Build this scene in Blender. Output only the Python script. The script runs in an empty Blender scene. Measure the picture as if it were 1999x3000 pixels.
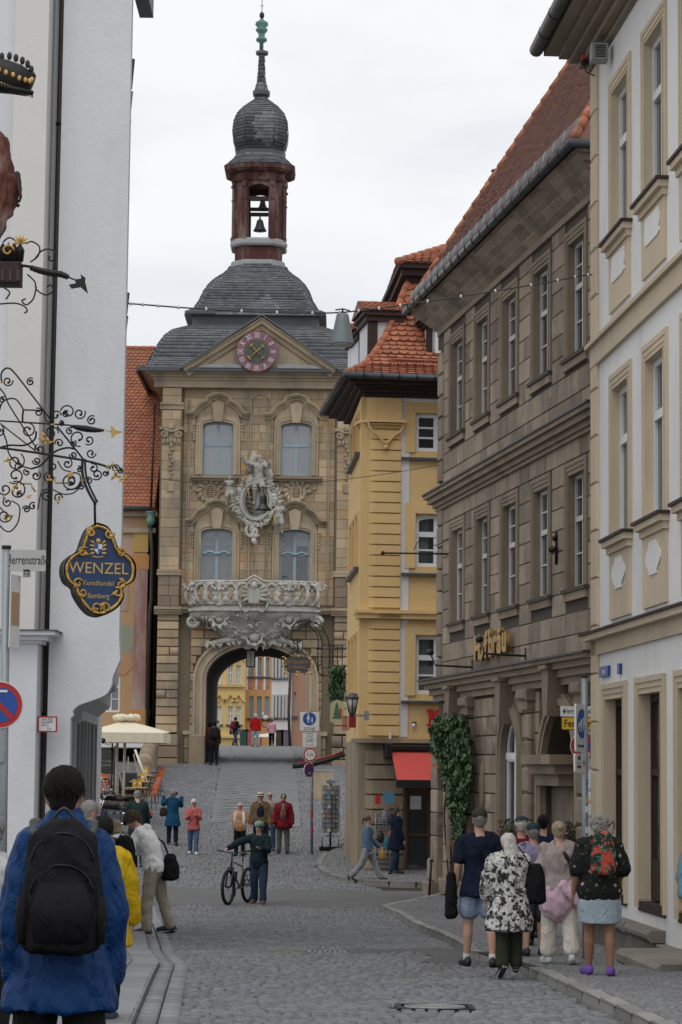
import bpy,bmesh,math,random
import numpy as np
from mathutils import Vector,Matrix,noise
random.seed(7);RNG=np.random.default_rng(7)
SC=bpy.context.scene;COL=SC.collection
R=math.radians;PI=math.pi
# ---------------------------------------------------------------- camera
F_PX=7000.0;CAMZ=3.0;PITCH=6.12;ROLL=0.6
CAM_M=Matrix.Translation((0,0,CAMZ))@Matrix.Rotation(R(90+PITCH),4,'X')@Matrix.Rotation(R(ROLL),4,'Z')
cd=bpy.data.cameras.new('camera');cam=bpy.data.objects.new('camera',cd);COL.objects.link(cam)
cam.matrix_world=CAM_M;cd.sensor_fit='VERTICAL';cd.sensor_height=36;cd.sensor_width=24;cd.lens=36*F_PX/3000
cd.clip_start=0.5;cd.clip_end=3000;SC.camera=cam
SUN_EL,SUN_AZ=62,190
# ---------------------------------------------------------------- overcast sky
world=bpy.data.worlds.new("World");SC.world=world;world.use_nodes=True
wn=world.node_tree;wn.nodes.clear()
def N(t,kind,**kw):
 n=t.nodes.new(kind)
 for k,v in kw.items():
  if k in n.inputs:n.inputs[k].default_value=v
  else:setattr(n,k,v)
 return n
wo=N(wn,'ShaderNodeOutputWorld');sky=N(wn,'ShaderNodeTexSky',sky_type='NISHITA',sun_disc=False)
sky.sun_elevation=R(SUN_EL);sky.sun_rotation=R(SUN_AZ)
b1=N(wn,'ShaderNodeBackground',Strength=0.07);wn.links.new(sky.outputs[0],b1.inputs[0])
tc=N(wn,'ShaderNodeTexCoord');mp=N(wn,'ShaderNodeMapping');mp.inputs['Scale'].default_value=(3.2,3.2,9)
wn.links.new(tc.outputs['Generated'],mp.inputs[0])
nz=N(wn,'ShaderNodeTexNoise',Scale=1.6,Detail=5,Roughness=0.5);wn.links.new(mp.outputs[0],nz.inputs[0])
cr=N(wn,'ShaderNodeValToRGB');wn.links.new(nz.outputs[0],cr.inputs[0])
cr.color_ramp.elements[0].position=.34;cr.color_ramp.elements[0].color=(.75,.78,.83,1)
cr.color_ramp.elements[1].position=.6;cr.color_ramp.elements[1].color=(.93,.935,.945,1)
b2=N(wn,'ShaderNodeBackground',Strength=0.97);wn.links.new(cr.outputs[0],b2.inputs[0])
mx=N(wn,'ShaderNodeMixShader');mx.inputs[0].default_value=0.93
wn.links.new(b1.outputs[0],mx.inputs[1]);wn.links.new(b2.outputs[0],mx.inputs[2]);wn.links.new(mx.outputs[0],wo.inputs[0])
sl=bpy.data.lights.new('sun','SUN');sl.energy=1.0;sl.angle=R(50);sl.color=(1,.97,.93)
so=bpy.data.objects.new('sun',sl);COL.objects.link(so)
_d=Vector((math.sin(R(SUN_AZ))*math.cos(R(SUN_EL)),math.cos(R(SUN_AZ))*math.cos(R(SUN_EL)),math.sin(R(SUN_EL))))
so.rotation_euler=_d.to_track_quat('Z','Y').to_euler();so.location=(0,0,60)
vs=SC.view_settings;vs.view_transform='Standard';vs.look='None';vs.exposure=0.16;vs.gamma=1;vs.use_curve_mapping=False
try:
 SC.cycles.max_bounces=6;SC.cycles.transparent_max_bounces=12
except Exception:pass
# ---------------------------------------------------------------- measuring helpers
def ray(px,py):
 return(CAM_M.to_3x3()@Vector(((px-999.5)/F_PX,-(py-1500)/F_PX,-1)))
CAMP=Vector((0,0,CAMZ))
def W(px,py,Y):
 d=ray(px,py);return CAMP+d*(Y/d.y)
_HY=[0,10,16,20,25,28,34,42,50,57,62,71,80,90,100,130,145,400]
_HH=[1.6,1.72,1.85,1.98,2.15,2.27,2.45,2.72,2.86,2.93,2.84,2.52,1.85,.85,-.14,-1.15,-1.25,-1.2]
def gz(X,Y):
 z=CAMZ-float(np.interp(Y,_HY,_HH))
 t=min(1,max(0,(Y-50)/18));l=.12*max(0,-X-3)*t
 l*=min(1,max(0,(98-Y)/20))
 return z+min(l,.8)
def gzv(X,Y):
 z=CAMZ-np.interp(Y,_HY,_HH);t=np.clip((Y-50)/18,0,1)
 l=.12*np.maximum(0,-X-3)*t*np.clip((98-Y)/20,0,1)
 return z+np.minimum(l,.8)
def G(px,py,lift=0):
 d=ray(px,py);t0=8.0;p=None;prev=None
 t=8.0
 while t<170:
  p=CAMP+d*(t/d.y);e=p.z-gz(p.x,p.y)-lift
  if e<=0:break
  t+=.1
 return p
def sc_at(Y):return F_PX/Y
# ---------------------------------------------------------------- materials
_M={}
def mat(name,c1,c2=None,rough=.8,metal=0,nscale=3.0,stain=None,stain_amt=.5,stain_scale=.6,bump=.25,bscale=40,coat=0,vert=False,spec=.4,emit=None,stain2=None,amt2=.6,scale2=1.5,wr=0):
 """c1..c2 = tone of each piece, stain = weathering laid over it in world space"""
 if name in _M:return _M[name]
 m=bpy.data.materials.new(name);m.use_nodes=True;t=m.node_tree;t.nodes.clear()
 out=N(t,'ShaderNodeOutputMaterial');b=N(t,'ShaderNodeBsdfPrincipled',Roughness=rough,Metallic=metal)
 b.inputs['Specular IOR Level'].default_value=spec;b.inputs['Coat Weight'].default_value=coat
 t.links.new(b.outputs[0],out.inputs[0]);L=t.links.new
 c2=c2 or tuple(x*.85 for x in c1)
 at=N(t,'ShaderNodeAttribute',attribute_name='rnd');oi=N(t,'ShaderNodeObjectInfo')
 ad=N(t,'ShaderNodeMath',operation='ADD');L(at.outputs['Fac'],ad.inputs[0]);L(oi.outputs['Random'],ad.inputs[1])
 fr=N(t,'ShaderNodeMath',operation='FRACT');L(ad.outputs[0],fr.inputs[0])
 ge=N(t,'ShaderNodeNewGeometry')
 mpn=N(t,'ShaderNodeMapping');mpn.inputs['Scale'].default_value=(1,1,.25 if vert else 1);L(ge.outputs['Position'],mpn.inputs[0])
 n1=N(t,'ShaderNodeTexNoise',Scale=nscale,Detail=6,Roughness=.6);L(mpn.outputs[0],n1.inputs[0])
 ma=N(t,'ShaderNodeMath',operation='MULTIPLY_ADD');L(n1.outputs[0],ma.inputs[0]);ma.inputs[1].default_value=.8;
 fs=N(t,'ShaderNodeMath',operation='MULTIPLY_ADD');L(fr.outputs[0],fs.inputs[0]);fs.inputs[1].default_value=.75;fs.inputs[2].default_value=-.28
 L(fs.outputs[0],ma.inputs[2]);ma.use_clamp=True
 mc=N(t,'ShaderNodeMix',data_type='RGBA');L(ma.outputs[0],mc.inputs[0]);mc.inputs[6].default_value=(*c1,1);mc.inputs[7].default_value=(*c2,1)
 col=mc.outputs[2]
 if stain:
  mp2=N(t,'ShaderNodeMapping');mp2.inputs['Scale'].default_value=(1,1,.3);L(ge.outputs['Position'],mp2.inputs[0])
  n2=N(t,'ShaderNodeTexNoise',Scale=stain_scale,Detail=8,Roughness=.65);L(mp2.outputs[0],n2.inputs[0])
  rp=N(t,'ShaderNodeMapRange');rp.inputs[1].default_value=.48;rp.inputs[2].default_value=.68;rp.inputs[4].default_value=stain_amt;L(n2.outputs[0],rp.inputs[0])
  m2=N(t,'ShaderNodeMix',data_type='RGBA');L(rp.outputs[0],m2.inputs[0]);L(col,m2.inputs[6]);m2.inputs[7].default_value=(*stain,1);col=m2.outputs[2]
 if stain2:
  n2=N(t,'ShaderNodeTexNoise',Scale=scale2,Detail=7,Roughness=.7);mp3=N(t,'ShaderNodeMapping');mp3.inputs['Location'].default_value=(31,7,3);mp3.inputs['Scale'].default_value=(1,1,1.6);L(ge.outputs['Position'],mp3.inputs[0]);L(mp3.outputs[0],n2.inputs[0])
  rp=N(t,'ShaderNodeMapRange');rp.inputs[1].default_value=.53;rp.inputs[2].default_value=.66;rp.inputs[4].default_value=amt2;L(n2.outputs[0],rp.inputs[0])
  m2=N(t,'ShaderNodeMix',data_type='RGBA');L(rp.outputs[0],m2.inputs[0]);L(col,m2.inputs[6]);m2.inputs[7].default_value=(*stain2,1);col=m2.outputs[2]
 L(col,b.inputs['Base Color'])
 if bump:
  n3=N(t,'ShaderNodeTexNoise',Scale=bscale,Detail=4,Roughness=.6);L(ge.outputs['Position'],n3.inputs[0])
  bp=N(t,'ShaderNodeBump',Strength=bump,Distance=.02);L(n3.outputs[0],bp.inputs['Height']);L(bp.outputs[0],b.inputs['Normal'])
  if wr:
   n4=N(t,'ShaderNodeTexNoise',Scale=6.5,Detail=3,Roughness=.55,Distortion=1.6);mp4=N(t,'ShaderNodeMapping');mp4.inputs['Scale'].default_value=(1.3,1.3,.75);L(ge.outputs['Position'],mp4.inputs[0]);L(mp4.outputs[0],n4.inputs[0])
   b2_=N(t,'ShaderNodeBump',Strength=wr,Distance=.06);L(n4.outputs[0],b2_.inputs['Height']);L(bp.outputs[0],b2_.inputs['Normal']);L(b2_.outputs[0],b.inputs['Normal'])
 if emit:
  b.inputs['Emission Color'].default_value=(*emit[:3],1);b.inputs['Emission Strength'].default_value=emit[3]
 _M[name]=m;return m
def glassmat(name,tint=(.03,.04,.05),tr=.45,rough=.04):
 if name in _M:return _M[name]
 m=bpy.data.materials.new(name);m.use_nodes=True;t=m.node_tree;t.nodes.clear()
 out=N(t,'ShaderNodeOutputMaterial');p=N(t,'ShaderNodeBsdfPrincipled',Roughness=rough);p.inputs['Base Color'].default_value=(*tint,1)
 p.inputs['Specular IOR Level'].default_value=1.0;p.inputs['IOR'].default_value=1.9
 tp=N(t,'ShaderNodeBsdfTransparent');x=N(t,'ShaderNodeMixShader');x.inputs[0].default_value=tr
 oi=N(t,'ShaderNodeObjectInfo');mr=N(t,'ShaderNodeMapRange');mr.inputs[3].default_value=tr*.5;mr.inputs[4].default_value=min(.9,tr*1.5);t.links.new(oi.outputs['Random'],mr.inputs[0]);t.links.new(mr.outputs[0],x.inputs[0])
 ge=N(t,'ShaderNodeNewGeometry');nn=N(t,'ShaderNodeTexNoise',Scale=1.8,Detail=2);t.links.new(ge.outputs['Position'],nn.inputs[0]);bb=N(t,'ShaderNodeBump',Strength=.12,Distance=.1);t.links.new(nn.outputs[0],bb.inputs['Height']);t.links.new(bb.outputs[0],p.inputs['Normal'])
 t.links.new(p.outputs[0],x.inputs[1]);t.links.new(tp.outputs[0],x.inputs[2]);t.links.new(x.outputs[0],out.inputs[0])
 _M[name]=m;return m
# ---------------------------------------------------------------- objects
def props(o,label=None,cat=None,group=None,kind=None):
 if label:o['label']=label
 if cat:o['category']=cat
 if group:o['group']=group
 if kind:o['kind']=kind
 return o
def thing(name,label,cat,M=None,group=None):
 o=bpy.data.objects.new(name,None);COL.objects.link(o);o.empty_display_size=.2
 if M is not None:o.matrix_world=M if isinstance(M,Matrix)else Matrix.Translation(M)
 return props(o,label,cat,group)
def frame(O,U=(1,0,0)):
 U=Vector(U).normalized();Z=Vector((0,0,1));B=Z.cross(U)
 return Matrix.Translation(O)@Matrix((U,B,Z)).transposed().to_4x4()
class MB:
 """collects shapes, then links them as one mesh"""
 def __init__(s,M=None):s.v=[];s.f=[];s.sm=[];s.mi=[];s.r=[];s.M=M;s.cur=0;s.rv=0
 def add(s,vs,fs,smooth=False):
  o=len(s.v)
  if s.M is not None:vs=[s.M@Vector(v)for v in vs]
  s.v+=[tuple(v)for v in vs];s.f+=[tuple(i+o for i in f)for f in fs]
  s.sm+=[smooth]*len(fs);s.mi+=[s.cur]*len(fs);s.r+=[s.rv]*len(fs);return s
 def box(s,x0,x1,y0,y1,z0,z1,b=0):
  if b:
   vs=[]
   for(x,y,z)in[(x0,y0,z0),(x1,y0,z0),(x1,y0,z1),(x0,y0,z1)]:
    vs.append((x+(b if x==x0 else-b),y,z+(b if z==z0 else-b)))
   for(x,y,z)in[(x0,y0+b,z0),(x1,y0+b,z0),(x1,y0+b,z1),(x0,y0+b,z1)]:vs.append((x,y,z))
   for(x,y,z)in[(x0,y1,z0),(x1,y1,z0),(x1,y1,z1),(x0,y1,z1)]:vs.append((x,y,z))
   fs=[(0,1,2,3)]+[(i,i+4,(i+1)%4+4,(i+1)%4)for i in range(4)]+[(i+4,i+8,(i+1)%4+8,(i+1)%4+4)for i in range(4)]+[(11,10,9,8)]
   return s.add(vs,fs)
  vs=[(x0,y0,z0),(x1,y0,z0),(x1,y1,z0),(x0,y1,z0),(x0,y0,z1),(x1,y0,z1),(x1,y1,z1),(x0,y1,z1)]
  return s.add(vs,[(0,3,2,1),(4,5,6,7),(0,1,5,4),(1,2,6,5),(2,3,7,6),(3,0,4,7)])
 def tube(s,pts,r,seg=8,caps=True,flat=1.0,smooth=True):
  pts=[Vector(p)for p in pts];n=len(pts);rs=r if isinstance(r,(list,tuple))else[r]*n
  vs=[];fs=[];prev=None
  for i,p in enumerate(pts):
   t=(pts[min(i+1,n-1)]-pts[max(i-1,0)])
   t=t.normalized()if t.length>1e-9 else Vector((0,0,1))
   if prev is None:
    a=Vector((0,1,0))if abs(t.y)<.9 else Vector((1,0,0))
    a=(a-t*a.dot(t)).normalized()
   else:
    a=prev-t*prev.dot(t);a=a.normalized()if a.length>1e-6 else prev
   prev=a;b=t.cross(a)
   for k in range(seg):
    an=2*PI*k/seg;vs.append(p+(a*math.cos(an)*flat+b*math.sin(an))*rs[i])
  for i in range(n-1):
   for k in range(seg):
    k2=(k+1)%seg;fs.append((i*seg+k,i*seg+k2,(i+1)*seg+k2,(i+1)*seg+k))
  if caps:fs.append(tuple(range(seg-1,-1,-1)));fs.append(tuple((n-1)*seg+k for k in range(seg)))
  return s.add(vs,fs,smooth)
 def lathe(s,prof,seg=16,c=(0,0,0),smooth=True,rot=0,sx=1,sy=1):
  vs=[];fs=[];n=len(prof)
  for(r,z)in prof:
   for k in range(seg):
    a=2*PI*k/seg+rot;vs.append((c[0]+r*math.cos(a)*sx,c[1]+r*math.sin(a)*sy,c[2]+z))
  for i in range(n-1):
   for k in range(seg):
    k2=(k+1)%seg;fs.append((i*seg+k,i*seg+k2,(i+1)*seg+k2,(i+1)*seg+k))
  fs.append(tuple(range(seg-1,-1,-1)));fs.append(tuple((n-1)*seg+k for k in range(seg)))
  return s.add(vs,fs,smooth)
 def ball(s,c,r,sc=(1,1,1),seg=10,rings=6):
  pr=[(r*math.sin(PI*i/rings),-r*math.cos(PI*i/rings)*sc[2])for i in range(rings+1)]
  pr[0]=(r*.02,pr[0][1]);pr[-1]=(r*.02,pr[-1][1])
  return s.lathe(pr,seg,c,True,0,sc[0],sc[1])
 def prism(s,poly,y0,y1,smooth=False):
  """poly in x,z (counter-clockwise seen from the front), extruded y0 (front) .. y1"""
  n=len(poly);vs=[(x,y0,z)for x,z in poly]+[(x,y1,z)for x,z in poly]
  s.add(vs,[tuple(range(n)),tuple(range(2*n-1,n-1,-1))])
  return s.add(vs,[(i,i+n,(i+1)%n+n,(i+1)%n)for i in range(n)],smooth)
 def sweep(s,path,prof,closed=False):
  """profile (out, up) carried along a path in x,z; out = towards the viewer (-y), up = path normal"""
  n=len(path);m=len(prof);vs=[];fs=[]
  P=[Vector((p[0],p[1]))for p in path]
  for i in range(n):
   t=(P[min(i+1,n-1)]-P[max(i-1,0)]).normalized();nn=Vector((-t.y,t.x))
   for(o,u)in prof:vs.append((P[i].x+nn.x*u,-o,P[i].y+nn.y*u))
  for i in range(n-1):
   for k in range(m):k2=(k+1)%m;fs.append((i*m+k,(i+1)*m+k,(i+1)*m+k2,i*m+k2))
  fs.append(tuple(range(m)));fs.append(tuple((n-1)*m+k for k in range(m-1,-1,-1)))
  return s.add(vs,fs)
 def mesh(s,name):
  me=bpy.data.meshes.new(name);me.from_pydata(s.v,[],s.f);me.update()
  me.polygons.foreach_set('use_smooth',s.sm)
  if any(s.mi):me.polygons.foreach_set('material_index',s.mi)
  if any(s.r):
   a=me.attributes.new('rnd','FLOAT','FACE');a.data.foreach_set('value',s.r)
  return me
 def build(s,name,m,parent=None,kind=None,label=None,fix=True):
  me=s.mesh(name)
  if fix:
   bm=bmesh.new();bm.from_mesh(me);bmesh.ops.recalc_face_normals(bm,faces=bm.faces);bm.to_mesh(me);bm.free()
  for x in(m if isinstance(m,(list,tuple))else[m]):me.materials.append(x)
  o=bpy.data.objects.new(name,me);COL.objects.link(o)
  if parent is not None:o.parent=parent
  return props(o,label,None,None,kind)
def scatter(name,parent,tmpl,mats,m,limit=300,prio=None,rnd=True,stuff=None,local=True):
 """many alike pieces: the largest `limit` are objects sharing one mesh, the rest one baked mesh"""
 if len(mats)==0:return
 tv,tf=tmpl;A=np.array([np.array(x)for x in mats],dtype=float)
 idx=np.arange(len(A))if prio is None else np.argsort(-np.asarray(prio))
 me=bpy.data.meshes.new(name);me.from_pydata([tuple(v)for v in tv],[],tf);me.materials.append(m)
 for i in idx[:limit]:
  o=bpy.data.objects.new(name,me);COL.objects.link(o)
  if parent is not None:o.parent=parent
  o.matrix_basis=Matrix(A[i].tolist())
  if parent is None:props(o,kind='structure')
 rest=idx[limit:]
 if len(rest):
  B=A[rest];V=np.concatenate([np.array(tv,float),np.ones((len(tv),1))],1)
  P=np.einsum('nij,vj->nvi',B[:,:3,:],V).reshape(-1,3);nv=len(tv)
  bake(stuff or name,parent,P,tf,nv,len(rest),m)
def bake(name,parent,P,tf,nv,n,m):
 sizes=np.array([len(f)for f in tf]);flat=np.concatenate([np.array(f)for f in tf]);off=np.arange(n)*nv
 loops=(flat[None,:]+off[:,None]).reshape(-1);tot=np.tile(sizes,n);st=np.concatenate([[0],np.cumsum(tot)[:-1]])
 me=bpy.data.meshes.new(name);me.vertices.add(len(P));me.vertices.foreach_set('co',P.astype(np.float32).ravel())
 me.loops.add(len(loops));me.loops.foreach_set('vertex_index',loops.astype(np.int32))
 me.polygons.add(len(tot));me.polygons.foreach_set('loop_start',st.astype(np.int32));me.polygons.foreach_set('loop_total',tot.astype(np.int32))
 me.update(calc_edges=True);me.validate()
 a=me.attributes.new('rnd','FLOAT','FACE');a.data.foreach_set('value',np.repeat(RNG.random(n),len(tf)).astype(np.float32))
 me.materials.append(m);o=bpy.data.objects.new(name,me);COL.objects.link(o)
 if parent is not None:o.parent=parent
 o['kind']='stuff';return o
# unit pieces: x 0..1, y 0 (front) .. 1 (back), z 0..1
def T_block(b=.05,bz=None,r=.15):
 bz=bz or b
 vs=[(b,0,bz),(1-b,0,bz),(1-b,0,1-bz),(b,0,1-bz),(0,r,0),(1,r,0),(1,r,1),(0,r,1),(0,1,0),(1,1,0),(1,1,1),(0,1,1)]
 fs=[(0,1,2,3)]+[(i+4,(i+1)%4+4,(i+1)%4,i)for i in range(4)]+[(i+8,(i+1)%4+8,(i+1)%4+4,i+4)for i in range(4)]
 return vs,fs
def T_sett(b=.13):
 vs=[(b,b,1),(1-b,b,1),(1-b,1-b,1),(b,1-b,1),(.02,.02,.55),(.98,.02,.55),(.98,.98,.55),(.02,.98,.55),(0,0,0),(1,0,0),(1,1,0),(0,1,0)]
 fs=[(0,1,2,3)]+[(i+4,(i+1)%4+4,(i+1)%4,i)for i in range(4)]+[(i+8,(i+1)%4+8,(i+1)%4+4,i+4)for i in range(4)]
 return vs,fs
def T_tile(rounded=True):
 # x 0..1 across, y = along slope (0 bottom..1 top), z = lift off the roof
 if rounded:
  bt=[(0,.32),(.1,.12),(.3,.01),(.5,0),(.7,.01),(.9,.12),(1,.32)]
 else:bt=[(0,0),(1,0)]
 n=len(bt);tp=[(1,1),(0,1)]
 poly=bt+tp;vs=[(x,y,1 if y<.5 else .1)for x,y in poly]+[(x,y,.45)for x,y in bt]
 fs=[tuple(range(n+2))]+[(i+n+2,i+n+3,i+1,i)for i in range(n-1)]
 return vs,fs
def mbox(x0,x1,y0,y1,z0,z1):
 return np.array([[x1-x0,0,0,x0],[0,y1-y0,0,y0],[0,0,z1-z0,z0],[0,0,0,1.]])
def basis(o,ex,ey,ez):
 m=np.eye(4);m[:3,0]=ex;m[:3,1]=ey;m[:3,2]=ez;m[:3,3]=o;return m
def tile_patch(A,B,C,D,tw,th,lift=.03,clip=None,jitter=.15,overlap=1.25):
 """tiles on a quad A(bottom left) B(bottom right) C(top right) D(top left)"""
 A,B,C,D=[np.array(p,float)for p in(A,B,C,D)]
 hgt=(np.linalg.norm(D-A)+np.linalg.norm(C-B))/2;rows=max(1,round(hgt/th));out=[]
 nrm=np.cross(B-A,D-A);
 if np.linalg.norm(nrm)<1e-9:nrm=np.cross(C-D,D-A)
 nrm/=max(1e-9,np.linalg.norm(nrm))
 for r in range(rows):
  v0=r/rows;v1=min(1.0,(r+overlap)/rows)
  L0=A+(D-A)*v0;R0=B+(C-B)*v0;w=np.linalg.norm(R0-L0)
  if w<tw*.4:continue
  ux=(R0-L0)/w;n=int(math.ceil(w/tw));off=(.5 if r%2 else 0)
  Lt=A+(D-A)*v1;up=(A+(D-A)*v1+(B+(C-B)*v1)-L0-R0)/2
  up=up-ux*np.dot(up,ux)
  for k in range(-1,n):
   a=(k+off)*tw;b=a+tw
   a=max(a,0);b=min(b,w)
   if b-a<tw*.3:continue
   o=L0+ux*(a+.004);
   if clip and not clip(o):continue
   out.append(basis(o+nrm*.01,ux*(b-a-.008),up,nrm*lift*random.uniform(1-jitter,1+jitter*2)))
 return out
def text(name,s,M,size,m,parent,ext=.004,align='CENTER',sx=1,label=None,bold=0,shear=0):
 cu=bpy.data.curves.new(name,'FONT');cu.body=s;cu.size=size;cu.extrude=ext;cu.align_x=align;cu.align_y='CENTER';cu.offset=bold;cu.shear=shear
 cu.resolution_u=3;src=bpy.data.objects.new('src',cu);sc2=bpy.data.scenes.get('workbench')or bpy.data.scenes.new('workbench');sc2.collection.objects.link(src)
 with bpy.context.temp_override(scene=sc2,view_layer=sc2.view_layers[0]):
  dg_=bpy.context.evaluated_depsgraph_get();dg_.update();me=bpy.data.meshes.new_from_object(src.evaluated_get(dg_))
 me.name=name;me.materials.clear();me.materials.append(m);bpy.data.objects.remove(src);bpy.data.curves.remove(cu)
 o=bpy.data.objects.new(name,me);COL.objects.link(o)
 o.parent=parent;o.matrix_basis=M@Matrix.Rotation(PI/2,4,'X')@Matrix.Diagonal((sx,1,1,1))
 return props(o,label)
def T(x,y,z):return Matrix.Translation((x,y,z))
def local(Mat,px,py,d=0):
 """pixel -> (x, z) in a facade frame, at depth d into the wall"""
 Mi=Mat.inverted();o=Mi@CAMP;r=Mi.to_3x3()@ray(px,py)
 t=(d-o.y)/r.y;p=o+r*t;return p.x,p.z
def spiral(cx,cz,r0,r1,a0,turns,n=14,y=0):
 return[(cx+(r0+(r1-r0)*i/(n-1))*math.cos(a0+turns*2*PI*i/(n-1)),y,cz+(r0+(r1-r0)*i/(n-1))*math.sin(a0+turns*2*PI*i/(n-1)))for i in range(n)]
def bez(pts,n=8):
 """smooth curve through points"""
 P=[Vector(p)for p in pts];out=[]
 for i in range(len(P)-1):
  p0=P[max(i-1,0)];p1=P[i];p2=P[i+1];p3=P[min(i+2,len(P)-1)]
  for k in range(n):
   t=k/n;out.append(.5*((2*p1)+(p2-p0)*t+(2*p0-5*p1+4*p2-p3)*t*t+(3*p1-p0-3*p2+p3)*t**3))
 out.append(P[-1]);return out
# ---------------------------------------------------------------- palette
m_sett=mat('sett_stone',(.20,.208,.222),(.095,.10,.11),rough=.6,nscale=1.2,stain=(.13,.115,.095),stain_amt=.45,stain_scale=.5,bump=.3,bscale=60,spec=.5)
m_sett2=mat('pavement_stone',(.21,.21,.215),(.12,.122,.128),rough=.75,nscale=1.5,bump=.3,bscale=70)
m_joint=mat('joint_earth',(.028,.026,.022),(.018,.018,.014),rough=.95,stain=(.035,.05,.02),stain_amt=.4)
m_asph=mat('asphalt',(.125,.125,.128),(.10,.10,.103),rough=.9,nscale=.8,stain=(.085,.085,.085),stain_amt=.4,bump=.5,bscale=150)
m_kerb=mat('kerb_granite',(.27,.26,.24),(.18,.175,.165),rough=.75,nscale=5,stain=(.12,.115,.1),stain_amt=.6,bump=.3,bscale=80)
m_slab=mat('slab_stone',(.23,.237,.245),(.155,.16,.168),rough=.65,nscale=2,stain=(.15,.15,.15),stain_amt=.4,bump=.2,bscale=50)
m_earth=mat('ground_earth',(.08,.078,.07),(.05,.05,.045),rough=.95)
m_sand=mat('tower_sandstone',(.56,.44,.285),(.29,.215,.14),rough=.88,nscale=1.1,stain=(.16,.14,.12),stain_amt=.85,stain_scale=.6,bump=.35,bscale=30,stain2=(.50,.27,.10),amt2=.55,scale2=.8)
m_sandd=mat('tower_joint',(.20,.16,.11),(.14,.11,.08),rough=.9)
m_sandm=mat('moulded_sandstone',(.47,.38,.26),(.30,.24,.17),rough=.88,nscale=1.5,stain=(.13,.12,.11),stain_amt=.7,stain_scale=.9,bump=.3,bscale=40)
m_stucco=mat('white_relief_stone',(.54,.525,.47),(.33,.32,.29),rough=.8,nscale=5,stain=(.2,.2,.185),stain_amt=.6,stain_scale=2.5,bump=.3,bscale=50)
m_slate=mat('roof_slate',(.12,.13,.145),(.05,.056,.066),rough=.45,nscale=1,stain=(.11,.115,.115),stain_amt=.4,bump=.15,spec=.5)
m_redwood=mat('red_painted_wood',(.085,.022,.018),(.045,.015,.013),rough=.75,nscale=2,vert=True,stain=(.42,.36,.3),stain_amt=.35,stain_scale=1.7,bump=.3)
m_darkwood=mat('dark_brown_wood',(.045,.022,.018),(.028,.015,.012),rough=.7,nscale=2,bump=.3)
m_lead=mat('zinc_sheet',(.10,.11,.12),(.06,.066,.072),rough=.45,metal=.3,nscale=3)
m_pale=mat('pale_lead',(.34,.35,.36),(.22,.23,.24),rough=.5,nscale=3,stain=(.12,.12,.12))
m_iron=mat('wrought_iron',(.022,.02,.018),(.012,.011,.01),rough=.5,metal=.4,nscale=8,bump=.2)
m_gold=mat('gilding',(.50,.31,.09),(.30,.18,.05),rough=.42,metal=.7,nscale=9,bump=.3)
m_goldp=mat('gold_paint',(.55,.36,.12),(.42,.27,.08),rough=.4,metal=.4,nscale=9)
m_verd=mat('green_copper',(.16,.33,.26),(.08,.17,.14),rough=.6,nscale=4,vert=True,stain=(.05,.06,.055),stain_amt=.7)
m_redtile=mat('red_roof_tile',(.44,.155,.08),(.28,.10,.055),rough=.7,nscale=1.2,stain=(.24,.13,.09),stain_amt=.45,stain_scale=1.2,bump=.2)
m_oldtile=mat('old_roof_tile',(.30,.135,.095),(.14,.07,.055),rough=.75,nscale=1.5,stain=(.17,.1,.085),stain_amt=.5,bump=.2)
m_bluef=mat('blue_window_paint',(.33,.42,.48),(.22,.30,.35),rough=.6,nscale=3,bump=.15)
m_whitef=mat('white_window_paint',(.72,.73,.74),(.62,.63,.64),rough=.5,bump=.05)
m_greyf=mat('weathered_white_paint',(.55,.55,.52),(.42,.42,.4),rough=.65,nscale=6,bump=.2)
m_glass=glassmat('window_glass',(.05,.06,.07),.35)
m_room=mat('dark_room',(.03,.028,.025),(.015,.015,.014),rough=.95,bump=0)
m_curt=mat('net_curtain',(.55,.55,.53),(.38,.38,.37),rough=.9,nscale=14,bump=.4)
m_wwall=mat('white_render_wall',(.70,.715,.745),(.65,.665,.69),rough=.9,nscale=.7,stain=(.50,.51,.53),stain_amt=.75,stain_scale=.45,bump=.35,bscale=18,stain2=(.60,.60,.59),amt2=.5,scale2=.9)
m_wwall2=mat('warm_white_render',(.72,.70,.67),(.66,.645,.62),rough=.9,nscale=.7,stain=(.55,.54,.53),stain_amt=.35,bump=.25,bscale=25)
m_yel=mat('yellow_render',(.68,.475,.215),(.60,.405,.18),rough=.88,nscale=1.2,stain=(.46,.33,.16),stain_amt=.4,stain_scale=1,bump=.25,bscale=30)
m_yel2=mat('pale_yellow_render',(.70,.52,.22),(.64,.46,.18),rough=.88,nscale=1.5,bump=.15)
m_brn=mat('brown_sandstone',(.37,.295,.22),(.15,.12,.09),rough=.9,nscale=1.3,stain=(.085,.073,.063),stain_amt=.8,stain_scale=.7,bump=.45,bscale=28,stain2=(.40,.32,.24),amt2=.5,scale2=1.3)
m_brnd=mat('brown_joint',(.085,.07,.055),(.06,.05,.04),rough=.95)
m_brnm=mat('brown_moulding',(.31,.24,.17),(.20,.155,.115),rough=.88,nscale=2,stain=(.08,.07,.06),stain_amt=.6,bump=.3)
m_base=mat('base_sandstone',(.38,.30,.20),(.22,.17,.12),rough=.9,nscale=1.3,stain=(.11,.095,.08),stain_amt=.6,stain_scale=.9,bump=.4,bscale=30)
m_cream=mat('cream_render',(.64,.53,.38),(.52,.43,.31),rough=.88,nscale=1.2,stain=(.40,.33,.25),stain_amt=.5,stain_scale=.8,bump=.2)
m_cwall=mat('white_facade_render',(.80,.79,.77),(.73,.72,.70),rough=.9,nscale=.8,vert=True,stain=(.50,.48,.45),stain_amt=.45,stain_scale=.7,bump=.2)
m_black=mat('black_paint',(.018,.018,.018),(.01,.01,.01),rough=.5,bump=0)
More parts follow.
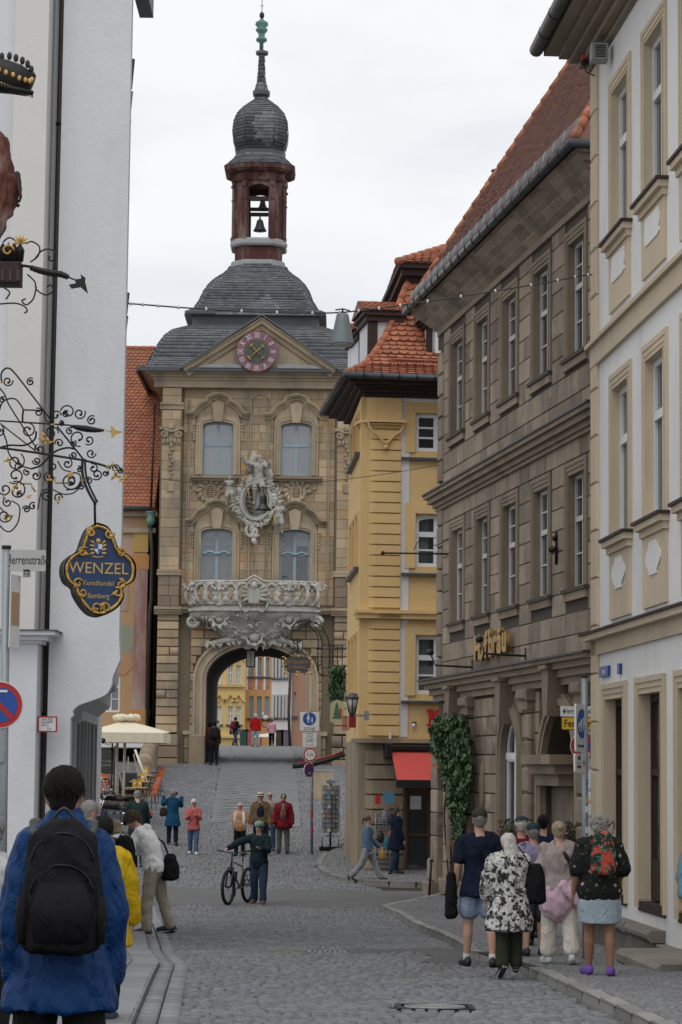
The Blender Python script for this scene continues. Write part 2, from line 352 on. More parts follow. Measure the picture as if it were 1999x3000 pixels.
m_steel=mat('galvanised_steel',(.30,.32,.34),(.22,.24,.26),rough=.5,metal=.5,nscale=12)
m_white=mat('white_sign_face',(.68,.68,.67),(.6,.6,.59),rough=.5,bump=0)
m_red=mat('sign_red',(.42,.02,.02),(.36,.018,.018),rough=.45,bump=0)
m_blue=mat('sign_blue',(.015,.075,.32),(.012,.06,.27),rough=.45,bump=0)
m_pipe=mat('dark_downpipe',(.055,.045,.04),(.035,.03,.028),rough=.45,metal=.2,nscale=4,vert=True)
# ---------------------------------------------------------------- ground
def sheet(name,xs,ys,dz,m,test=None,kind='structure',parent=None):
 mb=MB();vs=[(x,y,gz(x,y)+dz)for y in ys for x in xs];nx=len(xs);fs=[]
 for j in range(len(ys)-1):
  for i in range(nx-1):fs.append((j*nx+i,j*nx+i+1,(j+1)*nx+i+1,(j+1)*nx+i))
 mb.add(vs,fs,True);return mb.build(name,m,parent,kind,fix=False)
def polysheet(name,poly,dz,m,step=1.2,kind='structure',parent=None,skirt=.14):
 """ground-following sheet with a ragged or straight outline"""
 bm=bmesh.new();vs=[bm.verts.new((p[0],p[1],0))for p in poly];bm.faces.new(vs)
 ys=[p[1]for p in poly];y=min(ys)+step
 while y<max(ys):
  bmesh.ops.bisect_plane(bm,geom=bm.verts[:]+bm.edges[:]+bm.faces[:],plane_co=(0,y,0),plane_no=(0,1,0));y+=step
 xs=[p[0]for p in poly];x=min(xs)+.9
 while x<max(xs):
  bmesh.ops.bisect_plane(bm,geom=bm.verts[:]+bm.edges[:]+bm.faces[:],plane_co=(x,0,0),plane_no=(1,0,0));x+=.9
 for v in bm.verts:v.co.z=gz(v.co.x,v.co.y)+dz
 bmesh.ops.recalc_face_normals(bm,faces=bm.faces)
 for f in bm.faces:
  if f.normal.z<0:f.normal_flip()
 me=bpy.data.meshes.new(name);bm.to_mesh(me);bm.free();me.materials.append(m)
 o=bpy.data.objects.new(name,me);COL.objects.link(o)
 if parent is not None:o.parent=parent
 return props(o,kind=kind)
def inpoly(X,Y,poly):
 r=np.zeros(X.shape,bool);n=len(poly)
 for i in range(n):
  x1,y1=poly[i];x2,y2=poly[(i+1)%n]
  if y1==y2:continue
  c=((y1>Y)!=(y2>Y))&(X<(x2-x1)*(Y-y1)/(y2-y1)+x1);r^=c
 return r
def setts(parent,poly,holes,sx,sy,top,m,limit=300,name='sett',hgt=.05,jit=.0035,curve=0.0,gap=.015,skew=0.0):
 ys=[p[1]for p in poly];xs=[p[0]for p in poly];rows=int((max(ys)-min(ys))/sy)+4;out=[]
 x0,x1=min(xs)-1,max(xs)+1;cx=(x0+x1)/2
 allX,allY,allW=[],[],[]
 for r in range(rows):
  y=min(ys)+(r-2)*sy;n=int((x1-x0)/sx*1.15);w=RNG.uniform(.72,1.3,n)*sx;X=x0+RNG.random()*sx+np.cumsum(w)-w
  Y=y+curve*((X-cx)**2)+skew*X+RNG.normal(0,sy*.05,n);allX.append(X);allY.append(Y);allW.append(w)
 X=np.concatenate(allX);Y=np.concatenate(allY);Wd=np.concatenate(allW);c=inpoly(X+Wd/2,Y+sy/2,poly)
 for h in holes:c&=~inpoly(X+Wd/2,Y+sy/2,h)
 # only what the lens or a step aside could see
 c&=(np.abs(X)<Y*.158+1.0)
 X,Y,Wd=X[c],Y[c],Wd[c];Zb=gzv(X,Y)+top-hgt+RNG.normal(0,jit,len(X));slope=(gzv(X,Y+.05)-gzv(X,Y-.05))/.1
 A=np.zeros((len(X),4,4));A[:,3,3]=1
 A[:,0,0]=Wd-gap;A[:,1,0]=RNG.normal(0,.035,len(X))*Wd;A[:,2,0]=RNG.normal(0,.015,len(X))*Wd
 A[:,1,1]=sy-gap;A[:,0,1]=RNG.normal(0,.04,len(X))*sy;A[:,2,1]=slope*sy+RNG.normal(0,.018,len(X))*sy
 A[:,2,2]=hgt;A[:,0,3]=X;A[:,1,3]=Y;A[:,2,3]=Zb
 scatter(name,parent,T_sett(),A,m,limit,prio=-Y-np.abs(X)*.2)
def GP(pts,lift=0):return[(lambda p:(p.x,p.y))(G(a,b,lift))for a,b in pts]
sheet('ground',[-70,-40,-20]+[i*.75 for i in range(-20,20)]+[20,40,70],[-6,0,5,10,12]+list(range(13,150))+[200,400],-.12,m_earth)
rk_px=[(1114,2652),(1164,2671),(1229,2707),(1283,2727),(1340,2755),(1372,2778),(1440,2795),(1525,2822),(1600,2852),(1660,2880),(1755,2920),(1850,2962),(1960,3012),(2100,3080)]
RK=GP(rk_px,.11);lk_px=[(400,2640),(418,2700),(435,2778),(467,2816),(435,2881),(393,2975),(375,3020),(350,3090)];LK=GP(lk_px,.05)
fk_px=[(946,2498),(928,2528),(938,2550),(985,2567),(1060,2578),(1140,2582),(1300,2587),(1500,2596)];FK=GP(fk_px,.1)
SW_R=[RK[0],(RK[0][0]+.1,RK[0][1]+.5)]+GP([(1285,2632),(1500,2640)])+[(12,52),(12,12)]+[RK[-1]]+RK[-2:0:-1]
patch=GP([(960,2785),(1060,2776),(1130,2782),(1250,2775),(1400,2778),(1560,2782),(1620,2800),(1600,2815),(1500,2822),(1400,2822),(1290,2822),(1230,2816),(1270,2804),(1250,2792),(1190,2788),(1100,2793),(1000,2790)])
YA0,YA1=50.3,57.8                         # asphalt cross street
road=polysheet('road',[(-9,5),(9,5),(9,YA0),(-12,YA0)],-.03,m_joint)
def band(off):return[(x+off,y)for x,y in LK]
mh=G(1274,2952);MH=(mh.x,mh.y)
mh_hole=[(MH[0]-.34,MH[1]-.34),(MH[0]+.34,MH[1]-.34),(MH[0]+.34,MH[1]+.34),(MH[0]-.34,MH[1]+.34)]
gr=G(958,2789);gr_hole=[(gr.x-.25,gr.y-.3),(gr.x+.25,gr.y-.3),(gr.x+.25,gr.y+.3),(gr.x-.25,gr.y+.3)]
gut=[(x+.34,y)for x,y in LK]
roadpoly=[(RK[0][0],YA0),RK[0]]+RK[1:]+[(6,12),(-2,12)]+gut[::-1]+[(-6,YA0)]
setts(road,roadpoly,[patch,mh_hole,gr_hole],.115,.105,0,m_sett,curve=.004,hgt=.06)
asp=polysheet('cross_street',[(-14,YA0),(14,YA0-.6),(14,YA1+.4),(-14,YA1)],0.0,m_asph)
pp=polysheet('asphalt_patch',patch,-.006,m_asph,.5)
def kerb_stones(parent,path,w,z,out,hg=.2,L=.9,m=m_kerb,name='kerb_stone'):
 """stones along a path; `out` = side the pavement lies on (+1 right of travel)"""
 ms=[]
 for i in range(len(path)-1):
  a=Vector(path[i]);b=Vector(path[i+1]);n=max(1,round((b-a).length/L));d=(b-a)/n;nn=Vector((d.y,-d.x)).normalized()*w*out
  for k in range(n):
   p=a+d*k;z0=gz(p.x,p.y)+z(p.x,p.y);q=p+d;z1=gz(q.x,q.y)+z(q.x,q.y);g=.985
   ms.append(basis((p.x,p.y,z0-hg+random.uniform(-.006,.006)),(d.x*g,d.y*g,(z1-z0)),(nn.x,nn.y,0),(0,0,hg)))
 tv,tf=T_sett(.06);scatter(name,parent,(tv,tf),ms,m,120)
# right pavement
swr=polysheet('right_pavement',SW_R,.085,m_joint,1.0)
def zr(x,y):
 p=0.11
 if 25.5<y<31.5:p=.11-.03*min(1,(3-abs(y-28.5))/1.2)
 return p
kerb_stones(swr,RK,.16,zr,-1 if RK[1][1]>RK[0][1]else-1)
ksw=[RK[0],(RK[0][0]+.1,RK[0][1]+.5)]+GP([(1285,2632)]);kerb_stones(swr,ksw,.16,zr,1)
kin=[(x+.17,y-.02)for x,y in RK]
setts(swr,[kin[0],GP([(1285,2636)])[0],(4.5,44),(6.5,12)]+kin[:0:-1],[],.065,.065,.11,m_sett2,name='pavement_sett',curve=.012,hgt=.035,jit=.003,gap=.007)
# far pavement round the yellow corner house
swf=polysheet('corner_pavement',FK+[(12,60),(12,78),(1,78)],.07,m_joint,1.0)
kerb_stones(swf,FK,.16,lambda x,y:.1,-1)
setts(swf,[(x+.1,y+.17)for x,y in FK]+[(8,78),(1.2,78)],[],.12,.12,.1,m_sett2,120,name='pavement_sett',hgt=.035,jit=.003,skew=.2)
# left pavement of flags
lw=polysheet('left_pavement',LK+[(-8,12),(-10,52)],.047,m_slab,.8)
kerb_stones(lw,LK,.3,lambda x,y:.06,1,L=.9,m=m_slab)
fl=[]
for j in range(70):
 y=14+j*.52;xk=float(np.interp(y,[p[1]for p in LK][::-1],[p[0]for p in LK][::-1]))-.31;x=xk;
 while x>xk-4.2:
  w=random.choice([.42,.6,.75]);z=gz(x,y)
  fl.append(basis((x-w+.01,y+.01,z),(w-.02,0,0),(0,.49,gz(x,y+.5)-z),(0,0,.055)));x-=w
scatter('paving_slab',lw,T_sett(.03),fl,m_slab,200,prio=[-m[1][3]for m in fl])
gs=[]
for i in range(len(LK)-1):
 a=Vector(LK[i]);b=Vector(LK[i+1]);n=max(1,round((b-a).length/.45));d=(b-a)/n
 for k in range(n):
  p=a+d*k
  for row in(-1,0,1):
   z=gz(p.x,p.y);nr=Vector((-d.y,d.x)).normalized();o_=p+nr*(.01+row*.17);gs.append(basis((o_.x,o_.y,z-.045),(nr.x*.16,nr.y*.16,0),(d.x*.97,d.y*.97,gz(p.x+d.x,p.y+d.y)-z),(0,0,.055)))
scatter('gutter_stone',road,T_sett(.05),[m@np.eye(4)for m in gs],m_slab,100)
# the bridge ramp
ramp=polysheet('bridge_ramp',[(-14,YA1-.01),(14,YA1+.39),(14,150),(-14,150)],-.055,m_joint,.9)
cl=lambda y:W(640,2230,100).x+(y-100)*-.002
ramp_slab=[(W(655,2310,80).x-.35,79),(W(885,2310,80).x,79),(W(868,2235,100).x,100),(W(850,2187,130).x,130),(W(850,2187,130).x,148),(W(640,2187,130).x,148),(W(640,2187,130).x,130),(W(648,2235,100).x,100)]
setts(ramp,[(-13,YA1+.1),(1.2,YA1+.2),(FK[1][0]-.05,FK[1][1]),(1.2,72),(1.5,78),(3,96),(3,145),(-12,145)],[ramp_slab],.14,.15,0,m_sett,200,curve=.003,hgt=.05,jit=.004,gap=.02)
bp_=polysheet('bridge_path',ramp_slab,.0,m_slab,.9)
sl_=[];y=79
while y<147:
 xs=np.interp(y,[79,100,130,148],[ramp_slab[0][0],ramp_slab[7][0],ramp_slab[6][0],ramp_slab[5][0]]);xe=np.interp(y,[79,100,130,148],[ramp_slab[1][0],ramp_slab[2][0],ramp_slab[3][0],ramp_slab[4][0]])
 x=xs-random.random()*.3;d=.55
 while x<xe:
  w=random.uniform(.5,.95);z=gz(x,y);e=min(x+w,xe);s_=max(x,xs)
  if e-s_>.1:sl_.append(basis((s_,y,gz(s_,y)-.05),(e-s_-.008,0,gz(e,y)-gz(s_,y)),(0,d-.006,gz(s_,y+d)-gz(s_,y)),(0,0,.055)))
  x+=w
 y+=d
scatter('paving_slab',ramp,T_sett(.004),sl_,m_slab,200)
# manhole, drain grate
mhc=thing('manhole_cover','round iron manhole cover in a square frame among the setts, lower right of the road','manhole cover',(MH[0],MH[1],gz(*MH)))
mb=MB();sh=(gz(MH[0],MH[1]+.3)-gz(MH[0],MH[1]-.3))/.6
def tilt(mb):mb.v=[(x,y,z+sh*y)for x,y,z in mb.v];return mb
mb.box(-.33,.33,-.33,-.28,-.05,.008);mb.box(-.33,.33,.28,.33,-.05,.008);mb.box(-.33,-.28,-.28,.28,-.05,.008);mb.box(.28,.33,-.28,.28,-.05,.008)
mb.box(-.28,.28,-.28,.28,-.05,-.012);tilt(mb).build('frame',m_iron,mhc)
mb=MB();mb.lathe([(.26,-.012),(.26,.012),(.235,.012),(.235,-.002),(.02,-.002)],28);tilt(mb).build('rim',m_steel,mhc)
mb=MB();mb.lathe([(.225,-.01),(.225,.004),(.01,.004)],24)
for i in range(5):
 for j in range(5):
  if(i-2)**2+(j-2)**2<7:mb.box(-.16+i*.075,-.12+i*.075,-.16+j*.075,-.12+j*.075,.004,.01)
tilt(mb).build('lid',m_kerb,mhc)
dg=thing('drain_grate','slotted iron drain grate by the dark asphalt repair in the road','drain grate',(gr.x,gr.y,gz(gr.x,gr.y)))
sh=(gz(gr.x,gr.y+.3)-gz(gr.x,gr.y-.3))/.6
mb=MB();mb.box(-.25,.25,-.25,.25,-.08,-.06);mb.box(-.25,.25,-.27,-.23,-.06,.005);mb.box(-.25,.25,.23,.27,-.06,.005);mb.box(-.25,-.21,-.23,.23,-.06,.005);mb.box(.21,.25,-.23,.23,-.06,.005);tilt(mb).build('frame',m_steel,dg)
for i in range(6):
 mb=MB();mb.box(-.17+i*.065,-.14+i*.065,-.23,.23,-.05,.003);tilt(mb).build('bar',m_steel,dg)

TMP=bpy.data.scenes.get('workbench')or bpy.data.scenes.new('workbench')
def remesh(mb,vox,name,fold=0.0,fscale=(9,9,3),seed=0,smooth=2):
 me=mb.mesh(name+'_src');o=bpy.data.objects.new('src',me);TMP.collection.objects.link(o)
 md=o.modifiers.new('r','REMESH');md.mode='VOXEL';md.voxel_size=vox;md.use_smooth_shade=True
 if smooth:
  sm=o.modifiers.new('s','SMOOTH');sm.iterations=smooth;sm.factor=.5
 with bpy.context.temp_override(scene=TMP,view_layer=TMP.view_layers[0]):
  dg_=bpy.context.evaluated_depsgraph_get();dg_.update();ev=o.evaluated_get(dg_);out=bpy.data.meshes.new_from_object(ev)
 out.name=name;bpy.data.objects.remove(o);bpy.data.meshes.remove(me)
 if fold:
  n=len(out.vertices);co=np.empty(n*3,np.float32);out.vertices.foreach_get('co',co);co=co.reshape(-1,3)
  no=np.empty(n*3,np.float32);out.vertices.foreach_get('normal',no);no=no.reshape(-1,3);S=Vector((seed*7.3,seed*3.1,seed))
  d=np.array([abs(noise.noise(Vector((c[0]*fscale[0],c[1]*fscale[1],c[2]*fscale[2]+c[0]*5))+S))*-1.5+.55+.35*noise.noise(Vector((c[0]*26,c[1]*26,c[2]*14))+S)for c in co.tolist()],np.float32)
  co+=no*(d*fold)[:,None];out.vertices.foreach_set('co',co.ravel());out.update()
 out.polygons.foreach_set('use_smooth',[True]*len(out.polygons));return out
def obj(name,me,m,parent,label=None,kind=None):
 for x in(m if isinstance(m,(list,tuple))else[m]):me.materials.append(x)
 o=bpy.data.objects.new(name,me);COL.objects.link(o);o.parent=parent;return props(o,label,kind=kind)
def loft(mb,pts,rad,side=(1,0,0),seg=14):
 """pts along the axis, rad = (half width along side, half depth)"""
 pts=[Vector(p)for p in pts];n=len(pts);vs=[];fs=[];side=Vector(side)
 for i,p in enumerate(pts):
  t=(pts[min(i+1,n-1)]-pts[max(i-1,0)]).normalized();a=side-t*side.dot(t)
  a=a.normalized()if a.length>.1 else Vector((0,1,0));b=t.cross(a).normalized()
  for k in range(seg):
   an=2*PI*k/seg;vs.append(p+a*math.cos(an)*rad[i][0]+b*math.sin(an)*rad[i][1])
 for i in range(n-1):
  for k in range(seg):k2=(k+1)%seg;fs.append((i*seg+k,i*seg+k2,(i+1)*seg+k2,(i+1)*seg+k))
 fs.append(tuple(range(seg-1,-1,-1)));fs.append(tuple((n-1)*seg+k for k in range(seg)))
 mb.add(vs,fs,True)
def cone(mb,a,b,ra,rb,n=5,e=1.0):
 a=Vector(a);b=Vector(b);d=b-a;L=d.length
 if L<1e-5:return
 u=d/L;pts=[a-u*ra*.9,a-u*ra*.5]+[a+d*(i/n)for i in range(n+1)]+[b+u*rb*.5,b+u*rb*.9]
 rs=[ra*.35,ra*.85]+[ra+(rb-ra)*i/n for i in range(n+1)]+[rb*.85,rb*.35]
 loft(mb,pts,[(r,r*e)for r in rs],seg=10)
SKIN=mat('skin',(.50,.30,.215),(.42,.235,.165),rough=.55,nscale=14,bump=.1)
SKIN2=mat('tanned_skin',(.30,.155,.10),(.24,.12,.075),rough=.5,nscale=14,bump=.1)
m_eye=mat('eye_dark',(.02,.015,.012),rough=.2,bump=0);m_lip=mat('lips',(.36,.12,.1),rough=.5,bump=0)
def cloth(name,c1,c2=None,rough=.85,fs=6,spec=.2,wr=.5):return mat(name,c1,c2 or tuple(x*.72 for x in c1),rough=rough,nscale=fs,bump=.2,bscale=130,spec=spec*.6,wr=wr)
def pattern(name,base,spots,scale=22,thr=.5,mode='noise'):
 """cloth with printed spots: spots = list of (colour, voronoi scale, radius)"""
 if name in _M:return _M[name]
 m=mat(name,base,tuple(x*.7 for x in base),rough=.85,bump=.2,bscale=120,spec=.12,wr=.5);t=m.node_tree;L=t.links.new
 b=[n for n in t.nodes if n.type=='BSDF_PRINCIPLED'][0];col=b.inputs['Base Color'].links[0].from_socket
 tcn=N(t,'ShaderNodeTexCoord')
 for(c,s_,r_)in spots:
  if r_>0:
   v=N(t,'ShaderNodeTexVoronoi',Scale=s_);L(tcn.outputs['Object'],v.inputs['Vector']);mr=N(t,'ShaderNodeMapRange');mr.inputs[1].default_value=r_;mr.inputs[2].default_value=r_-.06
   L(v.outputs['Distance'],mr.inputs[0])
  else:
   v=N(t,'ShaderNodeTexNoise',Scale=s_,Detail=4,Roughness=.7);L(tcn.outputs['Object'],v.inputs['Vector']);mr=N(t,'ShaderNodeMapRange');mr.inputs[1].default_value=-r_;mr.inputs[2].default_value=-r_+.04
   L(v.outputs[0],mr.inputs[0])
  x=N(t,'ShaderNodeMix',data_type='RGBA');L(mr.outputs[0],x.inputs[0]);L(col,x.inputs[6]);x.inputs[7].default_value=(*c,1);col=x.outputs[2]
 L(col,b.inputs['Base Color']);return m
def rotx(v,a):v=Vector(v);return Vector((v.x,v.y*math.cos(a)-v.z*math.sin(a),v.y*math.sin(a)+v.z*math.cos(a)))
def skeleton(H,pose):
 J={};ln=R(pose.get('lean',2));side_l=R(pose.get('tilt',0));hip=Vector((0,0,.52*H));up=Vector((math.sin(side_l),math.sin(ln),math.cos(ln)*math.cos(side_l))).normalized()
 J['hip']=hip;J['up']=up;cu=R(pose.get('curl',0));up2=Vector((up.x,math.sin(ln+cu),math.cos(ln+cu))).normalized();J['up2']=up2
 J['mid']=hip+up*.15*H;J['chest']=J['mid']+up2*.11*H;J['neck']=J['mid']+up2*.172*H
 hy=R(pose.get('head',(0,0))[0]);hp=R(pose.get('head',(0,0))[1]);hu=Vector((-math.sin(hy)*math.sin(hp)*-1,math.sin(ln*.4+hp),math.cos(ln*.4+hp))).normalized()
 J['hd']=hu;J['head']=J['neck']+hu*.092*H;J['yaw']=hy;J['pitch']=ln*.4+hp
 for s,k in((-1,'L'),(1,'R')):
  a,kn,out=pose.get('leg'+k,(0,3,3));a,kn,out=R(a),R(kn),R(out)
  h=hip+Vector((s*.052*H,0,-.01*H));d=Vector((s*math.sin(out),math.sin(a)*math.cos(out),-math.cos(a)*math.cos(out)));K=h+d*.245*H
  d2=Vector((s*math.sin(out)*.3,math.sin(a-kn),-math.cos(a-kn))).normalized();A=K+d2*.235*H;fp=pose.get('foot'+k,0);toe=A+rotx((s*.02*H,.1*H,-.012*H),R(fp));J['h'+k],J['k'+k],J['a'+k],J['t'+k]=h,K,A,toe
  J['fp'+k]=R(fp);sw=pose.get('sw',.102);sh=J['mid']+up2*.134*H+Vector((s*sw*H,0,0));f,o,e,i=pose.get('arm'+k,(5,8,12,0));f,o,e,i=R(f),R(o),R(e),R(i)
  ua=Vector((s*math.sin(o),math.sin(f+ln*.3)*math.cos(o),-math.cos(f+ln*.3)*math.cos(o)));E=sh+ua*.165*H
  fa=Vector((s*(math.sin(o)*.6-math.sin(i)),math.sin(f+e+ln*.3),-math.cos(f+e+ln*.3))).normalized();Wr=E+fa*.145*H
  J['s'+k],J['e'+k],J['w'+k],J['fa'+k]=sh,E,Wr,fa
 lo=min(J['aL'].z-.04*H,J['aR'].z-.04*H,J['tL'].z-.022*H,J['tR'].z-.022*H);dz=Vector((0,0,-lo))
 for k in list(J):
  if isinstance(J[k],Vector)and k not in('up','up2','hd','faL','faR'):J[k]=J[k]+dz
 return J
def torso(mb,J,H,b,off,z0,z1,belly=0,hipw=0):
 st=[(-.085,.060,.050),(-.05,.088,.066),(0,.099,.074),(.05,.090,.068),(.10,.083,.062),(.15,.087,.066),(.20,.097,.071),(.25,.101,.070),(.28,.088,.060),(.305,.060,.046),(.335,.036,.036)]
 pts,rad=[],[]
 for(f,w,d)in st:
  if f<z0-.03 or f>z1:continue
  p=J['hip']+J['up']*f*H if f<=.15 else J['mid']+J['up2']*(f-.15)*H
  bl=math.exp(-((f-.08)/.06)**2)*belly;hw=math.exp(-((f+.0)/.06)**2)*hipw
  pts.append(p+Vector((0,bl*.06*H,0)));rad.append((w*b*H+off+hw*H+bl*.05*H,d*b*H+off+bl*.08*H+hw*.6*H))
 loft(mb,pts,rad,seg=18)
def hand(mb,W_,d,s,H,curl=35,spread=1):
 d=d.normalized();sd=Vector((0,1,0))-d*d.y
 sd=sd.normalized()if sd.length>.2 else Vector((0,0,1));nr=d.cross(sd).normalized()*s;q=H/1.7
 P0=W_+d*.01*q;P1=W_+d*.085*q;loft(mb,[W_-d*.02,P0,(P0+P1)/2,P1],[(.026*q,.022*q),(.030*q,.018*q),(.040*q,.016*q),(.040*q,.014*q)],side=sd,seg=10)
 for i,(o,L_)in enumerate(((-.03,.068),(-.01,.078),(.010,.072),(.029,.056))):
  a=P1+sd*(-o)*q;L_*=q;c=R(curl);d1=(d*math.cos(c*.6)-nr*math.sin(c*.6));d2=(d*math.cos(c*1.5)-nr*math.sin(c*1.5))
  m_=a+d1*L_*.5;cone(mb,a-d*.012,m_,.0095*q,.0088*q,2);cone(mb,m_,m_+d2*L_*.5,.0088*q,.0075*q,2)
 t0=W_+d*.03*q+sd*.028*q;t1=t0+(d*.7+sd*.6-nr*.3).normalized()*.038*q;t2=t1+(d*.95+sd*.1-nr*.4).normalized()*.03*q
 cone(mb,t0,t1,.013*q,.010*q,2);cone(mb,t1,t2,.010*q,.0085*q,2)
def headframe(J):
 return Matrix.Translation(J['head'])@Matrix.Rotation(J['yaw'],4,'Z')@Matrix.Rotation(-J['pitch'],4,'X')
def make_figure(parent,H,pose,wear,skin=SKIN,vox=.014,seed=1,stone=None):
 """wear: dict(top, sleeve, hem, topm, bot, leglen, botm, shoem, hair, hairm, hat...)"""
 J=skeleton(H,pose);b=wear.get('bulk',1.0);fat=wear.get('belly',0);S=stone;hw=wear.get('hipw',0)
 # body
 mb=MB();torso(mb,J,H,b*.96,-.004,-.09,.34,fat*.9,hw)
 cone(mb,J['neck']-J['up2']*.01*H,J['head']-J['hd']*.03*H,.036*H,.033*H,3)
 lb=wear.get('legs',1.0)
 for k,s in(('L',-1),('R',1)):
  cone(mb,J['h'+k],J['k'+k],.054*H*lb,.034*H*lb,5);K,A=J['k'+k],J['a'+k];calf=K+(A-K)*.3+Vector((0,-.008*H,0))
  cf=.8 if wear.get('bot','trousers')=='trousers' else 1;cone(mb,K,calf,.032*H*lb*cf,.034*H*lb*cf,3);cone(mb,calf,A,.034*H*lb*cf,.019*H*lb,4);cone(mb,A-Vector((0,.012*H,.015*H)),J['t'+k],.017*H,.013*H,3)
  cone(mb,J['s'+k],J['e'+k],.031*H*lb,.025*H*lb,4);cone(mb,J['e'+k],J['w'+k],.025*H*lb,.0165*H,4)
  hand(mb,J['w'+k],J['fa'+k],s,H,pose.get('curl'+k,35))
 HF=headframe(J);q=H/1.7;mh_=MB(HF)
 loft(mh_,[(0,.005,-.105),(0,.012,-.095),(0,.012,-.07),(0,.006,-.03),(0,-.002,.01),(0,-.006,.05),(0,-.006,.085),(0,-.005,.105),(0,-.005,.115)],
   [(.018,.022),(.040,.045),(.055,.068),(.068,.086),(.074,.096),(.075,.098),(.060,.082),(.036,.05),(.012,.016)],seg=16)
 cone(mh_,(0,.085,.012),(0,.108,-.022),.009,.013,2);cone(mh_,(0,.075,-.078),(0,.082,-.08),.018,.016,2)
 for s in(-1,1):mh_.ball((s*.077,-.008,-.008),.017,(.45,1,1.7),8,6);cone(mh_,(s*.02,.083,.026),(s*.045,.07,.026),.009,.008,2)
 sc_=Matrix.Diagonal((q,q,q,1));mh_.v=[tuple(HF@(sc_@(HF.inverted()@Vector(v))))for v in mh_.v];mb.v_=None
 mb2=MB();mb2.v=mb.v+mh_.v;o=len(mb.v);mb2.f=mb.f+[tuple(i+o for i in f)for f in mh_.f];mb2.sm=[True]*len(mb2.f);mb2.mi=[0]*len(mb2.f);mb2.r=[0]*len(mb2.f)
 body=obj('body',remesh(mb2,vox,'body',smooth=1),S or skin,parent)
 HS=HF@sc_
 if not S and wear.get('face',True):
  for s in(-1,1):
   e=MB(HS);e.ball((s*.031,.084,.012),.0095,(1.25,.6,.75),8,5);e.build('eye',m_eye,parent)
  e=MB(HS);e.tube([(-.024,.089,-.05),(0,.098,-.052),(.024,.089,-.05)],.005,6);e.build('mouth',m_lip,parent)
 # trousers, shorts or skirt
 hm_=wear.get('hem',-.05)<-.06;kind=wear.get('bot','trousers');ll=wear.get('leglen',.96);bo=wear.get('boff',.014)
 if kind in('trousers','shorts'):
  g=MB();torso(g,J,H,b,-.004 if hm_ else .008,-.09,.04,fat*.6,hw)
  for k in 'LR':
   h_,K,A=J['h'+k],J['k'+k],J['a'+k];cone(g,h_+Vector((0,0,.0*H)),K if ll>.52 else h_+(K-h_)*(ll/.52),(.051 if hm_ else .058)*H*lb+bo,(.038*H if ll>.52 else .050*H)*lb+bo*(1.2 if ll>.52 else 1.7),5)
   if ll>.52:
    E_=K+(A-K)*((ll-.52)/.48)*1.02;fl_=wear.get('flare',.004);cone(g,K,E_,.038*H*lb+bo,.026*H*lb+bo+fl_,5)
  obj('trousers' if kind=='trousers' else 'shorts',remesh(g,vox,'trousers',.012,(8,8,5),seed),S or wear['botm'],parent)
 elif kind=='skirt':
  g=MB();torso(g,J,H,b,.014,-.06,.06,fat*.6,hw);kz=J['hip'].z-ll*.5*H;c=(J['kL']+J['kR'])/2
  st_=abs(J['kL'].y-J['kR'].y)*.3*min(1,ll);loft(g,[J['hip']+Vector((0,0,.02*H)),J['hip']-Vector((0,0,.06*H)),Vector((J['hip'].x*.5+c.x*.5,J['hip'].y*.5+c.y*.5,(J['hip'].z+kz)/2)),Vector((c.x,c.y*.7,kz))],[(.1*H*b,.075*H*b),(.115*H*b+hw*H,.085*H*b+hw*H*.5),(.120*H*b+hw*H,.092*H*b+st_*.6),(.118*H*b+hw*H,.094*H*b+st_)],seg=18)
  obj('skirt',remesh(g,vox,'skirt',.008,(10,10,3),seed),S or wear['botm'],parent)
 # top
 sl,hem,off=wear.get('sleeve',1.0),wear.get('hem',-.05),wear.get('off',.016)
 g=MB();torso(g,J,H,b,off,max(-.085,hem),.325,fat,hw)
 if hem<-.06:
  fl=wear.get('tflare',.0);hh=-hem;A0=J['hip']+J['up']*(-.02*H)
  loft(g,[A0+J['up']*.05*H,A0,J['hip']+Vector((0,0,-hh*.6*H)),J['hip']+Vector((0,0,-hh*H))],[(.096*H*b+off+hw*H,.074*H*b+off),(.106*H*b+off+hw*H,.084*H*b+off),(.112*H*b+off+fl*.6*H+hw*H,.092*H*b+off+fl*.6*H),(.114*H*b+off+fl*H+hw*H,.094*H*b+off+fl*H)],seg=18)
 for k,s in(('L',-1),('R',1)):
  S0,E,Wr=J['s'+k],J['e'+k],J['w'+k];r0,r1,r2=.030*H+off*.9,.027*H+off,.021*H+off*.8
  cone(g,S0-Vector((s*.055*H,0,-.022*H)),S0,.034*H+off*.4,r0,3)
  if sl<=.55:cone(g,S0,S0+(E-S0)*(sl/.55),r0,r1+.008,4)
  else:cone(g,S0,E,r0,r1,4);cone(g,E,E+(Wr-E)*min(1,(sl-.5)/.48),r1,r2,4)
 if wear.get('collar',0):c=wear['collar'];cone(g,J['neck']-J['up2']*.012*H,J['neck']+J['up2']*.022*H*c,.046*H,.044*H,2)
 if wear.get('hood'):cone(g,J['neck']+Vector((-.05*H,-.045*H,-.01*H)),J['neck']+Vector((.05*H,-.045*H,-.01*H)),.036*H,.036*H,3);cone(g,J['neck']+Vector((-.03*H,-.055*H,.012*H)),J['neck']+Vector((.03*H,-.055*H,.012*H)),.03*H,.03*H,3)
 obj(wear.get('top','jacket'),remesh(g,vox,'top',wear.get('fold',.02),wear.get('fsc',(8,8,6)),seed+3),S or wear['topm'],parent)
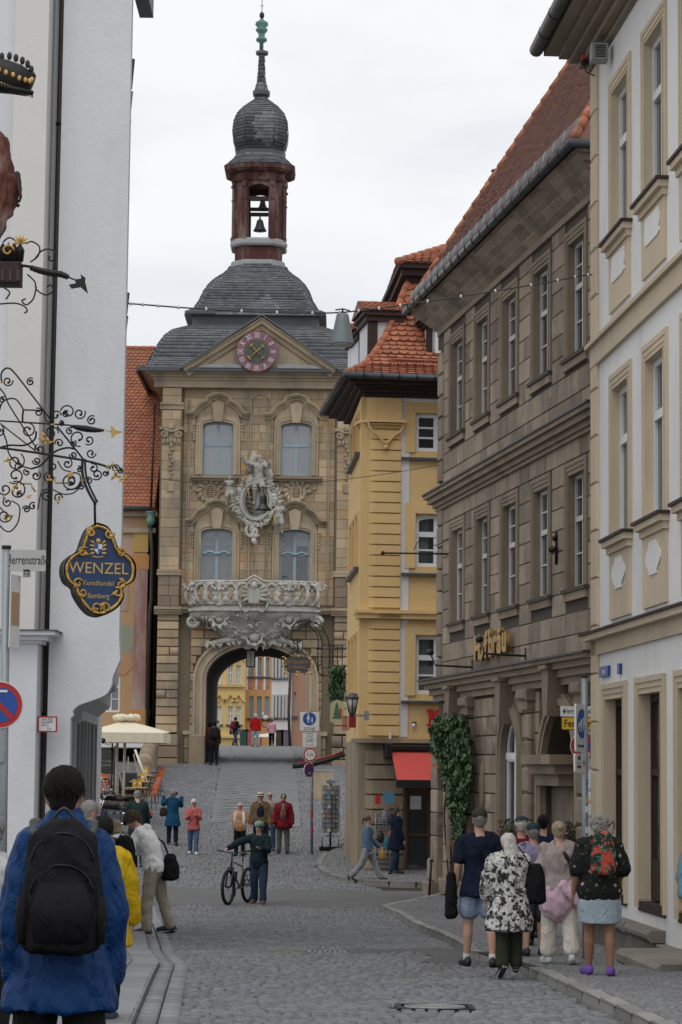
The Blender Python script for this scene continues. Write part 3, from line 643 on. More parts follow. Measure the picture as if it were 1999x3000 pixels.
 # shoes
 if wear.get('shoem')or S:
  for k in 'LR':
   A,Tt=J['a'+k],J['t'+k];g=MB();f=R(0);u=(Tt-A).normalized();dn=rotx((0,0,-1),J['fp'+k])
   loft(g,[A-u*.045*H+dn*.01*H,A-u*.03*H+dn*.014*H,A+u*.02*H+dn*.014*H,A+u*.075*H+dn*.012*H,A+u*.112*H+dn*.012*H,A+u*.125*H+dn*.012*H],[(.014*H,.018*H),(.024*H,.034*H),(.026*H,.036*H),(.029*H,.026*H),(.022*H,.019*H),(.008*H,.010*H)],seg=12)
   so_=g.build('shoe',S or wear['shoem'],parent)
   if not S and wear.get('solem'):
    g=MB();P=[A-u*.047*H,A+u*.02*H,A+u*.08*H,A+u*.122*H];loft(g,[p+dn*.034*H-dn*.004*H for p in P],[(.016*H,.005*H),(.026*H,.006*H),(.030*H,.006*H),(.012*H,.005*H)],side=(1,0,0),seg=12);g.build('sole',wear['solem'],so_)
   if wear.get('sockm'):
    g=MB();cone(g,A+Vector((0,0,-.01*H)),A+(J['k'+k]-A)*.16,.024*H,.025*H,2);g.build('sock',wear['sockm'],parent)
 # hair / hats
 hs=wear.get('hair','short')
 if hs!='none':
  g=MB(HS);fs_=.010;ns=(30,30,30)
  if hs=='short':g.ball((0,-.016,.034),.090,(.99,1.10,1.02),16,10);g.ball((0,-.04,-.02),.062,(1.05,1,1.1),12,8)
  elif hs=='crop':g.ball((0,-.014,.034),.086,(.98,1.16,1.05),16,10);g.ball((0,-.042,-.028),.056,(1.08,.95,1.0),12,8);fs_=.003
  elif hs=='balding':g.ball((0,-.038,-.008),.073,(1.08,1.0,.62),14,8);fs_=.004
  elif hs=='bob':g.ball((0,-.014,.035),.092,(1.02,1.1,1.02),16,10);loft(g,[(0,-.035,.03),(0,-.035,-.03),(0,-.03,-.085)],[(.092,.07),(.094,.066),(.080,.055)],seg=14)
  elif hs=='curly':
   g.ball((0,-.014,.035),.092,(1.02,1.08,1.03),16,10);g.ball((0,-.04,-.025),.072,(1.1,.95,1.1),12,8);fs_=.030
  elif hs=='long':g.ball((0,-.014,.035),.090,(1.02,1.1,1.02),16,10);loft(g,[(0,-.04,.04),(0,-.055,-.04),(0,-.07,-.12),(0,-.085,-.2),(0,-.085,-.25)],[(.085,.06),(.09,.05),(.088,.04),(.07,.03),(.035,.016)],seg=14);fs_=.018;ns=(40,40,9)
  elif hs=='bun':g.ball((0,-.014,.032),.088,(1.0,1.1,1.02),16,10);g.ball((0,-.105,.045),.034,(1,1,1),10,8);g.ball((0,-.05,-.02),.06,(1.1,1,1),10,6)
  elif hs=='pony':g.ball((0,-.014,.032),.088,(1.0,1.1,1.02),16,10);loft(g,[(0,-.095,.06),(0,-.14,.03),(0,-.15,-.05),(0,-.135,-.13)],[(.018,.018),(.026,.026),(.026,.024),(.008,.008)],seg=10);fs_=.006
  elif hs=='beardcurl':g.ball((0,-.01,.035),.1,(1.04,1.08,1.05),14,10);g.ball((0,.06,-.09),.05,(1,.9,1.5),12,8);fs_=.03
  obj('hair',remesh(g,.009 if vox<.016 else .013,'hair',fs_,ns,seed+9,1),S or wear['hairm'],parent)
  if vox<=.014 and hs in('short','crop','bob','curly','bun')and not S:
   st=random.getstate();random.seed(seed);g=MB(HS);cur=hs=='curly'
   for i in range(620):
    th,pz_=random.uniform(0,2*PI),random.uniform(-.5,1.0);q_=math.sqrt(1-pz_**2);v=Vector((math.cos(th)*q_*.089,math.sin(th)*q_*.104-.014,pz_*.094+.034))
    if(v.y>.055 and v.z<.07)or(wear.get('hat')and v.z>.04):continue
    dn=Vector((v.x*.4+(random.gauss(0,.4)if cur else 0),-.2+(random.gauss(0,.4)if cur else 0),-.6+(random.gauss(0,.5)if cur else 0))).normalized()*random.uniform(.014,.03);o_=Vector((v.x,v.y+.01,v.z-.03)).normalized()*(.012 if cur else .003);sd_=dn.cross(o_)
    if sd_.length>1e-7:sd_=sd_.normalized()*.0024;g.add([v-sd_,v+sd_,v+dn+o_],[(0,1,2)])
   if g.v:g.build('hair_strands',wear['hairm'],parent,'stuff',fix=False)
   random.setstate(st)
 hat=wear.get('hat')
 if hat=='cap':
  g=MB(HS);g.lathe([(.088,.03),(.09,.055),(.082,.095),(.055,.125),(.015,.136)],16,(0,-.012,0),True,0,1,1.12);g.build('cap',wear['hatm'],parent)
  g=MB(HS);loft(g,[(0,.07,.045),(0,.11,.043),(0,.155,.034),(0,.172,.03)],[(.075,.006),(.072,.006),(.048,.005),(.02,.004)],seg=10);g.build('cap_peak',wear['hatm'],parent)
 elif hat=='straw':
  g=MB(HS);g.lathe([(.19,.03),(.19,.036),(.1,.05),(.092,.09),(.085,.125),(.03,.13)],20,(0,-.01,.0));h_=g.build('hat',wear['hatm'],parent)
  g=MB(HS);g.lathe([(.1,.05),(.103,.052),(.098,.078),(.093,.08)],20,(0,-.01,.0));g.build('hat_band',m_black,h_)
 elif hat=='helmet':
  g=MB(HS);g.lathe([(.1,.02),(.104,.05),(.098,.09),(.07,.125),(.02,.14)],16,(0,-.012,0),True,0,.95,1.25)
  h_=g.build('helmet',wear['hatm'],parent)
  for s in(-1,0,1):
   g=MB(HS);g.tube([(s*.04,.10,.06),(s*.036,.04,.128),(s*.036,-.06,.132),(s*.04,-.12,.06)],.008,6);g.build('vent',m_black,h_)
  g=MB(HS);g.tube([(-.08,0,.02),(-.05,.02,-.09),(.05,.02,-.09),(.08,0,.02)],.006,6);g.build('chin_strap',m_black,h_)
 if wear.get('shades'):
  g=MB(HS)
  for s in(-1,1):g.ball((s*.033,.092,.012),.024,(1,.35,.75),10,6);g.tube([(s*.058,.085,.015),(s*.078,.02,.01),(s*.078,-.02,.0)],.004,5)
  g.tube([(-.01,.1,.016),(.01,.1,.016)],.004,5);g.build('sunglasses',m_black,parent)
 return J
PEOPLE=[]
def person(label,px,py,ptop,face,pose,wear,Y=None,skin=SKIN,seed=1,vox=None,group=None,hf=1.0,lift=0,H=None):
 """feet at pixel (px, py); ptop = top of head"""
 if Y is None:p=G(px,py,lift)
 else:q=W(px,2400,Y);p=Vector((q.x,Y,gz(q.x,Y)+lift))
 s=F_PX/p.y
 if H is None:
  # vertical extent seen, divided by how tall the pose stands
  zt=W(px,ptop,p.y).z;H=(zt-p.z)/hf
 t=thing('person',label,'person',Matrix.Translation(p)@Matrix.Rotation(R(face),4,'Z'),group)
 vox=vox or(.014 if p.y<40 else .02 if p.y<80 else .026)
 J=make_figure(t,H,pose,wear,skin,vox,seed);PEOPLE.append((t,J,H));return t,J,H
def backpack(label,P,c1,size=(.3,.18,.45),z=0,name='backpack',straps=True,m=None,front=False):
 t,J,H=P;bp=thing(name,label,'backpack',t.matrix_world.copy());m=m or c1
 up=J['up2'];bk=Vector((0,-1,0));bk=(bk-up*bk.dot(up)).normalized()
 c=J['mid']+up*(.045*H+z)+bk*(.075*H+size[1]/2+.01);g=MB();hs=size[2]/2
 loft(g,[c-up*hs,c-up*hs*.92,c-up*hs*.4,c+up*hs*.2,c+up*hs*.75,c+up*hs],[(size[0]*.3,size[1]*.3),(size[0]*.5,size[1]*.5),(size[0]*.53,size[1]*.55),(size[0]*.5,size[1]*.5),(size[0]*.42,size[1]*.38),(size[0]*.2,size[1]*.15)],seg=16)
 bb=obj('bag',remesh(g,.016,'bag',.014,(8,8,8),5),m,bp)
 g=MB();c2=c+bk*size[1]*.45-up*hs*.35;loft(g,[c2-up*hs*.45,c2,c2+up*hs*.4],[(size[0]*.35,size[1]*.18),(size[0]*.4,size[1]*.2),(size[0]*.3,size[1]*.14)],seg=12);g.build('front_pocket',m,bp)
 for q in(.15,.62):g=MB();e=[c+bk*size[1]*(.50-.12*abs(math.cos(a))-.1*(q>.3))+Vector((size[0]*.40*math.cos(a),0,0))+up*(hs*(q-.25)+hs*.42*math.sin(a))for a in[PI*i/12 for i in range(13)]];g.tube(e,.0045,5);g.build('zip',m_iron,bp)
 g=MB();tp=c+up*hs*.98-bk*size[1]*.3;g.tube(bez([tp+Vector((-.05,0,0)),tp+up*.05,tp+Vector((.05,0,0))],4),.009,6);g.build('carry_loop',m_black,bp)
 for s in(-1,1):g=MB();c3_=c-up*hs*.45+Vector((s*size[0]*.5,0,0));loft(g,[c3_-up*hs*.4,c3_,c3_+up*hs*.3],[(.022,size[1]*.3),(.03,size[1]*.36),(.024,size[1]*.34)],seg=10);g.build('side_pocket',m,bp)
 if straps:
  for k,s in(('L',-1),('R',1)):
   S0=J['s'+k];x=s*.068*H;f=-bk;g=MB()
   top=J['mid']+up*.165*H+Vector((x,0,0));pts=[c+up*hs*.7+Vector((x*.8,0,0)),top+bk*.05*H+up*.02*H,top+up*.035*H+f*.015*H,top-up*.05*H+f*(.085*H),top-up*.13*H+f*.082*H+Vector((s*.01,0,0)),top-up*.17*H+Vector((s*.04,0,0))+f*.02*H,c-up*hs*.7+Vector((x,0,0))]
   loft(g,bez(pts,4),[(.026,.008)]*(len(pts)*4-3),seg=8);g.build('strap',m_black,bp)
 return bp
# ---------------------------------------------------------------- facade helpers
def wall_grid(mb,x0,x1,z0,z1,y0,y1,holes):
 xs=sorted({x0,x1,*[h[0]for h in holes],*[h[1]for h in holes]});zs=sorted({z0,z1,*[h[2]for h in holes],*[h[3]for h in holes]})
 for i in range(len(xs)-1):
  run=None
  for j in range(len(zs)-1):
   cx,cz=(xs[i]+xs[i+1])/2,(zs[j]+zs[j+1])/2;solid=not any(h[0]<cx<h[1]and h[2]<cz<h[3]for h in holes)and x0<=cx<=x1 and z0<=cz<=z1
   if solid and run is None:run=zs[j]
   if(not solid)and run is not None:mb.box(xs[i],xs[i+1],y0,y1,run,zs[j]);run=None
  if run is not None:mb.box(xs[i],xs[i+1],y0,y1,run,zs[-1])
def arc_pts(x0,x1,zs,rise,n=16,e=2.0):
 c=(x0+x1)/2;w=(x1-x0)/2;return[(c-w*math.cos(PI*i/n),zs+rise*math.sin(PI*i/n))for i in range(n+1)]
def spandrel(mb,pts,ztop,y0,y1):
 for i in range(len(pts)-1):
  (a,b),(c,d)=pts[i],pts[i+1]
  if min(ztop-b,ztop-d)>.002:mb.prism([(a,b),(c,d),(c,ztop),(a,ztop)],y0,y1)
def courses(x0,x1,z0,z1,ch,wr,holes,gap=.012,stagger=True,minw=.12):
 """block rectangles of a wall, cut round the openings. holes: (xa, xb, za, zb) or a function of (za, zb)"""
 out=[];n=max(1,round((z1-z0)/ch));h=(z1-z0)/n
 for r in range(n):
  a,b=z0+r*h,z0+(r+1)*h;iv=[(x0,x1)]
  hs=[(q[0],q[1])for q in holes if not callable(q)and q[2]<b-.03 and q[3]>a+.03]
  for q in holes:
   if callable(q):
    w=q(a,b)
    if w:hs.append(w)
  for(p,q)in hs:
   nv=[]
   for(s,e)in iv:
    if q<=s or p>=e:nv.append((s,e))
    else:
     if p>s:nv.append((s,p))
     if q<e:nv.append((q,e))
   iv=nv
  for(s,e)in iv:
   if e-s<.04:continue
   L=e-s;k=max(1,round(L/random.uniform(*wr)));cuts=[0]+[(i+(random.uniform(-.25,.25)))/k for i in range(1,k)]+[1]
   for i in range(k):out.append((s+cuts[i]*L+gap/2,s+cuts[i+1]*L-gap/2,a+gap/2,b-gap/2))
 return out
def blocks(name,parent,rects,y,depth,m,limit=300,b=.05,jit=.006,tm=None,stuff=None):
 ms=[mbox(r[0],r[1],y-random.uniform(0,jit),y+depth,r[2],r[3])for r in rects]
 scatter(name,parent,tm or T_block(b),ms,m,limit,prio=[(r[1]-r[0])*(r[3]-r[2])for r in rects],stuff=stuff)
def window(parent,x0,x1,z0,z1,y,fm,cols=2,rows=3,fw=.06,bar=.028,rise=0,trans=None,curtain=0,glass=None,depth=.07,inner=True):
 """casement window: frame, one object per pane, dark room and curtain behind"""
 mb=MB();d=depth
 mb.box(x0,x0+fw,y,y+d,z0,z1);mb.box(x1-fw,x1,y,y+d,z0,z1);mb.box(x0+fw,x1-fw,y,y+d,z0,z0+fw)
 if rise:spandrel(mb,arc_pts(x0+fw,x1-fw,z1-fw-rise,rise,8),z1,y,y+d)
 else:mb.box(x0+fw,x1-fw,y,y+d,z1-fw,z1)
 xi0,xi1,zi0,zi1=x0+fw,x1-fw,z0+fw,z1-fw;cs=[xi0+(xi1-xi0)*i/cols for i in range(cols+1)]
 hh=[0]+([]if trans is None else[trans])+[1];secs=[(zi0+(zi1-zi0)*hh[i],zi0+(zi1-zi0)*hh[i+1])for i in range(len(hh)-1)]
 for c in cs[1:-1]:mb.box(c-fw*.62,c+fw*.62,y+.004,y+d,zi0,zi1)
 rw=rows if isinstance(rows,(list,tuple))else[rows]*len(secs);panes=[]
 for si,(a,b)in enumerate(secs):
  if si:mb.box(xi0,xi1,y-.012,y+d,a-fw*.7,a+fw*.7)
  for i in range(cols):
   p0=cs[i]+(fw*.62 if i else 0);p1=cs[i+1]-(fw*.62 if i<cols-1 else 0);q0=a+(fw*.7 if si else 0);q1=b-(fw*.7 if si<len(secs)-1 else 0)
   for r in range(rw[si]):
    u0=q0+(q1-q0)*r/rw[si];u1=q0+(q1-q0)*(r+1)/rw[si]
    if r:mb.box(p0,p1,y+.01,y+d-.01,u0-bar/2,u0+bar/2)
    panes.append((p0,p1,u0,u1))
 w=mb.build('window',fm,parent);g=glass or m_glass;tv=([(0,0,0),(1,0,0),(1,0,1),(0,0,1)],[(0,1,2,3)])
 scatter('pane',w,tv,[mbox(p[0],p[1],y+d*.55,y+d*.6,p[2],p[3])for p in panes],g,300)
 if inner:
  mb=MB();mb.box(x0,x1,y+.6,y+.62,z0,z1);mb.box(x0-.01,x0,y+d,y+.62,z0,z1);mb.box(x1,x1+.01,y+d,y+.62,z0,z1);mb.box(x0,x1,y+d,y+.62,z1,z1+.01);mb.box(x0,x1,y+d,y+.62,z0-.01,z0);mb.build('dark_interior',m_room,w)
 if curtain:
  mb=MB();n=15;cw=(x1-x0)
  if curtain<1:
   for(s,e)in((x0+fw,x0+cw*.5*curtain),(x1-cw*.5*curtain,x1-fw)):
    for i in range(7):a=s+(e-s)*i/7;mb.add([(a,y+.12+.02*(i%2),z0),(a+(e-s)/7,y+.14-.02*(i%2),z0),(a+(e-s)/7,y+.14-.02*(i%2),z1),(a,y+.12+.02*(i%2),z1)],[(0,1,2,3)])
  else:
   for i in range(n):a=x0+cw*i/n;mb.add([(a,y+.12+.02*(i%2),z0),(a+cw/n,y+.14-.02*(i%2),z0),(a+cw/n,y+.14-.02*(i%2),z1),(a,y+.12+.02*(i%2),z1)],[(0,1,2,3)])
  mb.build('curtain',m_curt,w)
 return w
def surround(mb,x0,x1,z0,z1,y,w=.16,steps=((0,.05),(.06,.03),(.12,.015)),ears=0,bottom=False):
 """stepped stone frame round an opening: nested flat bands"""
 for(o,p)in steps:
  a,b=x0-w+o,x1+w-o;t=z1+w-o;i=w-o if o==steps[-1][0]else .001+steps[[s[0]for s in steps].index(o)+1][0]-o
  mb.box(a,a+i,y-p,y,z0,t);mb.box(b-i,b,y-p,y,z0,t);mb.box(a+i,b-i,y-p,y,t-i,t)
  if bottom:mb.box(a+i,b-i,y-p,y,z0,z0+i)
# ---------------------------------------------------------------- gate tower
TF=frame(W(747,2236,100));TO=TF.translation.z
tower=thing('gate_tower','tall sandstone gate tower with slate dome, clock gable, white balcony and archway','tower',TF)
def L(px,py,d=0):return local(TF,px,py,d)
def lz(py,d=0,px=750):return local(TF,px,py,d)[1]
def lx(px,py,d=0):return local(TF,px,py,d)[0]
HWT=4.15;TOPZ=lz(1112);DEP=9.0;YC=4.5
ax0,ax1=-2.08,2.08;zs_,zc_=lz(1990),lz(1893)
wins=[]
for(a,b,c,d,k)in((594,684,1237,1392,0),(823,913,1238,1392,0),(589,681,1550,1712,1),(818,909,1551,1712,1)):
 x0,_=L(a,(c+d)/2);x1,_=L(b,(c+d)/2);wins.append((x0,x1,lz(d),lz(c),k))
mb=MB();holes=[(w[0],w[1],w[2],w[3])for w in wins]+[(ax0,ax1,-1,zc_)]
wall_grid(mb,-HWT,HWT,-1.5,TOPZ,0,.7,holes);arch=arc_pts(ax0,ax1,zs_,zc_-zs_,24);spandrel(mb,arch,zc_,0,.7)
for w in wins:spandrel(mb,arc_pts(w[0],w[1],w[3]-.16,.16,8),w[3],0,.3)
mb.box(-HWT,-HWT+.6,.7,DEP,-1.5,TOPZ);mb.box(HWT-.6,HWT,.7,DEP,-1.5,TOPZ)
wall_grid(mb,-HWT,HWT,-1.5,TOPZ,DEP,DEP+.6,[(ax0,ax1,-1,zc_)]);spandrel(mb,arch,zc_,DEP,DEP+.6)
mb.build('wall',m_sandd,tower)
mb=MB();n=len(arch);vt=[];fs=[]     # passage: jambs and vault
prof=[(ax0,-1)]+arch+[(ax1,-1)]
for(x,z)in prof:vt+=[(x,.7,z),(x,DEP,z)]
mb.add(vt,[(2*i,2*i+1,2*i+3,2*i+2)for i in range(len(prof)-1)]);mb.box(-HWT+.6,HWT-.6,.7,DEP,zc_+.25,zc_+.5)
mb.build('passage_vault',mat('dark_passage_stone',(.05,.04,.032),(.03,.025,.02),rough=.95),tower,fix=False)  # jambs and vault take a much darker brown than the tower front
# stone blocks
def archhole(a,b):
 z=(a+b)/2 if a>zs_ else a
 if a>zc_+.45:return None
 t=max(0,(a-zs_)/(zc_+.52-zs_));hw=(ax1+.55)*math.sqrt(max(0,1-t*t))if a>zs_ else ax1+.5
 return(-hw,hw)
zst=lz(1790);zpl=lz(2150)
whs=[(w[0]-.32,w[1]+.32,w[2]-.05,w[3]+.25)for w in wins]
px_l0,px_l1=-HWT,-HWT+.92      # corner pilasters
rects=courses(-3.2,3.2,zst+.25,TOPZ-.1,.36,(.55,1.0),whs,gap=.008)
blocks('stone_block',tower,rects,-.02,.1,m_sand,170,b=.02,tm=T_block(.012,.02))
rects=courses(-2.75,2.75,zpl,zst-.1,.36,(.75,1.3),[archhole],gap=.03)
blocks('stone_block',tower,rects,-.1,.16,m_sand,60,b=.04,tm=T_block(.03,.06))
rects=courses(-2.95,2.95,-.6,zpl-.05,.6,(.7,1.1),[archhole],gap=.02);blocks('stone_block',tower,rects,-.18,.22,m_base,14,b=.03)
for s in(-1,1):
 a,b=sorted((s*HWT,s*(HWT-.92)))
 rects=courses(a,b,zpl,zst-.12,.36,(.55,.95),[],gap=.03);blocks('stone_block',tower,rects,-.36,.4,m_sand,14,tm=T_block(.03,.07))
 rects=courses(a-.05,b+.05,-.8,zpl-.05,.55,(.6,1),[],gap=.02);blocks('stone_block',tower,rects,-.42,.5,m_base,6)
 mb=MB();mb.box(a,b,-.34,0,zst+.12,TOPZ-1.05);mb.box(a+.06,b-.06,-.3,0,zpl,zst)
 mb.build('pilaster_core',m_sandd,tower)
 rects=courses(a+.02,b-.02,zst+.14,lz(1690),.42,(.35,.6),[],gap=.012);blocks('stone_block',tower,rects,-.40,.1,m_brnm,8)
 rects=courses(a+.06,b-.06,lz(1690),lz(1300),.4,(.5,1),[],gap=.008);blocks('stone_block',tower,rects,-.36,.1,m_sand,16,tm=T_block(.012,.02))
 rects=courses(a+.06,b-.06,lz(1188),TOPZ-.45,.4,(.5,1),[],gap=.008);blocks('stone_block',tower,rects,-.37,.1,m_sand,4,tm=T_block(.012,.02))
 rects=courses(a+.06,b-.06,lz(1262),lz(1208),.4,(.5,1),[],gap=.008);blocks('stone_block',tower,rects,-.37,.1,m_sand,4,tm=T_block(.012,.02))
 # base moulding, capital, garland
 mb=MB()
 for(z,p,h)in((lz(1690),.46,.12),(lz(1680),.42,.1),(lz(1265),.42,.12),(lz(1192),.44,.1),(lz(1205),.38,.2)):mb.box(a-.04,b+.04,-p,0,z,z+h)
 mb.build('pilaster_moulding',m_sandm,tower,'stuff')
 cxp=(a+b)/2;zc=lz(1270);mb=MB();mb.box(a+.05,b-.05,-.4,0,zc-.55,zc)
 for q in(-1,1):mb.tube(spiral(cxp+q*.30,zc-.12,.17,.03,PI/2,q*1.6,20,-.46),.045,6)
 mb.tube([(cxp-.3,-.46,zc+.05),(cxp,-.5,zc-.02),(cxp+.3,-.46,zc+.05)],.05,6)
 for i in range(5):mb.ball((cxp-.3+i*.15,-.43,zc-.42),.075,(.8,.7,1.6),8,6)
 mb.ball((cxp,-.5,zc+.18),.12,(1,.8,1.4),8,6);mb.build('capital',m_sandm,tower)
 mb=MB();zz=zc-.6
 for i in range(9):mb.ball((cxp+.05*math.sin(i*2),-.42,zz-i*.17),.085-.004*i,(1,.8,1.2),8,6)
 mb.box(cxp-.14,cxp+.14,-.42,-.34,zz-1.95,zz-1.55,.02);mb.build('garland',m_sandm,tower)
 # string course at balcony height
 mb=MB();
 for(p,z0,z1)in((.62,.0,.12),(.55,-.1,0),(.48,-.2,-.1)):mb.box(a-.12,b+.12,-p,.0,zst+z0,zst+z1)
 mb.build('string_course',m_sandm,tower)
mb=MB()
for(p,z0,z1)in((.3,.0,.12),(.22,-.12,0),(.24,-2.0+.9,-1.0)):
 for s in(-1,1):mb.box(*(sorted((s*3.2,s*2.2))),-p,0,zst+z0,zst+z1)if z0>-.5 else None
for s in(-1,1):mb.box(*(sorted((s*2.62,s*3.0))),-.3,0,zpl-.06,zpl+.1)
mb.build('string_course',m_sandm,tower)
mb=MB();z0=zst+.3
for s in(-1,1):
 for x in(2.95,.38):                   # raised panel edges
  mb.box(s*x-.03,s*x+.03,-.09,0,z0,TOPZ-.9)
  mb.box(s*x-.10,s*x-.06,-.06,0,z0,TOPZ-.9)
 mb.tube([(s*.36,-.05,TOPZ-.9),(s*.3,-.05,TOPZ-.75),(s*.15,-.05,TOPZ-.68),(0,-.05,TOPZ-.62)],.035,5)
mb.build('panel_edge',m_sandm,tower)
# arch moulding
mb=MB();P=[(ax0,-.9)]+[(ax0,zs_*t)for t in(0,.5)]+arch+[(ax1,zs_*.5),(ax1,0),(ax1,-.9)]
mb.sweep(P,[(.0,.0),(.16,.0),(.16,.1),(.24,.13),(.24,.26),(.18,.28),(.18,.40),(.28,.44),(.28,.54),(0,.54)]);mb.build('arch_moulding',m_sandm,tower)
mb=MB()
for s in(-1,1):mb.box(*sorted((s*2.08,s*2.75)),-.34,.0,-.9,zpl-.08,.03)
mb.build('arch_plinth',m_base,tower,'stuff')
# windows with stone frames and curled hoods
for wi,w in enumerate(wins):
 x0,x1,z0,z1,k=w;c=(x0+x1)/2;hw=(x1-x0)/2
 if k==0:
  window(tower,x0,x1,z0,z1,.16,m_bluef,2,1,.085,.02,rise=.12,trans=.58,curtain=0,glass=glassmat('blind_glass',(.15,.17,.18),.12,.12))
 else:
  window(tower,x0,x1,z0,z1,.14,m_bluef,2,[1,3],.10,.02,rise=.14,trans=.56,curtain=0 if wi==3 else .9)
  mb=MB();mb.tube(bez([(x0+.1,.1,z0+(z1-z0)*.54),(c-.3,.1,z0+(z1-z0)*.59),(c,.1,z0+(z1-z0)*.55),(c+.3,.1,z0+(z1-z0)*.59),(x1-.1,.1,z0+(z1-z0)*.54)],4),.05,6);mb.build('curved_transom',m_bluef,tower)
 mb=MB();ar=arc_pts(x0,x1,z1-.16,.16,8)
 mb.sweep([(x0,z0)]+ar+[(x1,z0)],[(.0,0),(.08,0),(.08,.08),(.12,.10),(.12,.16),(.05,.18),(.05,.3),(0,.3)])
 for s in(-1,1):
  for j in range(5):mb.ball((c+s*(hw+.36),-.08,z1-.25-j*.13),.05,(1,.8,1.3),6,5)
  mb.box(c+s*(hw+.36)-.08,c+s*(hw+.36)+.08,-.12,0,z1-.16,z1-.1)
 mb.build('window_frame',m_sandm,tower)
 zt=z1+.12;path=bez([(c-1.32,zt+.15,0),(c-1.05,zt+.18,0),(c-.78,zt+.52,0),(c-.48,zt+.68,0),(c-.38,zt+.86,0),(c,zt+.98,0),(c+.38,zt+.86,0),(c+.48,zt+.68,0),(c+.78,zt+.52,0),(c+1.05,zt+.18,0),(c+1.32,zt+.15,0)],4)
 mb=MB();mb.sweep([(p[0],p[1])for p in path],[(0,-.14),(.10,-.14),(.14,-.06),(.26,-.02),(.36,.07),(.36,.12),(0,.12)])
 mb.build('window_hood',m_sandm,tower)
 mb=MB();mb.prism([(c-.17,z1-.02),(c+.17,z1-.02),(c+.26,zt+.62),(c,zt+.74),(c-.26,zt+.62)],-.26,0);mb.prism([(c-.78,zt+.44),(c-.95,z1-.1),(c-.6,z1+.02),(c+.6,z1+.02),(c+.95,z1-.1),(c+.78,zt+.44),(c+.4,zt+.7),(c-.4,zt+.7)],-.04,0);mb.build('keystone',m_sandm,tower)
for(a,b)in((560,700),(800,945)):
 mb=MB();x0,x1=lx(a,1400),lx(b,1400);z=lz(1404);mb.box(x0,x1,-.3,0,z,z+.1);mb.box(x0+.06,x1-.06,-.2,0,z-.1,z);mb.build('window_sill',m_brnm,tower)
# entablature
mb=MB();zt=TOPZ
for(p,z0,z1)in((.30,-.42,-.12),(.36,-.12,.0),(.46,.0,.12),(.62,.12,.22),(.78,.22,.34),(.84,.34,lz(1085,-.8)-zt)):
 mb.box(-HWT-p,HWT+p,-p-.1,DEP+.6+p,zt+z0,zt+z1)
mb.build('cornice',m_sandm,tower)
EZ=lz(1083,-.8)                      # eaves height
# clock gable
apx=(0.06,lz(930,-.9));gx=3.18;gz0=EZ+.02
mb=MB();mb.prism([(-gx,gz0),(gx,gz0),(apx[0],apx[1]-.15)],-.7,1.2);mb.build('gable_wall',m_sandm,tower)
mb=MB()
for s in(-1,1):mb.sweep([(-gx-.05,gz0+.02),(apx[0],apx[1])]if s<0 else[(apx[0],apx[1]),(gx+.05,gz0+.02)],[(.72,-.42),(.78,-.42),(.82,-.26),(.95,-.22),(.98,-.08),(1.05,-.05),(1.05,0.0),(.72,0)])
mb.build('raking_cornice',m_sandm,tower)
mb=MB();rp=[(-gx-.2,gz0-.02),(apx[0],apx[1]+.12),(gx+.2,gz0-.02)]
mb.sweep(rp,[(1.12,-.06),(1.12,.0),(-3.5,.0),(-3.5,-.06)]);mb.build('gable_roof',m_slate,tower)
for s in(-1,1):
 mb=MB();xa,xb=s*.75,s*2.6;mb.prism([(xa,gz0+.02),(xb,gz0+.02),(s*2.2,gz0+.16),(s*1.2,gz0+.2),(xa,gz0+.14)][::s],-1.0,-.7);mb.build('sill_cover',m_pale,tower)
# clock
cx,cz=L(753,1031,-1.05);ck=0.86
mb=MB();mb.M=T(cx,0,cz)@Matrix.Rotation(PI/2,4,'X')
mb.lathe([(ck,1.0),(ck,1.08),(ck-.03,1.1),(.01,1.1)],40,smooth=False);face=mb.build('clock_face',mat('faded_red_dial',(.24,.115,.14),(.17,.075,.10),rough=.7,nscale=3,stain=(.34,.2,.23),stain_amt=.5,stain_scale=2),tower,fix=False)
mb=MB();mb.M=T(cx,0,cz)@Matrix.Rotation(PI/2,4,'X');pts=[]
pl=[(.5+.025*abs(math.sin(4*(2*PI*i/64))))for i in range(64)]
vs=[(pl[i]*math.cos(2*PI*i/64),pl[i]*math.sin(2*PI*i/64),1.112)for i in range(64)];mb.add(vs,[tuple(range(64))]);mb.build('dial_centre',mat('dark_green_dial',(.06,.075,.065),(.09,.105,.095),rough=.7,vert=True,nscale=6),face,fix=False)
for i,s in enumerate(('XII','I','II','III','IIII','V','VI','VII','VIII','IX','X','XI')):
 a=PI/2-i*PI/6;text('numeral',s,T(cx+.68*math.cos(a),-1.115,cz+.68*math.sin(a))@Matrix.Rotation(-(a-PI/2),4,'Y'),.34,m_white,face,.006,sx=.5 if len(s)>2 else .7,bold=.0)
for nm,ang,ln,tail in(('hour_hand',132,.5,.36),('minute_hand',222,.62,.34)):
 mb=MB();a=R(ang);d=Vector((math.cos(a),0,math.sin(a)));p=Vector((cx,-1.16-(.03 if nm[0]=='m' else 0),cz));q=Vector((-d.z,0,d.x))
 mb.tube([p-d*tail,p,p+d*ln],[.018,.03,.008],6)
 for e,rr in((p-d*tail,.045),(p+d*ln*.68,.06)):
  mb.ball(e,rr,(1,.5,1),8,6);mb.ball(e+q*rr*1.3,rr*.7,(1,.5,1),6,5);mb.ball(e-q*rr*1.3,rr*.7,(1,.5,1),6,5)
 mb.build(nm,m_gold,face)
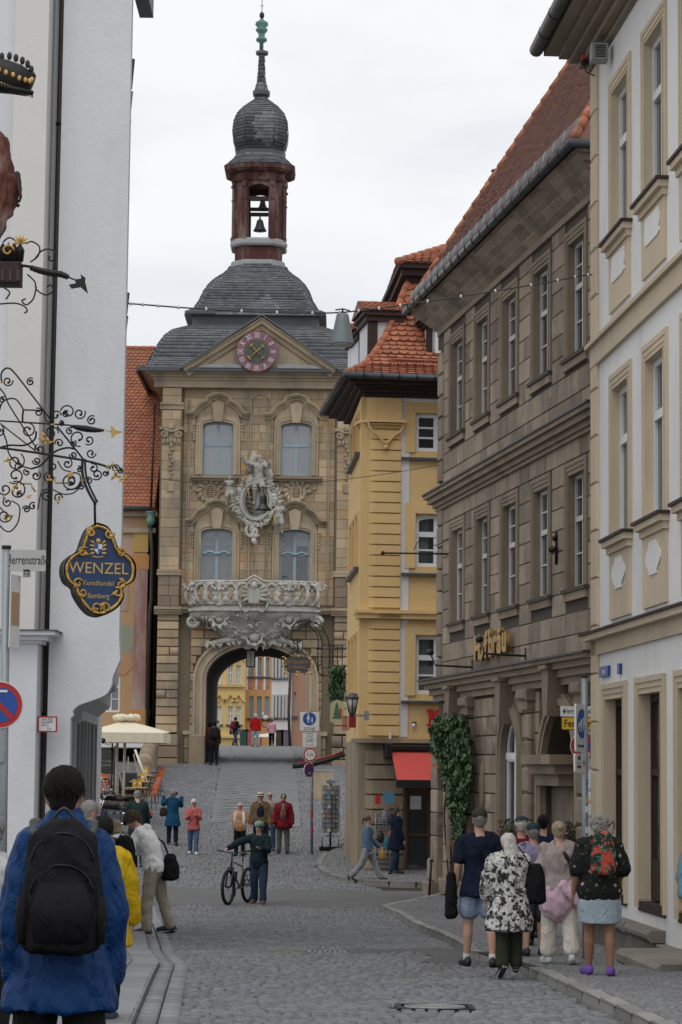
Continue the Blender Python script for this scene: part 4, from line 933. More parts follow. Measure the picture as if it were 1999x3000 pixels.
# ---------------------------------------------------------------- tower roofs
def ring(r,c,z,ox=0):
 """square of half width r with corners cut by c"""
 k=r-c;return[(ox+x,YC+y,z)for x,y in((-k,-r),(k,-r),(r,-k),(r,k),(k,r),(-k,r),(-r,k),(-r,-k))]
def loft_rings(rings,name,m,parent,tw=.24,th=.17,slates=0):
 mb=MB();vs=[];fs=[]
 for q in rings:vs+=q
 for i in range(len(rings)-1):
  for k in range(8):k2=(k+1)%8;fs.append((i*8+k,i*8+k2,(i+1)*8+k2,(i+1)*8+k))
 fs.append(tuple(range(7,-1,-1)));fs.append(tuple((len(rings)-1)*8+k for k in range(8)));mb.add(vs,fs);o=mb.build(name,m,parent)
 if slates:
  ms=[]
  for i in range(len(rings)-1):
   for k in(0,1,2,6,7):
    k2=(k+1)%8;A,B,C,D=rings[i][k],rings[i][k2],rings[i+1][k2],rings[i+1][k]
    if(Vector(B)-Vector(A)).length+(Vector(C)-Vector(D)).length<.1:continue
    ms+=tile_patch(A,B,C,D,tw,th,.028)
  pr=[-m_[1][3]-abs(m_[0][3])*.3 for m_ in ms]
  scatter('slate',o,T_tile(False),ms,m_slate,slates,prio=pr)
 return o
def rr(px_edge,py,pxc): # radius at the roof's own depth
 return abs(lx(px_edge,py,YC)-lx(pxc,py,YC))
def rprof(pts,pxc,cf,fr=.92):
 """silhouette pixels -> rings; front face nearer than the axis, so z is taken at the axis"""
 out=[]
 for(pxe,py,c)in pts:
  r=rr(pxe,py,pxc(py));r=abs(lx(pxe,py,YC-(r if fr>.9 and c<.5 else 0))-lx(pxc(py),py,YC-(r if fr>.9 and c<.5 else 0)));out.append(ring(r,r*c,lz(py,YC-r*fr,pxc(py)),lx(pxc(py),py,YC)))
 return out
pc=lambda py:754+(1000-py)*.0168
def eave_r():return HWT+.95
e0=[ring(HWT+.98,.02,EZ+.02),ring(HWT+.62,.02,EZ+.24)]
skirt=e0+rprof([(452,1052,.03),(470,1018,.03),(488,990,.04),(512,970,.06),(548,960,.08),(566,957,.1)],pc,0)
loft_rings(skirt,'lower_roof',m_slate,tower,slates=120,tw=.26,th=.19)
neck=rprof([(568,966,.1),(568,916,.1)],pc,0);loft_rings(neck,'roof_neck',m_slate,tower)
bell=rprof([(549,926,.04),(549,917,.04),(572,908,.06),(590,880,.1),(600,855,.14),(614,832,.2),(634,812,.27),(655,798,.36),(668,786,.46),(676,772,.58)],pc,0)
loft_rings(bell,'bell_roof',m_slate,tower,slates=90)
mb=MB();mb.box(-HWT-.98,HWT+.98,-.98+.02,-.9,EZ-.1,EZ+.06)
for s in(-1,1):mb.box(*sorted((s*(HWT+.96),s*(HWT+1.06))),-1.0,DEP+.8,EZ-.14,EZ+.02)
mb.build('gutter',m_lead,tower)
o8=.46
def drum(pts,name,m,**k):return loft_rings(rprof([(a,b,o8)for a,b in pts],pc,0,.7),name,m,tower,**k)
drum([(676,790),(676,783),(680,768),(684,764)],'lead_band',m_pale);drum([(690,768),(690,718)],'lantern_base',m_redwood)
drum([(680,722),(677,716),(678,706),(684,700)],'lead_band',m_pale)
zA,zB=lz(704,YC-.9),lz(528,YC-.9);oc=ring(rr(688,620,pc(620)),rr(688,620,pc(620))*o8,0,lx(pc(620),620,YC));ocx=lx(pc(620),620,YC)
mb=MB()
for k in range(8):
 a,b=Vector(oc[k]),Vector(oc[(k+1)%8]);c=Vector((ocx,YC,0));d=b-a
 if k%2==0:    # open faces: posts at the ends and an arched head
  for(p,q)in((a,a+d*.08),(b-d*.08,b)):
   n_=Vector((c.x-p.x,c.y-p.y,0)).normalized()*.16;mb.add([(*p.xy,zA),(*q.xy,zA),(*(q+n_).xy,zA),(*(p+n_).xy,zA),(*p.xy,zB),(*q.xy,zB),(*(q+n_).xy,zB),(*(p+n_).xy,zB)],[(0,1,5,4),(1,2,6,5),(2,3,7,6),(3,0,4,7)])
  n_=Vector((c.x-(a+d/2).x,c.y-(a+d/2).y,0)).normalized()*.16;A8=[(t,zB-.42+.22*math.sin(PI*t))for t in[i/8 for i in range(9)]]
  for i in range(8):
   p,q=a+d*A8[i][0],a+d*A8[i+1][0];mb.add([(*p.xy,A8[i][1]),(*q.xy,A8[i+1][1]),(*q.xy,zB),(*p.xy,zB),(*(p+n_).xy,A8[i][1]),(*(q+n_).xy,A8[i+1][1]),(*(q+n_).xy,zB),(*(p+n_).xy,zB)],[(0,1,2,3),(7,6,5,4),(0,4,5,1)])
 else:
  n_=Vector((c.x-(a+d/2).x,c.y-(a+d/2).y,0)).normalized()*.14;mb.add([(*a.xy,zA),(*b.xy,zA),(*(b+n_).xy,zA),(*(a+n_).xy,zA),(*a.xy,zB),(*b.xy,zB),(*(b+n_).xy,zB),(*(a+n_).xy,zB)],[(0,1,5,4),(1,2,6,5),(2,3,7,6),(3,0,4,7)])
mb.build('bell_chamber',m_redwood,tower)
for k in range(8):     # pilasters on the corners
 a=Vector(oc[k]);c=Vector((ocx,YC,0));n_=(c-a);n_.z=0;n_.normalize();q=Vector((-n_.y,n_.x,0))*.1;mb=MB()
 for(e,z0,z1)in((0,zA,zB),(.05,zA,zA+.18),(.06,zB-.3,zB-.2),(.04,zB-.9,zB-.84)):
  p=a-n_*(.06+e);mb.add([(*(p-q).xy,z0),(*(p+q).xy,z0),(*(p+q+n_*.2).xy,z0),(*(p-q+n_*.2).xy,z0),(*(p-q).xy,z1),(*(p+q).xy,z1),(*(p+q+n_*.2).xy,z1),(*(p-q+n_*.2).xy,z1)],[(0,1,5,4),(1,2,6,5),(2,3,7,6),(3,0,4,7),(4,5,6,7),(3,2,1,0)])
 mb.build('lantern_pilaster',m_redwood,tower)
drum([(684,532),(680,526),(688,520),(688,508),(672,504),(662,496),(660,486),(664,482)],'lantern_cornice',m_redwood)
drum([(661,484),(672,476),(688,462),(694,452)],'lantern_roof',m_slate,slates=20,tw=.2,th=.15)
drum([(694,462),(694,440),(690,434),(697,430)],'lead_band',m_lead)
drum([(697,431),(688,410),(685,380),(688,352),(697,330),(714,312),(732,300),(745,292),(752,284)],'onion_dome',m_slate,slates=50,tw=.2,th=.17)
drum([(752,284),(742,276),(741,266),(748,262)],'spire_collar',m_slate);drum([(748,264),(755,240),(758,205),(761,158)],'spire',m_slate,slates=15,tw=.14,th=.17)
drum([(760,160),(751,156),(750,149),(762,146)],'spire_collar',m_slate)
fx=lx(767,100,YC);mb=MB();pr_=[(762,148),(762,126),(752,120),(752,114),(759,108),(758,98),(752,92),(750,86),(757,82),(749,74),(750,66),(760,60),(764,54)]
mb.lathe([(rr(a,b,768),lz(b,YC))for a,b in pr_],16,(fx,YC,0));mb.build('copper_finial',m_verd,tower)
mb=MB();mb.lathe([(rr(a,b,768.5),lz(b,YC))for a,b in[(765,55),(762,50),(761,44),(763,38),(767,34)]],12,(fx,YC,0));z0=lz(36,YC);mb.tube([(fx,YC,z0),(fx,YC,z0+.75)],.018,6);mb.tube([(fx-.08,YC,z0+.3),(fx+.08,YC,z0+.3)],.014,6);mb.build('spire_rod',m_black,tower)
# bells
bx=lx(762,660,YC)
def bell_(x,z,s,nm='bell'):
 mb=MB();mb.lathe([(.0+.3*s,0),(.27*s,.06*s),(.2*s,.2*s),(.155*s,.38*s),(.14*s,.46*s),(.07*s,.53*s),(.02,.55*s)],18,(x,YC,z));mb.tube([(x,YC,z+.5*s),(x,YC,z+.7*s)],.04*s,6);mb.ball((x,YC,z),.05*s);return mb.build(nm,m_lead,tower)
bell_(bx,lz(677,YC),1.0);bell_(lx(770,600,YC),lz(612,YC),.75)
mb=MB();zb=lz(633,YC);hw=.5
for s in(-1,1):mb.box(bx+s*.46-.06,bx+s*.46+.06,YC-.1,YC+.1,zA,zb)
mb.box(bx-.52,bx+.56,YC-.1,YC+.1,zb,zb+.14);mb.box(bx-.62,bx+.62,YC-.08,YC+.08,lz(618,YC),lz(609,YC));mb.build('bell_frame',m_iron,tower)
mb=MB();mb.box(bx-.62,bx+.62,YC-.09,YC+.09,lz(588,YC),lz(576,YC));mb.build('bell_beam',mat('grey_beam',(.22,.2,.18),rough=.9),tower)
# ---------------------------------------------------------------- balcony
def cscroll(x,z,s,fl=1,y=0,r=.05,rot=0):
 """a C-scroll: spirals at both ends"""
 pts=[];n=26
 for i in range(n):
  t=i/(n-1);a=-1.9*PI+3.8*PI*t;rad=.18+.34*math.sin(PI*t)
  pts.append((rad*math.cos(a*.5)*1.0,rad*math.sin(a*.5)*1.35+(t-.5)*.5))
 ca,sa=math.cos(rot),math.sin(rot);return[(x+fl*s*(p[0]*ca-p[1]*sa),y+.04*math.sin(i),z+s*(p[0]*sa+p[1]*ca))for i,p in enumerate(pts)],r*s
def leaf(mb,x,z,y,s,ang,w=.35,curl=.15):
 d=Vector((math.cos(ang),0,math.sin(ang)));q=Vector((-d.z,0,d.x));c=[Vector((x,y,z))+d*s*t+q*s*curl*t*t+Vector((0,-s*.25*math.sin(PI*t),0))for t in(0,.25,.5,.75,1)]
 ww=[.4,1,.95,.6,.12];vs=[]
 for p,k in zip(c,ww):vs+=[p-q*s*w*k*.5,p+Vector((0,-s*.08,0)),p+q*s*w*k*.5]
 fs=[]
 for i in range(4):
  for j in(0,1):fs.append((i*3+j,i*3+j+1,i*3+j+4,i*3+j+3))
 n=len(vs);vs2=[v+Vector((0,s*.12,0))for v in vs];mb.add(vs+vs2,fs+[tuple(k+n for k in f[::-1])for f in fs],True)
bz0,bz1=lz(1776,-1.1),lz(1710,-1.1);bxl,bxr=lx(552,1740,-1.2),lx(938,1740,-1.2);bc=(bxl+bxr)/2;bh=(bxr-bxl)/2*.95
def bulge(t): # plan of the balcony: t -1..1
 return-.55-.62*(1-abs(t)**4)-.06*math.cos(t*9)
def bpt(t,z,o=0):return(bc+t*(bh+o),bulge(t)-o,z)
def bslab(z0,z1,o,name,m):
 mb=MB();ts=[-1+2*i/32 for i in range(33)];top=[bpt(t,z1,o)for t in ts];bot=[bpt(t,z0,o)for t in ts];n=33
 vs=top+bot+[(p[0],0,z1)for p in top]+[(p[0],0,z0)for p in top]
 fs=[(i,i+1,n+i+1,n+i)for i in range(n-1)]+[(2*n+i,2*n+i+1,i+1,i)for i in range(n-1)]+[(n+i,n+i+1,3*n+i+1,3*n+i)for i in range(n-1)]+[(0,n,3*n,2*n),(n-1,3*n-1,4*n-1,2*n-1)]
 mb.add(vs,fs);return mb.build(name,m,tower)
bslab(lz(1790,-1.2),lz(1782,-1.2),.16,'balcony_slab',m_stucco);bslab(lz(1782,-1.2),bz0-.12,.08,'balcony_slab',m_stucco);bslab(bz0-.12,bz0,.03,'balcony_slab',m_stucco)
rail=MB();ts=[-1+2*i/40 for i in range(41)];rail.tube([bpt(t,bz1+.1+(.22*math.exp(-(t/.09)**2)),.02)for t in ts],.045,6);balus=rail.build('balcony_railing',m_stucco,tower)
for i in range(25):
 t=-.97+1.94*i/24;p=bpt(t,0,.02)
 if abs(t)<.07:continue
 f=1 if i%2 else-1;pts,r=cscroll(p[0],(bz0+bz1)/2+.04,.62,f,p[1],.11,random.uniform(-.35,.35));mb=MB();mb.tube(pts,[r*(.6+.6*math.sin(PI*k/25))for k in range(26)],6);leaf(mb,p[0]+f*.05,bz0+.12,p[1]-.03,.42,PI/2+f*.7,.4);leaf(mb,p[0],bz0+.62,p[1]-.03,.3,-PI/2-f*.5,.5)
 for k in range(3):mb.ball((p[0]+random.uniform(-.12,.12),p[1]-.04,bz0+.1+k*.28),.06,(1,.7,1),6,5)
 mb.build('scroll',m_stucco,balus)
for t in(-.99,-.55,.55,.99):
 p=bpt(t,0,.05);mb=MB();mb.box(p[0]-.1,p[0]+.1,p[1]-.06,p[1]+.1,bz0,bz1+.1,.03);mb.build('post',m_stucco,balus)
 mb=MB()
 for k in range(7):a=PI*k/6;mb.ball((p[0]+.32*math.cos(a+PI),p[1]-.1,bz1-.05+.22*math.sin(a+PI)),.075,(1,.8,1),7,5)
 mb.build('garland',m_stucco,balus)
p=bpt(0,0,.1);mb=MB();mb.ball((p[0],p[1]-.05,bz1-.1),.16,(.85,.8,1.15),12,9)
for k in range(9):a=PI*k/8;mb.ball((p[0]+.17*math.cos(a),p[1],bz1-.02+.17*math.sin(a)),.065,(1,1,1),7,5)
mb.ball((p[0],p[1]-.2,bz1-.12),.03);mb.prism([(p[0]-.2,bz0+.1),(p[0]+.2,bz0+.1),(p[0]+.34,bz1-.28),(p[0]+.1,bz1-.2),(p[0]-.1,bz1-.2),(p[0]-.34,bz1-.28)],p[1]-.1,p[1]+.06)
for s in(-1,1):
 for k in range(4):leaf(mb,p[0]+s*.2,bz1-.3-k*.1,p[1]-.05,.42,(0 if s>0 else PI)+s*(.6-k*.35),.3)
 pts,r=cscroll(p[0]+s*.3,bz0+.1,.5,s,p[1],.1);mb.tube(pts,r,6)
mb.build('crowned_mask',m_stucco,balus)
# the corbel underneath
cb=MB();zt=lz(1790,-1.1);cprof=[(1.0,0,1.0),(1.03,.14,.97),(1.0,.28,.9),(.88,.38,.8),(.72,.52,.72),(.62,.68,.66),(.56,.85,.58),(.5,1.02,.46),(.40,1.16,.34),(.24,1.27,.24),(.07,1.38,.15)]
vs=[];fs=[];nn=33
for(k,dz,dy)in cprof:
 for i in range(nn):
  t=-1+2*i/(nn-1);p=bpt(t,0,.05);wob=1+.05*math.cos(t*14+dz*5);vs.append((bc+(p[0]-bc)*k,p[1]*dy*wob,zt-dz))
for j in range(len(cprof)-1):
 for i in range(nn-1):fs.append((j*nn+i,j*nn+i+1,(j+1)*nn+i+1,(j+1)*nn+i))
cb.add(vs,fs,True);corb=cb.build('balcony_corbel',m_stucco,tower,fix=False)
random.seed(11)
def corbel_y(x,z):
 dz=zt-z;k=float(np.interp(dz,[c[1]for c in cprof],[c[0]for c in cprof]));dy=float(np.interp(dz,[c[1]for c in cprof],[c[2]for c in cprof]));t=max(-1,min(1,(x-bc)/(k*bh+.01)));return bulge(t)*dy*1.02
for i in range(64):
 dz=random.choice([.12,.2,.28,.5,.66,.82,1.0,1.15,1.25]);k=float(np.interp(dz,[c[1]for c in cprof],[c[0]for c in cprof]));t=random.uniform(-.95,.95);x=bc+t*k*bh;z=zt-dz;s=random.uniform(.3,.52)*(1 if dz>.3 else .6)
 mb=MB();pts,r=cscroll(x,z,s*.8,random.choice((-1,1)),0,.12,random.uniform(-1.5,1.5));pts=[(a,corbel_y(a,c)-.03,c)for a,b,c in pts];mb.tube(pts,[r*(.5+.7*math.sin(PI*q/25))for q in range(26)],6)
 leaf(mb,x,z,corbel_y(x,z),s*.8,random.uniform(0,2*PI),.4)
 mb.build('scroll',m_stucco,corb)
for s in(-1,1):      # lower garlands and end volutes
 mb=MB();pts=bez([(bc+s*.2,-.3,zt-1.12),(bc+s*.7,-.34,zt-1.12),(bc+s*1.25,-.36,zt-1.2),(bc+s*1.8,-.3,zt-1.32),(bc+s*2.0,-.3,zt-1.22)],5);mb.tube(pts,[.05+.07*math.sin(PI*i/20)for i in range(21)],7)
 for k in range(9):leaf(mb,bc+s*(.35+k*.2),zt-1.12-.02*k,-.32,.3,-PI/2+s*random.uniform(-.9,.9),.5)
 mb.build('garland',m_stucco,corb)
 mb=MB();mb.tube(spiral(bc+s*(bh-.02),zt-.42,.26,.04,0,s*1.5,20,-.55),[.1-.003*i for i in range(20)],7);mb.build('volute',m_stucco,corb)
 for x in(1.45,.0):
  if x==0 and s>0:continue
  mb=MB();xx=bc+s*x;zz=zt-(.32 if x else 1.02);yy=corbel_y(xx,zz)
  mb.ball((xx,yy,zz),.16 if x else .22,(1,.7,1.1),12,8);mb.tube([(xx+(.27 if x else .34)*math.cos(a),yy,zz+(.3 if x else .36)*math.sin(a))for a in[2*PI*i/16 for i in range(17)]],.06,6,caps=False)
  for k in range(8):a=2*PI*k/8;leaf(mb,xx+.26*math.cos(a),zz+.26*math.sin(a),yy,.22,a+.3,.7)
  mb.build('cartouche',m_stucco,corb)

def P_(px,py,d=-.5):x,z=L(px,py,d);return x,z
arms=MB();cx,cz=P_(750,1468);arms.tube([(cx+.62*math.cos(a),-.42,cz+.78*math.sin(a))for a in[2*PI*i/28 for i in range(29)]],.085,8,caps=False)
arms.tube([(cx+.5*math.cos(a),-.42,cz+.66*math.sin(a))for a in[2*PI*i/28 for i in range(29)]],.03,6,caps=False)
arms.lathe([(.55,-.3),(.55,-.2),(.02,-.1)],20,(0,0,0));arms.v[-60:]=[(cx+x,-.12-(z+.3),cz+y*1.25)for x,y,z in arms.v[-60:]]
aro=arms.build('coat_of_arms',m_stucco,tower,fix=True)
for k in range(6):
 mb=MB();z=cz-.48+k*.19;mb.box(cx-.42+abs(k-2.5)*.05,cx-.12,-.46,-.38,z-.04,z+.04,.015);mb.build('shield_bar',m_black,aro)
for k in range(44):
 a=2*PI*k/44+.1;mb=MB();s=random.uniform(.22,.4);x=cx+.74*math.cos(a);z=cz+.98*math.sin(a)
 if math.sin(a)<-.6:s*=.8
 leaf(mb,x,z,-.42,s*.8,a+random.uniform(.9,2.0)*random.choice((-1,1)),.6,.5);pts,r=cscroll(x,z,s*.75,random.choice((-1,1)),-.42,.13,a);mb.tube(pts,r,6);mb.build('scroll',m_stucco,aro)
for s in(-1,1):       # side shells and lower pendant
 for k in range(6):mb=MB();leaf(mb,cx+s*.85,cz+.3-.1*k,-.4,.36,(0 if s>0 else PI)+s*(1.3-k*.45),.3);mb.build('shell_leaf',m_stucco,aro)
pcx,pcz=P_(741,1556);mb=MB();mb.tube(spiral(pcx,pcz,.34,.05,PI/2,1.3,20,-.4),.07,7)
for k in range(7):leaf(mb,pcx+.1*math.sin(k),pcz+.35-k*.09,-.4,.34,-PI/2+(k-3)*.5,.45)
leaf(mb,pcx,pcz-.25,-.4,.4,-PI/2+.3,.5);mb.build('pendant',m_stucco,aro)
mb=MB();sx_,sz_=P_(737,1470);mb.tube([(*(P_(738,1510)[:1]),-.62,P_(738,1510)[1]),(P_(722,1392)[0],-.62,P_(722,1392)[1])],.028,6);fxx,fzz=P_(722,1368);mb.tube([(P_(722,1392)[0],-.62,P_(722,1392)[1]),(fxx,-.62,fzz+.35)],.02,6);mb.ball((fxx,-.62,fzz+.3),.05,(1,.6,2.2));mb.box(fxx-.2,fxx-.04,-.62,-.6,fzz-.12,fzz+.1);mb.build('gilt_spear',m_gold,aro)
def stone_figure(parent,name,px,py,h,pose,hair='curly',rot=180,vox=.022,bot='trousers',**kw):
 x,z=P_(px,py);e=MB();o=bpy.data.objects.new(name,None);COL.objects.link(o);o.parent=parent;o.location=(x,-.45,z);o.rotation_euler=(0,0,R(rot))
 make_figure(o,h,pose,dict(hair=hair,stone=1,bot=bot,sleeve=.3,hem=-.02,off=.02,leglen=.5,legs=1.25,bulk=1.1,fold=.03,**kw),vox=vox,stone=m_stucco,seed=px)
# figures are one mesh each, joined from their surfaces
def merged_figure(name,px,py,h,pose,label,hair='curly',rot=180,yoff=-.5,**kw):
 x,z=P_(px,py,yoff);tmp=thing('tmp','x','x',Matrix.Identity(4));make_figure(tmp,h,pose,dict(dict(hair=hair,bot='shorts',leglen=.42,sleeve=.3,hem=-.03,off=.02,legs=1.3,bulk=1.12,fold=.03),**kw),vox=.02,stone=m_stucco,seed=px)
 mb=MB(T(x,yoff,z)@Matrix.Rotation(R(rot),4,'Z'))
 for ch in list(tmp.children):
  me=ch.data;mb.add([tuple(v.co)for v in me.vertices],[tuple(p.vertices)for p in me.polygons],True);bpy.data.objects.remove(ch)
 bpy.data.objects.remove(tmp);return mb.build(name,m_stucco,aro,label=label,fix=False)
merged_figure('figure',757,1478,2.1,dict(lean=8,armL=(60,40,60,20),armR=(110,60,40,0),head=(35,-10),legL=(40,60,8),legR=(10,30,5)),'bearded stone man with one arm raised above the shield',hair='beardcurl',legs=1.0,bulk=.9,sleeve=.9,hem=-.12)
merged_figure('putto',672,1480,1.25,dict(lean=5,armL=(70,20,60,20),armR=(70,20,70,20),head=(0,20),legL=(50,60,10),legR=(20,40,6)),'stone cherub on the left of the shield')
merged_figure('putto',818,1562,1.35,dict(lean=-4,armL=(40,30,80,30),armR=(20,35,30,0),head=(-20,10),legL=(20,40,6),legR=(-10,20,6)),'stone cherub blowing a gilt trumpet')
mb=MB();ax_,az_=P_(808,1500,-.8);bx_,bz_=P_(800,1542,-.8);mb.tube([(ax_,-.8,az_),(bx_,-.85,bz_)],[.015,.035,][0:1]*1+[.05],8);mb.build('gilt_trumpet',m_goldp,aro)
for(s,px)in((1,735),(-1,790)):    # raised wings
 mb=MB();wx,wz=P_(px,1362 if s>0 else 1385)
 for k in range(6):leaf(mb,wx+s*.04*k,wz-.3+.06*k,-.4,.34+.05*k,(PI/2+.25*s+s*.10*(3-k)),.4)
 mb.build('wing',m_stucco,aro)
for px in(617,868):    # dull relief panels beside the arms
 x,z=L(px,1445);mb=MB();mb.tube([(x+.2*math.cos(a),-.06,z+.35*math.sin(a))for a in[2*PI*i/18 for i in range(19)]],.045,6,caps=False)
 for k in range(6):mb.tube([(x-.12,-.05,z-.22+k*.09),(x+.12,-.05,z-.22+k*.09)],.025,5)
 for k in range(14):a=2*PI*k/14;leaf(mb,x+.35*math.cos(a),z+.3*math.sin(a)+.05,-.03,.36,a*1.3,.4)
 for q in(-1,1):pts,r=cscroll(x+q*.55,z+.3,.4,q,-.04,.12,q*1.2);mb.tube(pts,r,6)
 mb.build('relief_panel',m_sandm,tower)
# lantern in the arch
lx_,lz_=L(735,1930,1.0);t=thing('arch_lantern','dark four-sided iron lantern hanging inside the tower archway','lantern',TF@T(lx_,1.0,lz_))
mb=MB();mb.box(-.19,.19,-.19,.19,.32,.38);mb.box(-.15,.15,-.15,.15,.38,.44);mb.box(-.17,.17,-.17,.17,-.36,-.32);mb.tube([(0,0,.4),(0,0,1.0)],.02,6)
for a in(-.17,.17):
 for b in(-.17,.17):mb.box(a-.015,a+.015,b-.015,b+.015,-.34,.34)
mb.box(-.01,.01,-.18,-.17,-.33,.33);mb.build('frame',m_black,t)
for(a,b)in(((-.16,.16),(-.165,-.16)),((-.16,.16),(.16,.165)),((-.165,-.16),(-.16,.16)),((.16,.165),(-.16,.16))):mb=MB();mb.box(*a,*b,-.32,.32);mb.build('pane',mat('milky_glass',(.42,.42,.38),rough=.3),t)
# ---------------------------------------------------------------- houses
def hdir(pxv):
 d=ray(pxv,2250-(1000-pxv)*0.0);d.z=0;return d.normalized()
def proj(p):
 q=CAM_M.inverted()@Vector(p);return 999.5+F_PX*q.x/-q.z,1500-F_PX*q.y/-q.z
def gutter(parent,pts,r=.085,m=None,seams=.9):
 mb=MB();P=bez(pts,1)if len(pts)>2 else[Vector(p)for p in pts];P=[Vector(p)for p in pts];mb.tube(P,r,12);g=mb.build('gutter',m or m_lead,parent)
 for i in range(len(P)-1):
  d=P[i+1]-P[i];n=int(d.length/seams)
  for k in range(1,n+1):a=P[i]+d*(k/(n+1));mb=MB();mb.tube([a-d.normalized()*.012,a+d.normalized()*.012],r*1.06,12,smooth=False);mb.build('gutter_clip',m_iron,g)
 return g
# ======================= brown sandstone corner house
db=hdir(-115);OB=W(1284,2400,56.6);OB.z=gz(OB.x,OB.y)-.1;BF=frame(OB,-db)
brown=thing('sandstone_house','brown weathered sandstone corner house with ivy at its arches and gilt lettering','house',BF)
Lb=lambda px,py,d=0:local(BF,px,py,d)
xr=Lb(1738,1500)[0]+.55;zt=Lb(1500,783)[1];zmc=Lb(1500,1330)[1];zlc=Lb(1500,1957)[1]
BD=9.5
fl_=[(1323.3,1367),(1394.7,1441),(1471.6,1525),(1561.8,1621),(1661.2,1727)]
rowz=[(Lb(1693,1041)[1],Lb(1693,660)[1]),(Lb(1693,1725)[1],Lb(1693,1343)[1])]
bw=[]
for r,(z0,z1)in enumerate(rowz):
 for(a,b)in fl_:
  yy=900 if r==0 else 1500;x0,x1=Lb(a,yy)[0],Lb(b,yy)[0];bw.append((x0+.24,x1-.24,z0,z1-.26,r))
arc2=(Lb(1482,2300)[0],Lb(1532,2300)[0]);a1=(Lb(1345,2300)[0]-.35,Lb(1372,2300)[0]);a3=(Lb(1600,2300)[0],Lb(1704,2300)[0]);zc2=Lb(1508,2105)[1];zc3=Lb(1650,2080)[1];zsp=Lb(1508,2225)[1]
gh=[(a1[0],a1[1],1.0,zc2),(arc2[0],arc2[1],1.0,zc2),(a3[0],a3[1],.3,zc3)]
mb=MB();wall_grid(mb,0,xr,-.8,zt,0,.45,[(w[0],w[1],w[2],w[3])for w in bw]+gh)
for h in gh:spandrel(mb,arc_pts(h[0],h[1],h[3]-(h[1]-h[0])*.5,(h[1]-h[0])*.5,12),h[3],0,.45)
mb.box(0,.45,.45,BD,-.8,zt);mb.box(xr-.45,xr,.45,BD,-.8,zt);mb.box(0,xr,BD-.4,BD,-.8,zt);mb.box(.3,xr-.3,.45,BD,zt-.2,zt);mb.build('wall',m_brnd,brown)
zmt,zmb_=zmc,zmc-.42
hs=[(w[0]-.25,w[1]+.25,w[2]-.14,w[3]+.27)for w in bw]
rects=courses(.5,xr,zmc,zt,.42,(.5,1.1),hs,gap=.014)+courses(.5,xr,zlc,zmc-.35,.42,(.5,1.1),hs,gap=.014)
blocks('stone_block',brown,rects,-.025,.1,m_brn,230,tm=T_block(.012,.02))
ghs=[(h[0]-.36,h[1]+.36,h[2]-2,h[3]+.1)for h in gh]
rects=courses(.85,xr,.5,zlc-.55,.42,(.5,1.0),ghs,gap=.02);blocks('stone_block',brown,rects,-.06,.12,m_brn,60,b=.03)
rects=courses(.5,xr,-.6,.55,.55,(.7,1.2),[(h[0]-.1,h[1]+.1,-1,1)for h in gh[2:]],gap=.016);blocks('stone_block',brown,rects,-.14,.2,m_brn,14)
# corner quoins and pier
for i in range(int((zt-.2-zlc)/.52)):
 z=zlc+.02+i*.52
 if z<zmc<z+.5 or zmc-.4<z<zmc-.05:continue
 mb=MB();mb.box(-.06,.52,-.07,.6,z,z+.49,.03);mb.build('quoin_stone',m_brn,brown)
for i in range(8):
 z=.95+i*.54
 if z+.5>zlc-.5:break
 mb=MB();mb.box(-.12,.62,-.16,.7,z,z+.52,.02);mb.build('quoin_stone',m_brn,brown)
mb=MB();mb.box(-.22,.8,-.34,.9,-.8,.42,.04);mb.build('corner_plinth',m_brn,brown)
mb=MB();mb.box(-.16,.72,-.24,.8,.42,.95,.06);mb.build('corner_plinth',m_brnm,brown)
# pilasters of the ground floor with stacked blocks
for xc in(a1[1]+.55,(arc2[1]+a3[0])/2-.02,a3[1]+.55):
 z=.5;k=0
 while z<zlc-.9:
  mb=MB();mb.box(xc-.3,xc+.3,-.18,0,z+.01,z+.50,.04);mb.build('pier_block',m_brn,brown);z+=.52
 mb=MB();mb.box(xc-.38,xc+.38,-.3,0,zlc-.72,zlc-.5,.05);mb.box(xc-.32,xc+.32,-.22,0,zlc-.9,zlc-.72);mb.build('pier_capital',m_brnm,brown)
# window frames, sills, windows
for i,w in enumerate(bw):
 x0,x1,z0,z1,r=w;mb=MB();surround(mb,x0,x1,z0,z1,-.02,.24,((0,.045),(.08,.03),(.16,.012)));mb.box(x0,x0+.012,-.05,.4,z0,z1);mb.box(x1-.012,x1,-.05,.4,z0,z1);mb.box(x0,x1,-.05,.4,z1-.012,z1);mb.build('window_frame',m_brnm,brown)
 mb=MB();mb.box(x0-.3,x1+.3,-.12,.02,z0-.05,z0+.02);mb.build('sill_flashing',m_brnd,brown);mb=MB();mb.box(x0-.25,x1+.25,-.08,0,z0-.2,z0-.05);mb.build('window_sill',m_brnm,brown)
 window(brown,x0+.012,x1-.012,z0+.02,z1-.012,.09,m_greyf,2,[2,2],.07,.03,trans=.62,curtain=.5 if i%3 else 0)
# cornices
def cornice(parent,x0,x1,steps,name,m,ret=1.2,xo=True):
 mb=MB()
 for(p,a,b)in steps:mb.box(x0-(p if xo else 0),x1+p,-p,ret,a,b)
 return mb.build(name,m,parent)
cornice(brown,0,xr,((.10,zmc-.42,zmc-.34),(.16,zmc-.34,zmc-.24),(.26,zmc-.24,zmc-.12),(.34,zmc-.12,zmc-.03)),'storey_cornice',m_brnm)
cornice(brown,0,xr,((.38,zmc-.03,zmc+.01),),'cornice_flashing',m_black)
cornice(brown,0,xr,((.12,zlc-.5,zlc-.36),(.2,zlc-.36,zlc-.22),(.30,zlc-.22,zlc-.1),(.40,zlc-.1,zlc-.02)),'shop_cornice',m_brnm)
cornice(brown,0,xr,((.45,zlc-.02,zlc+.02),),'cornice_flashing',m_black)
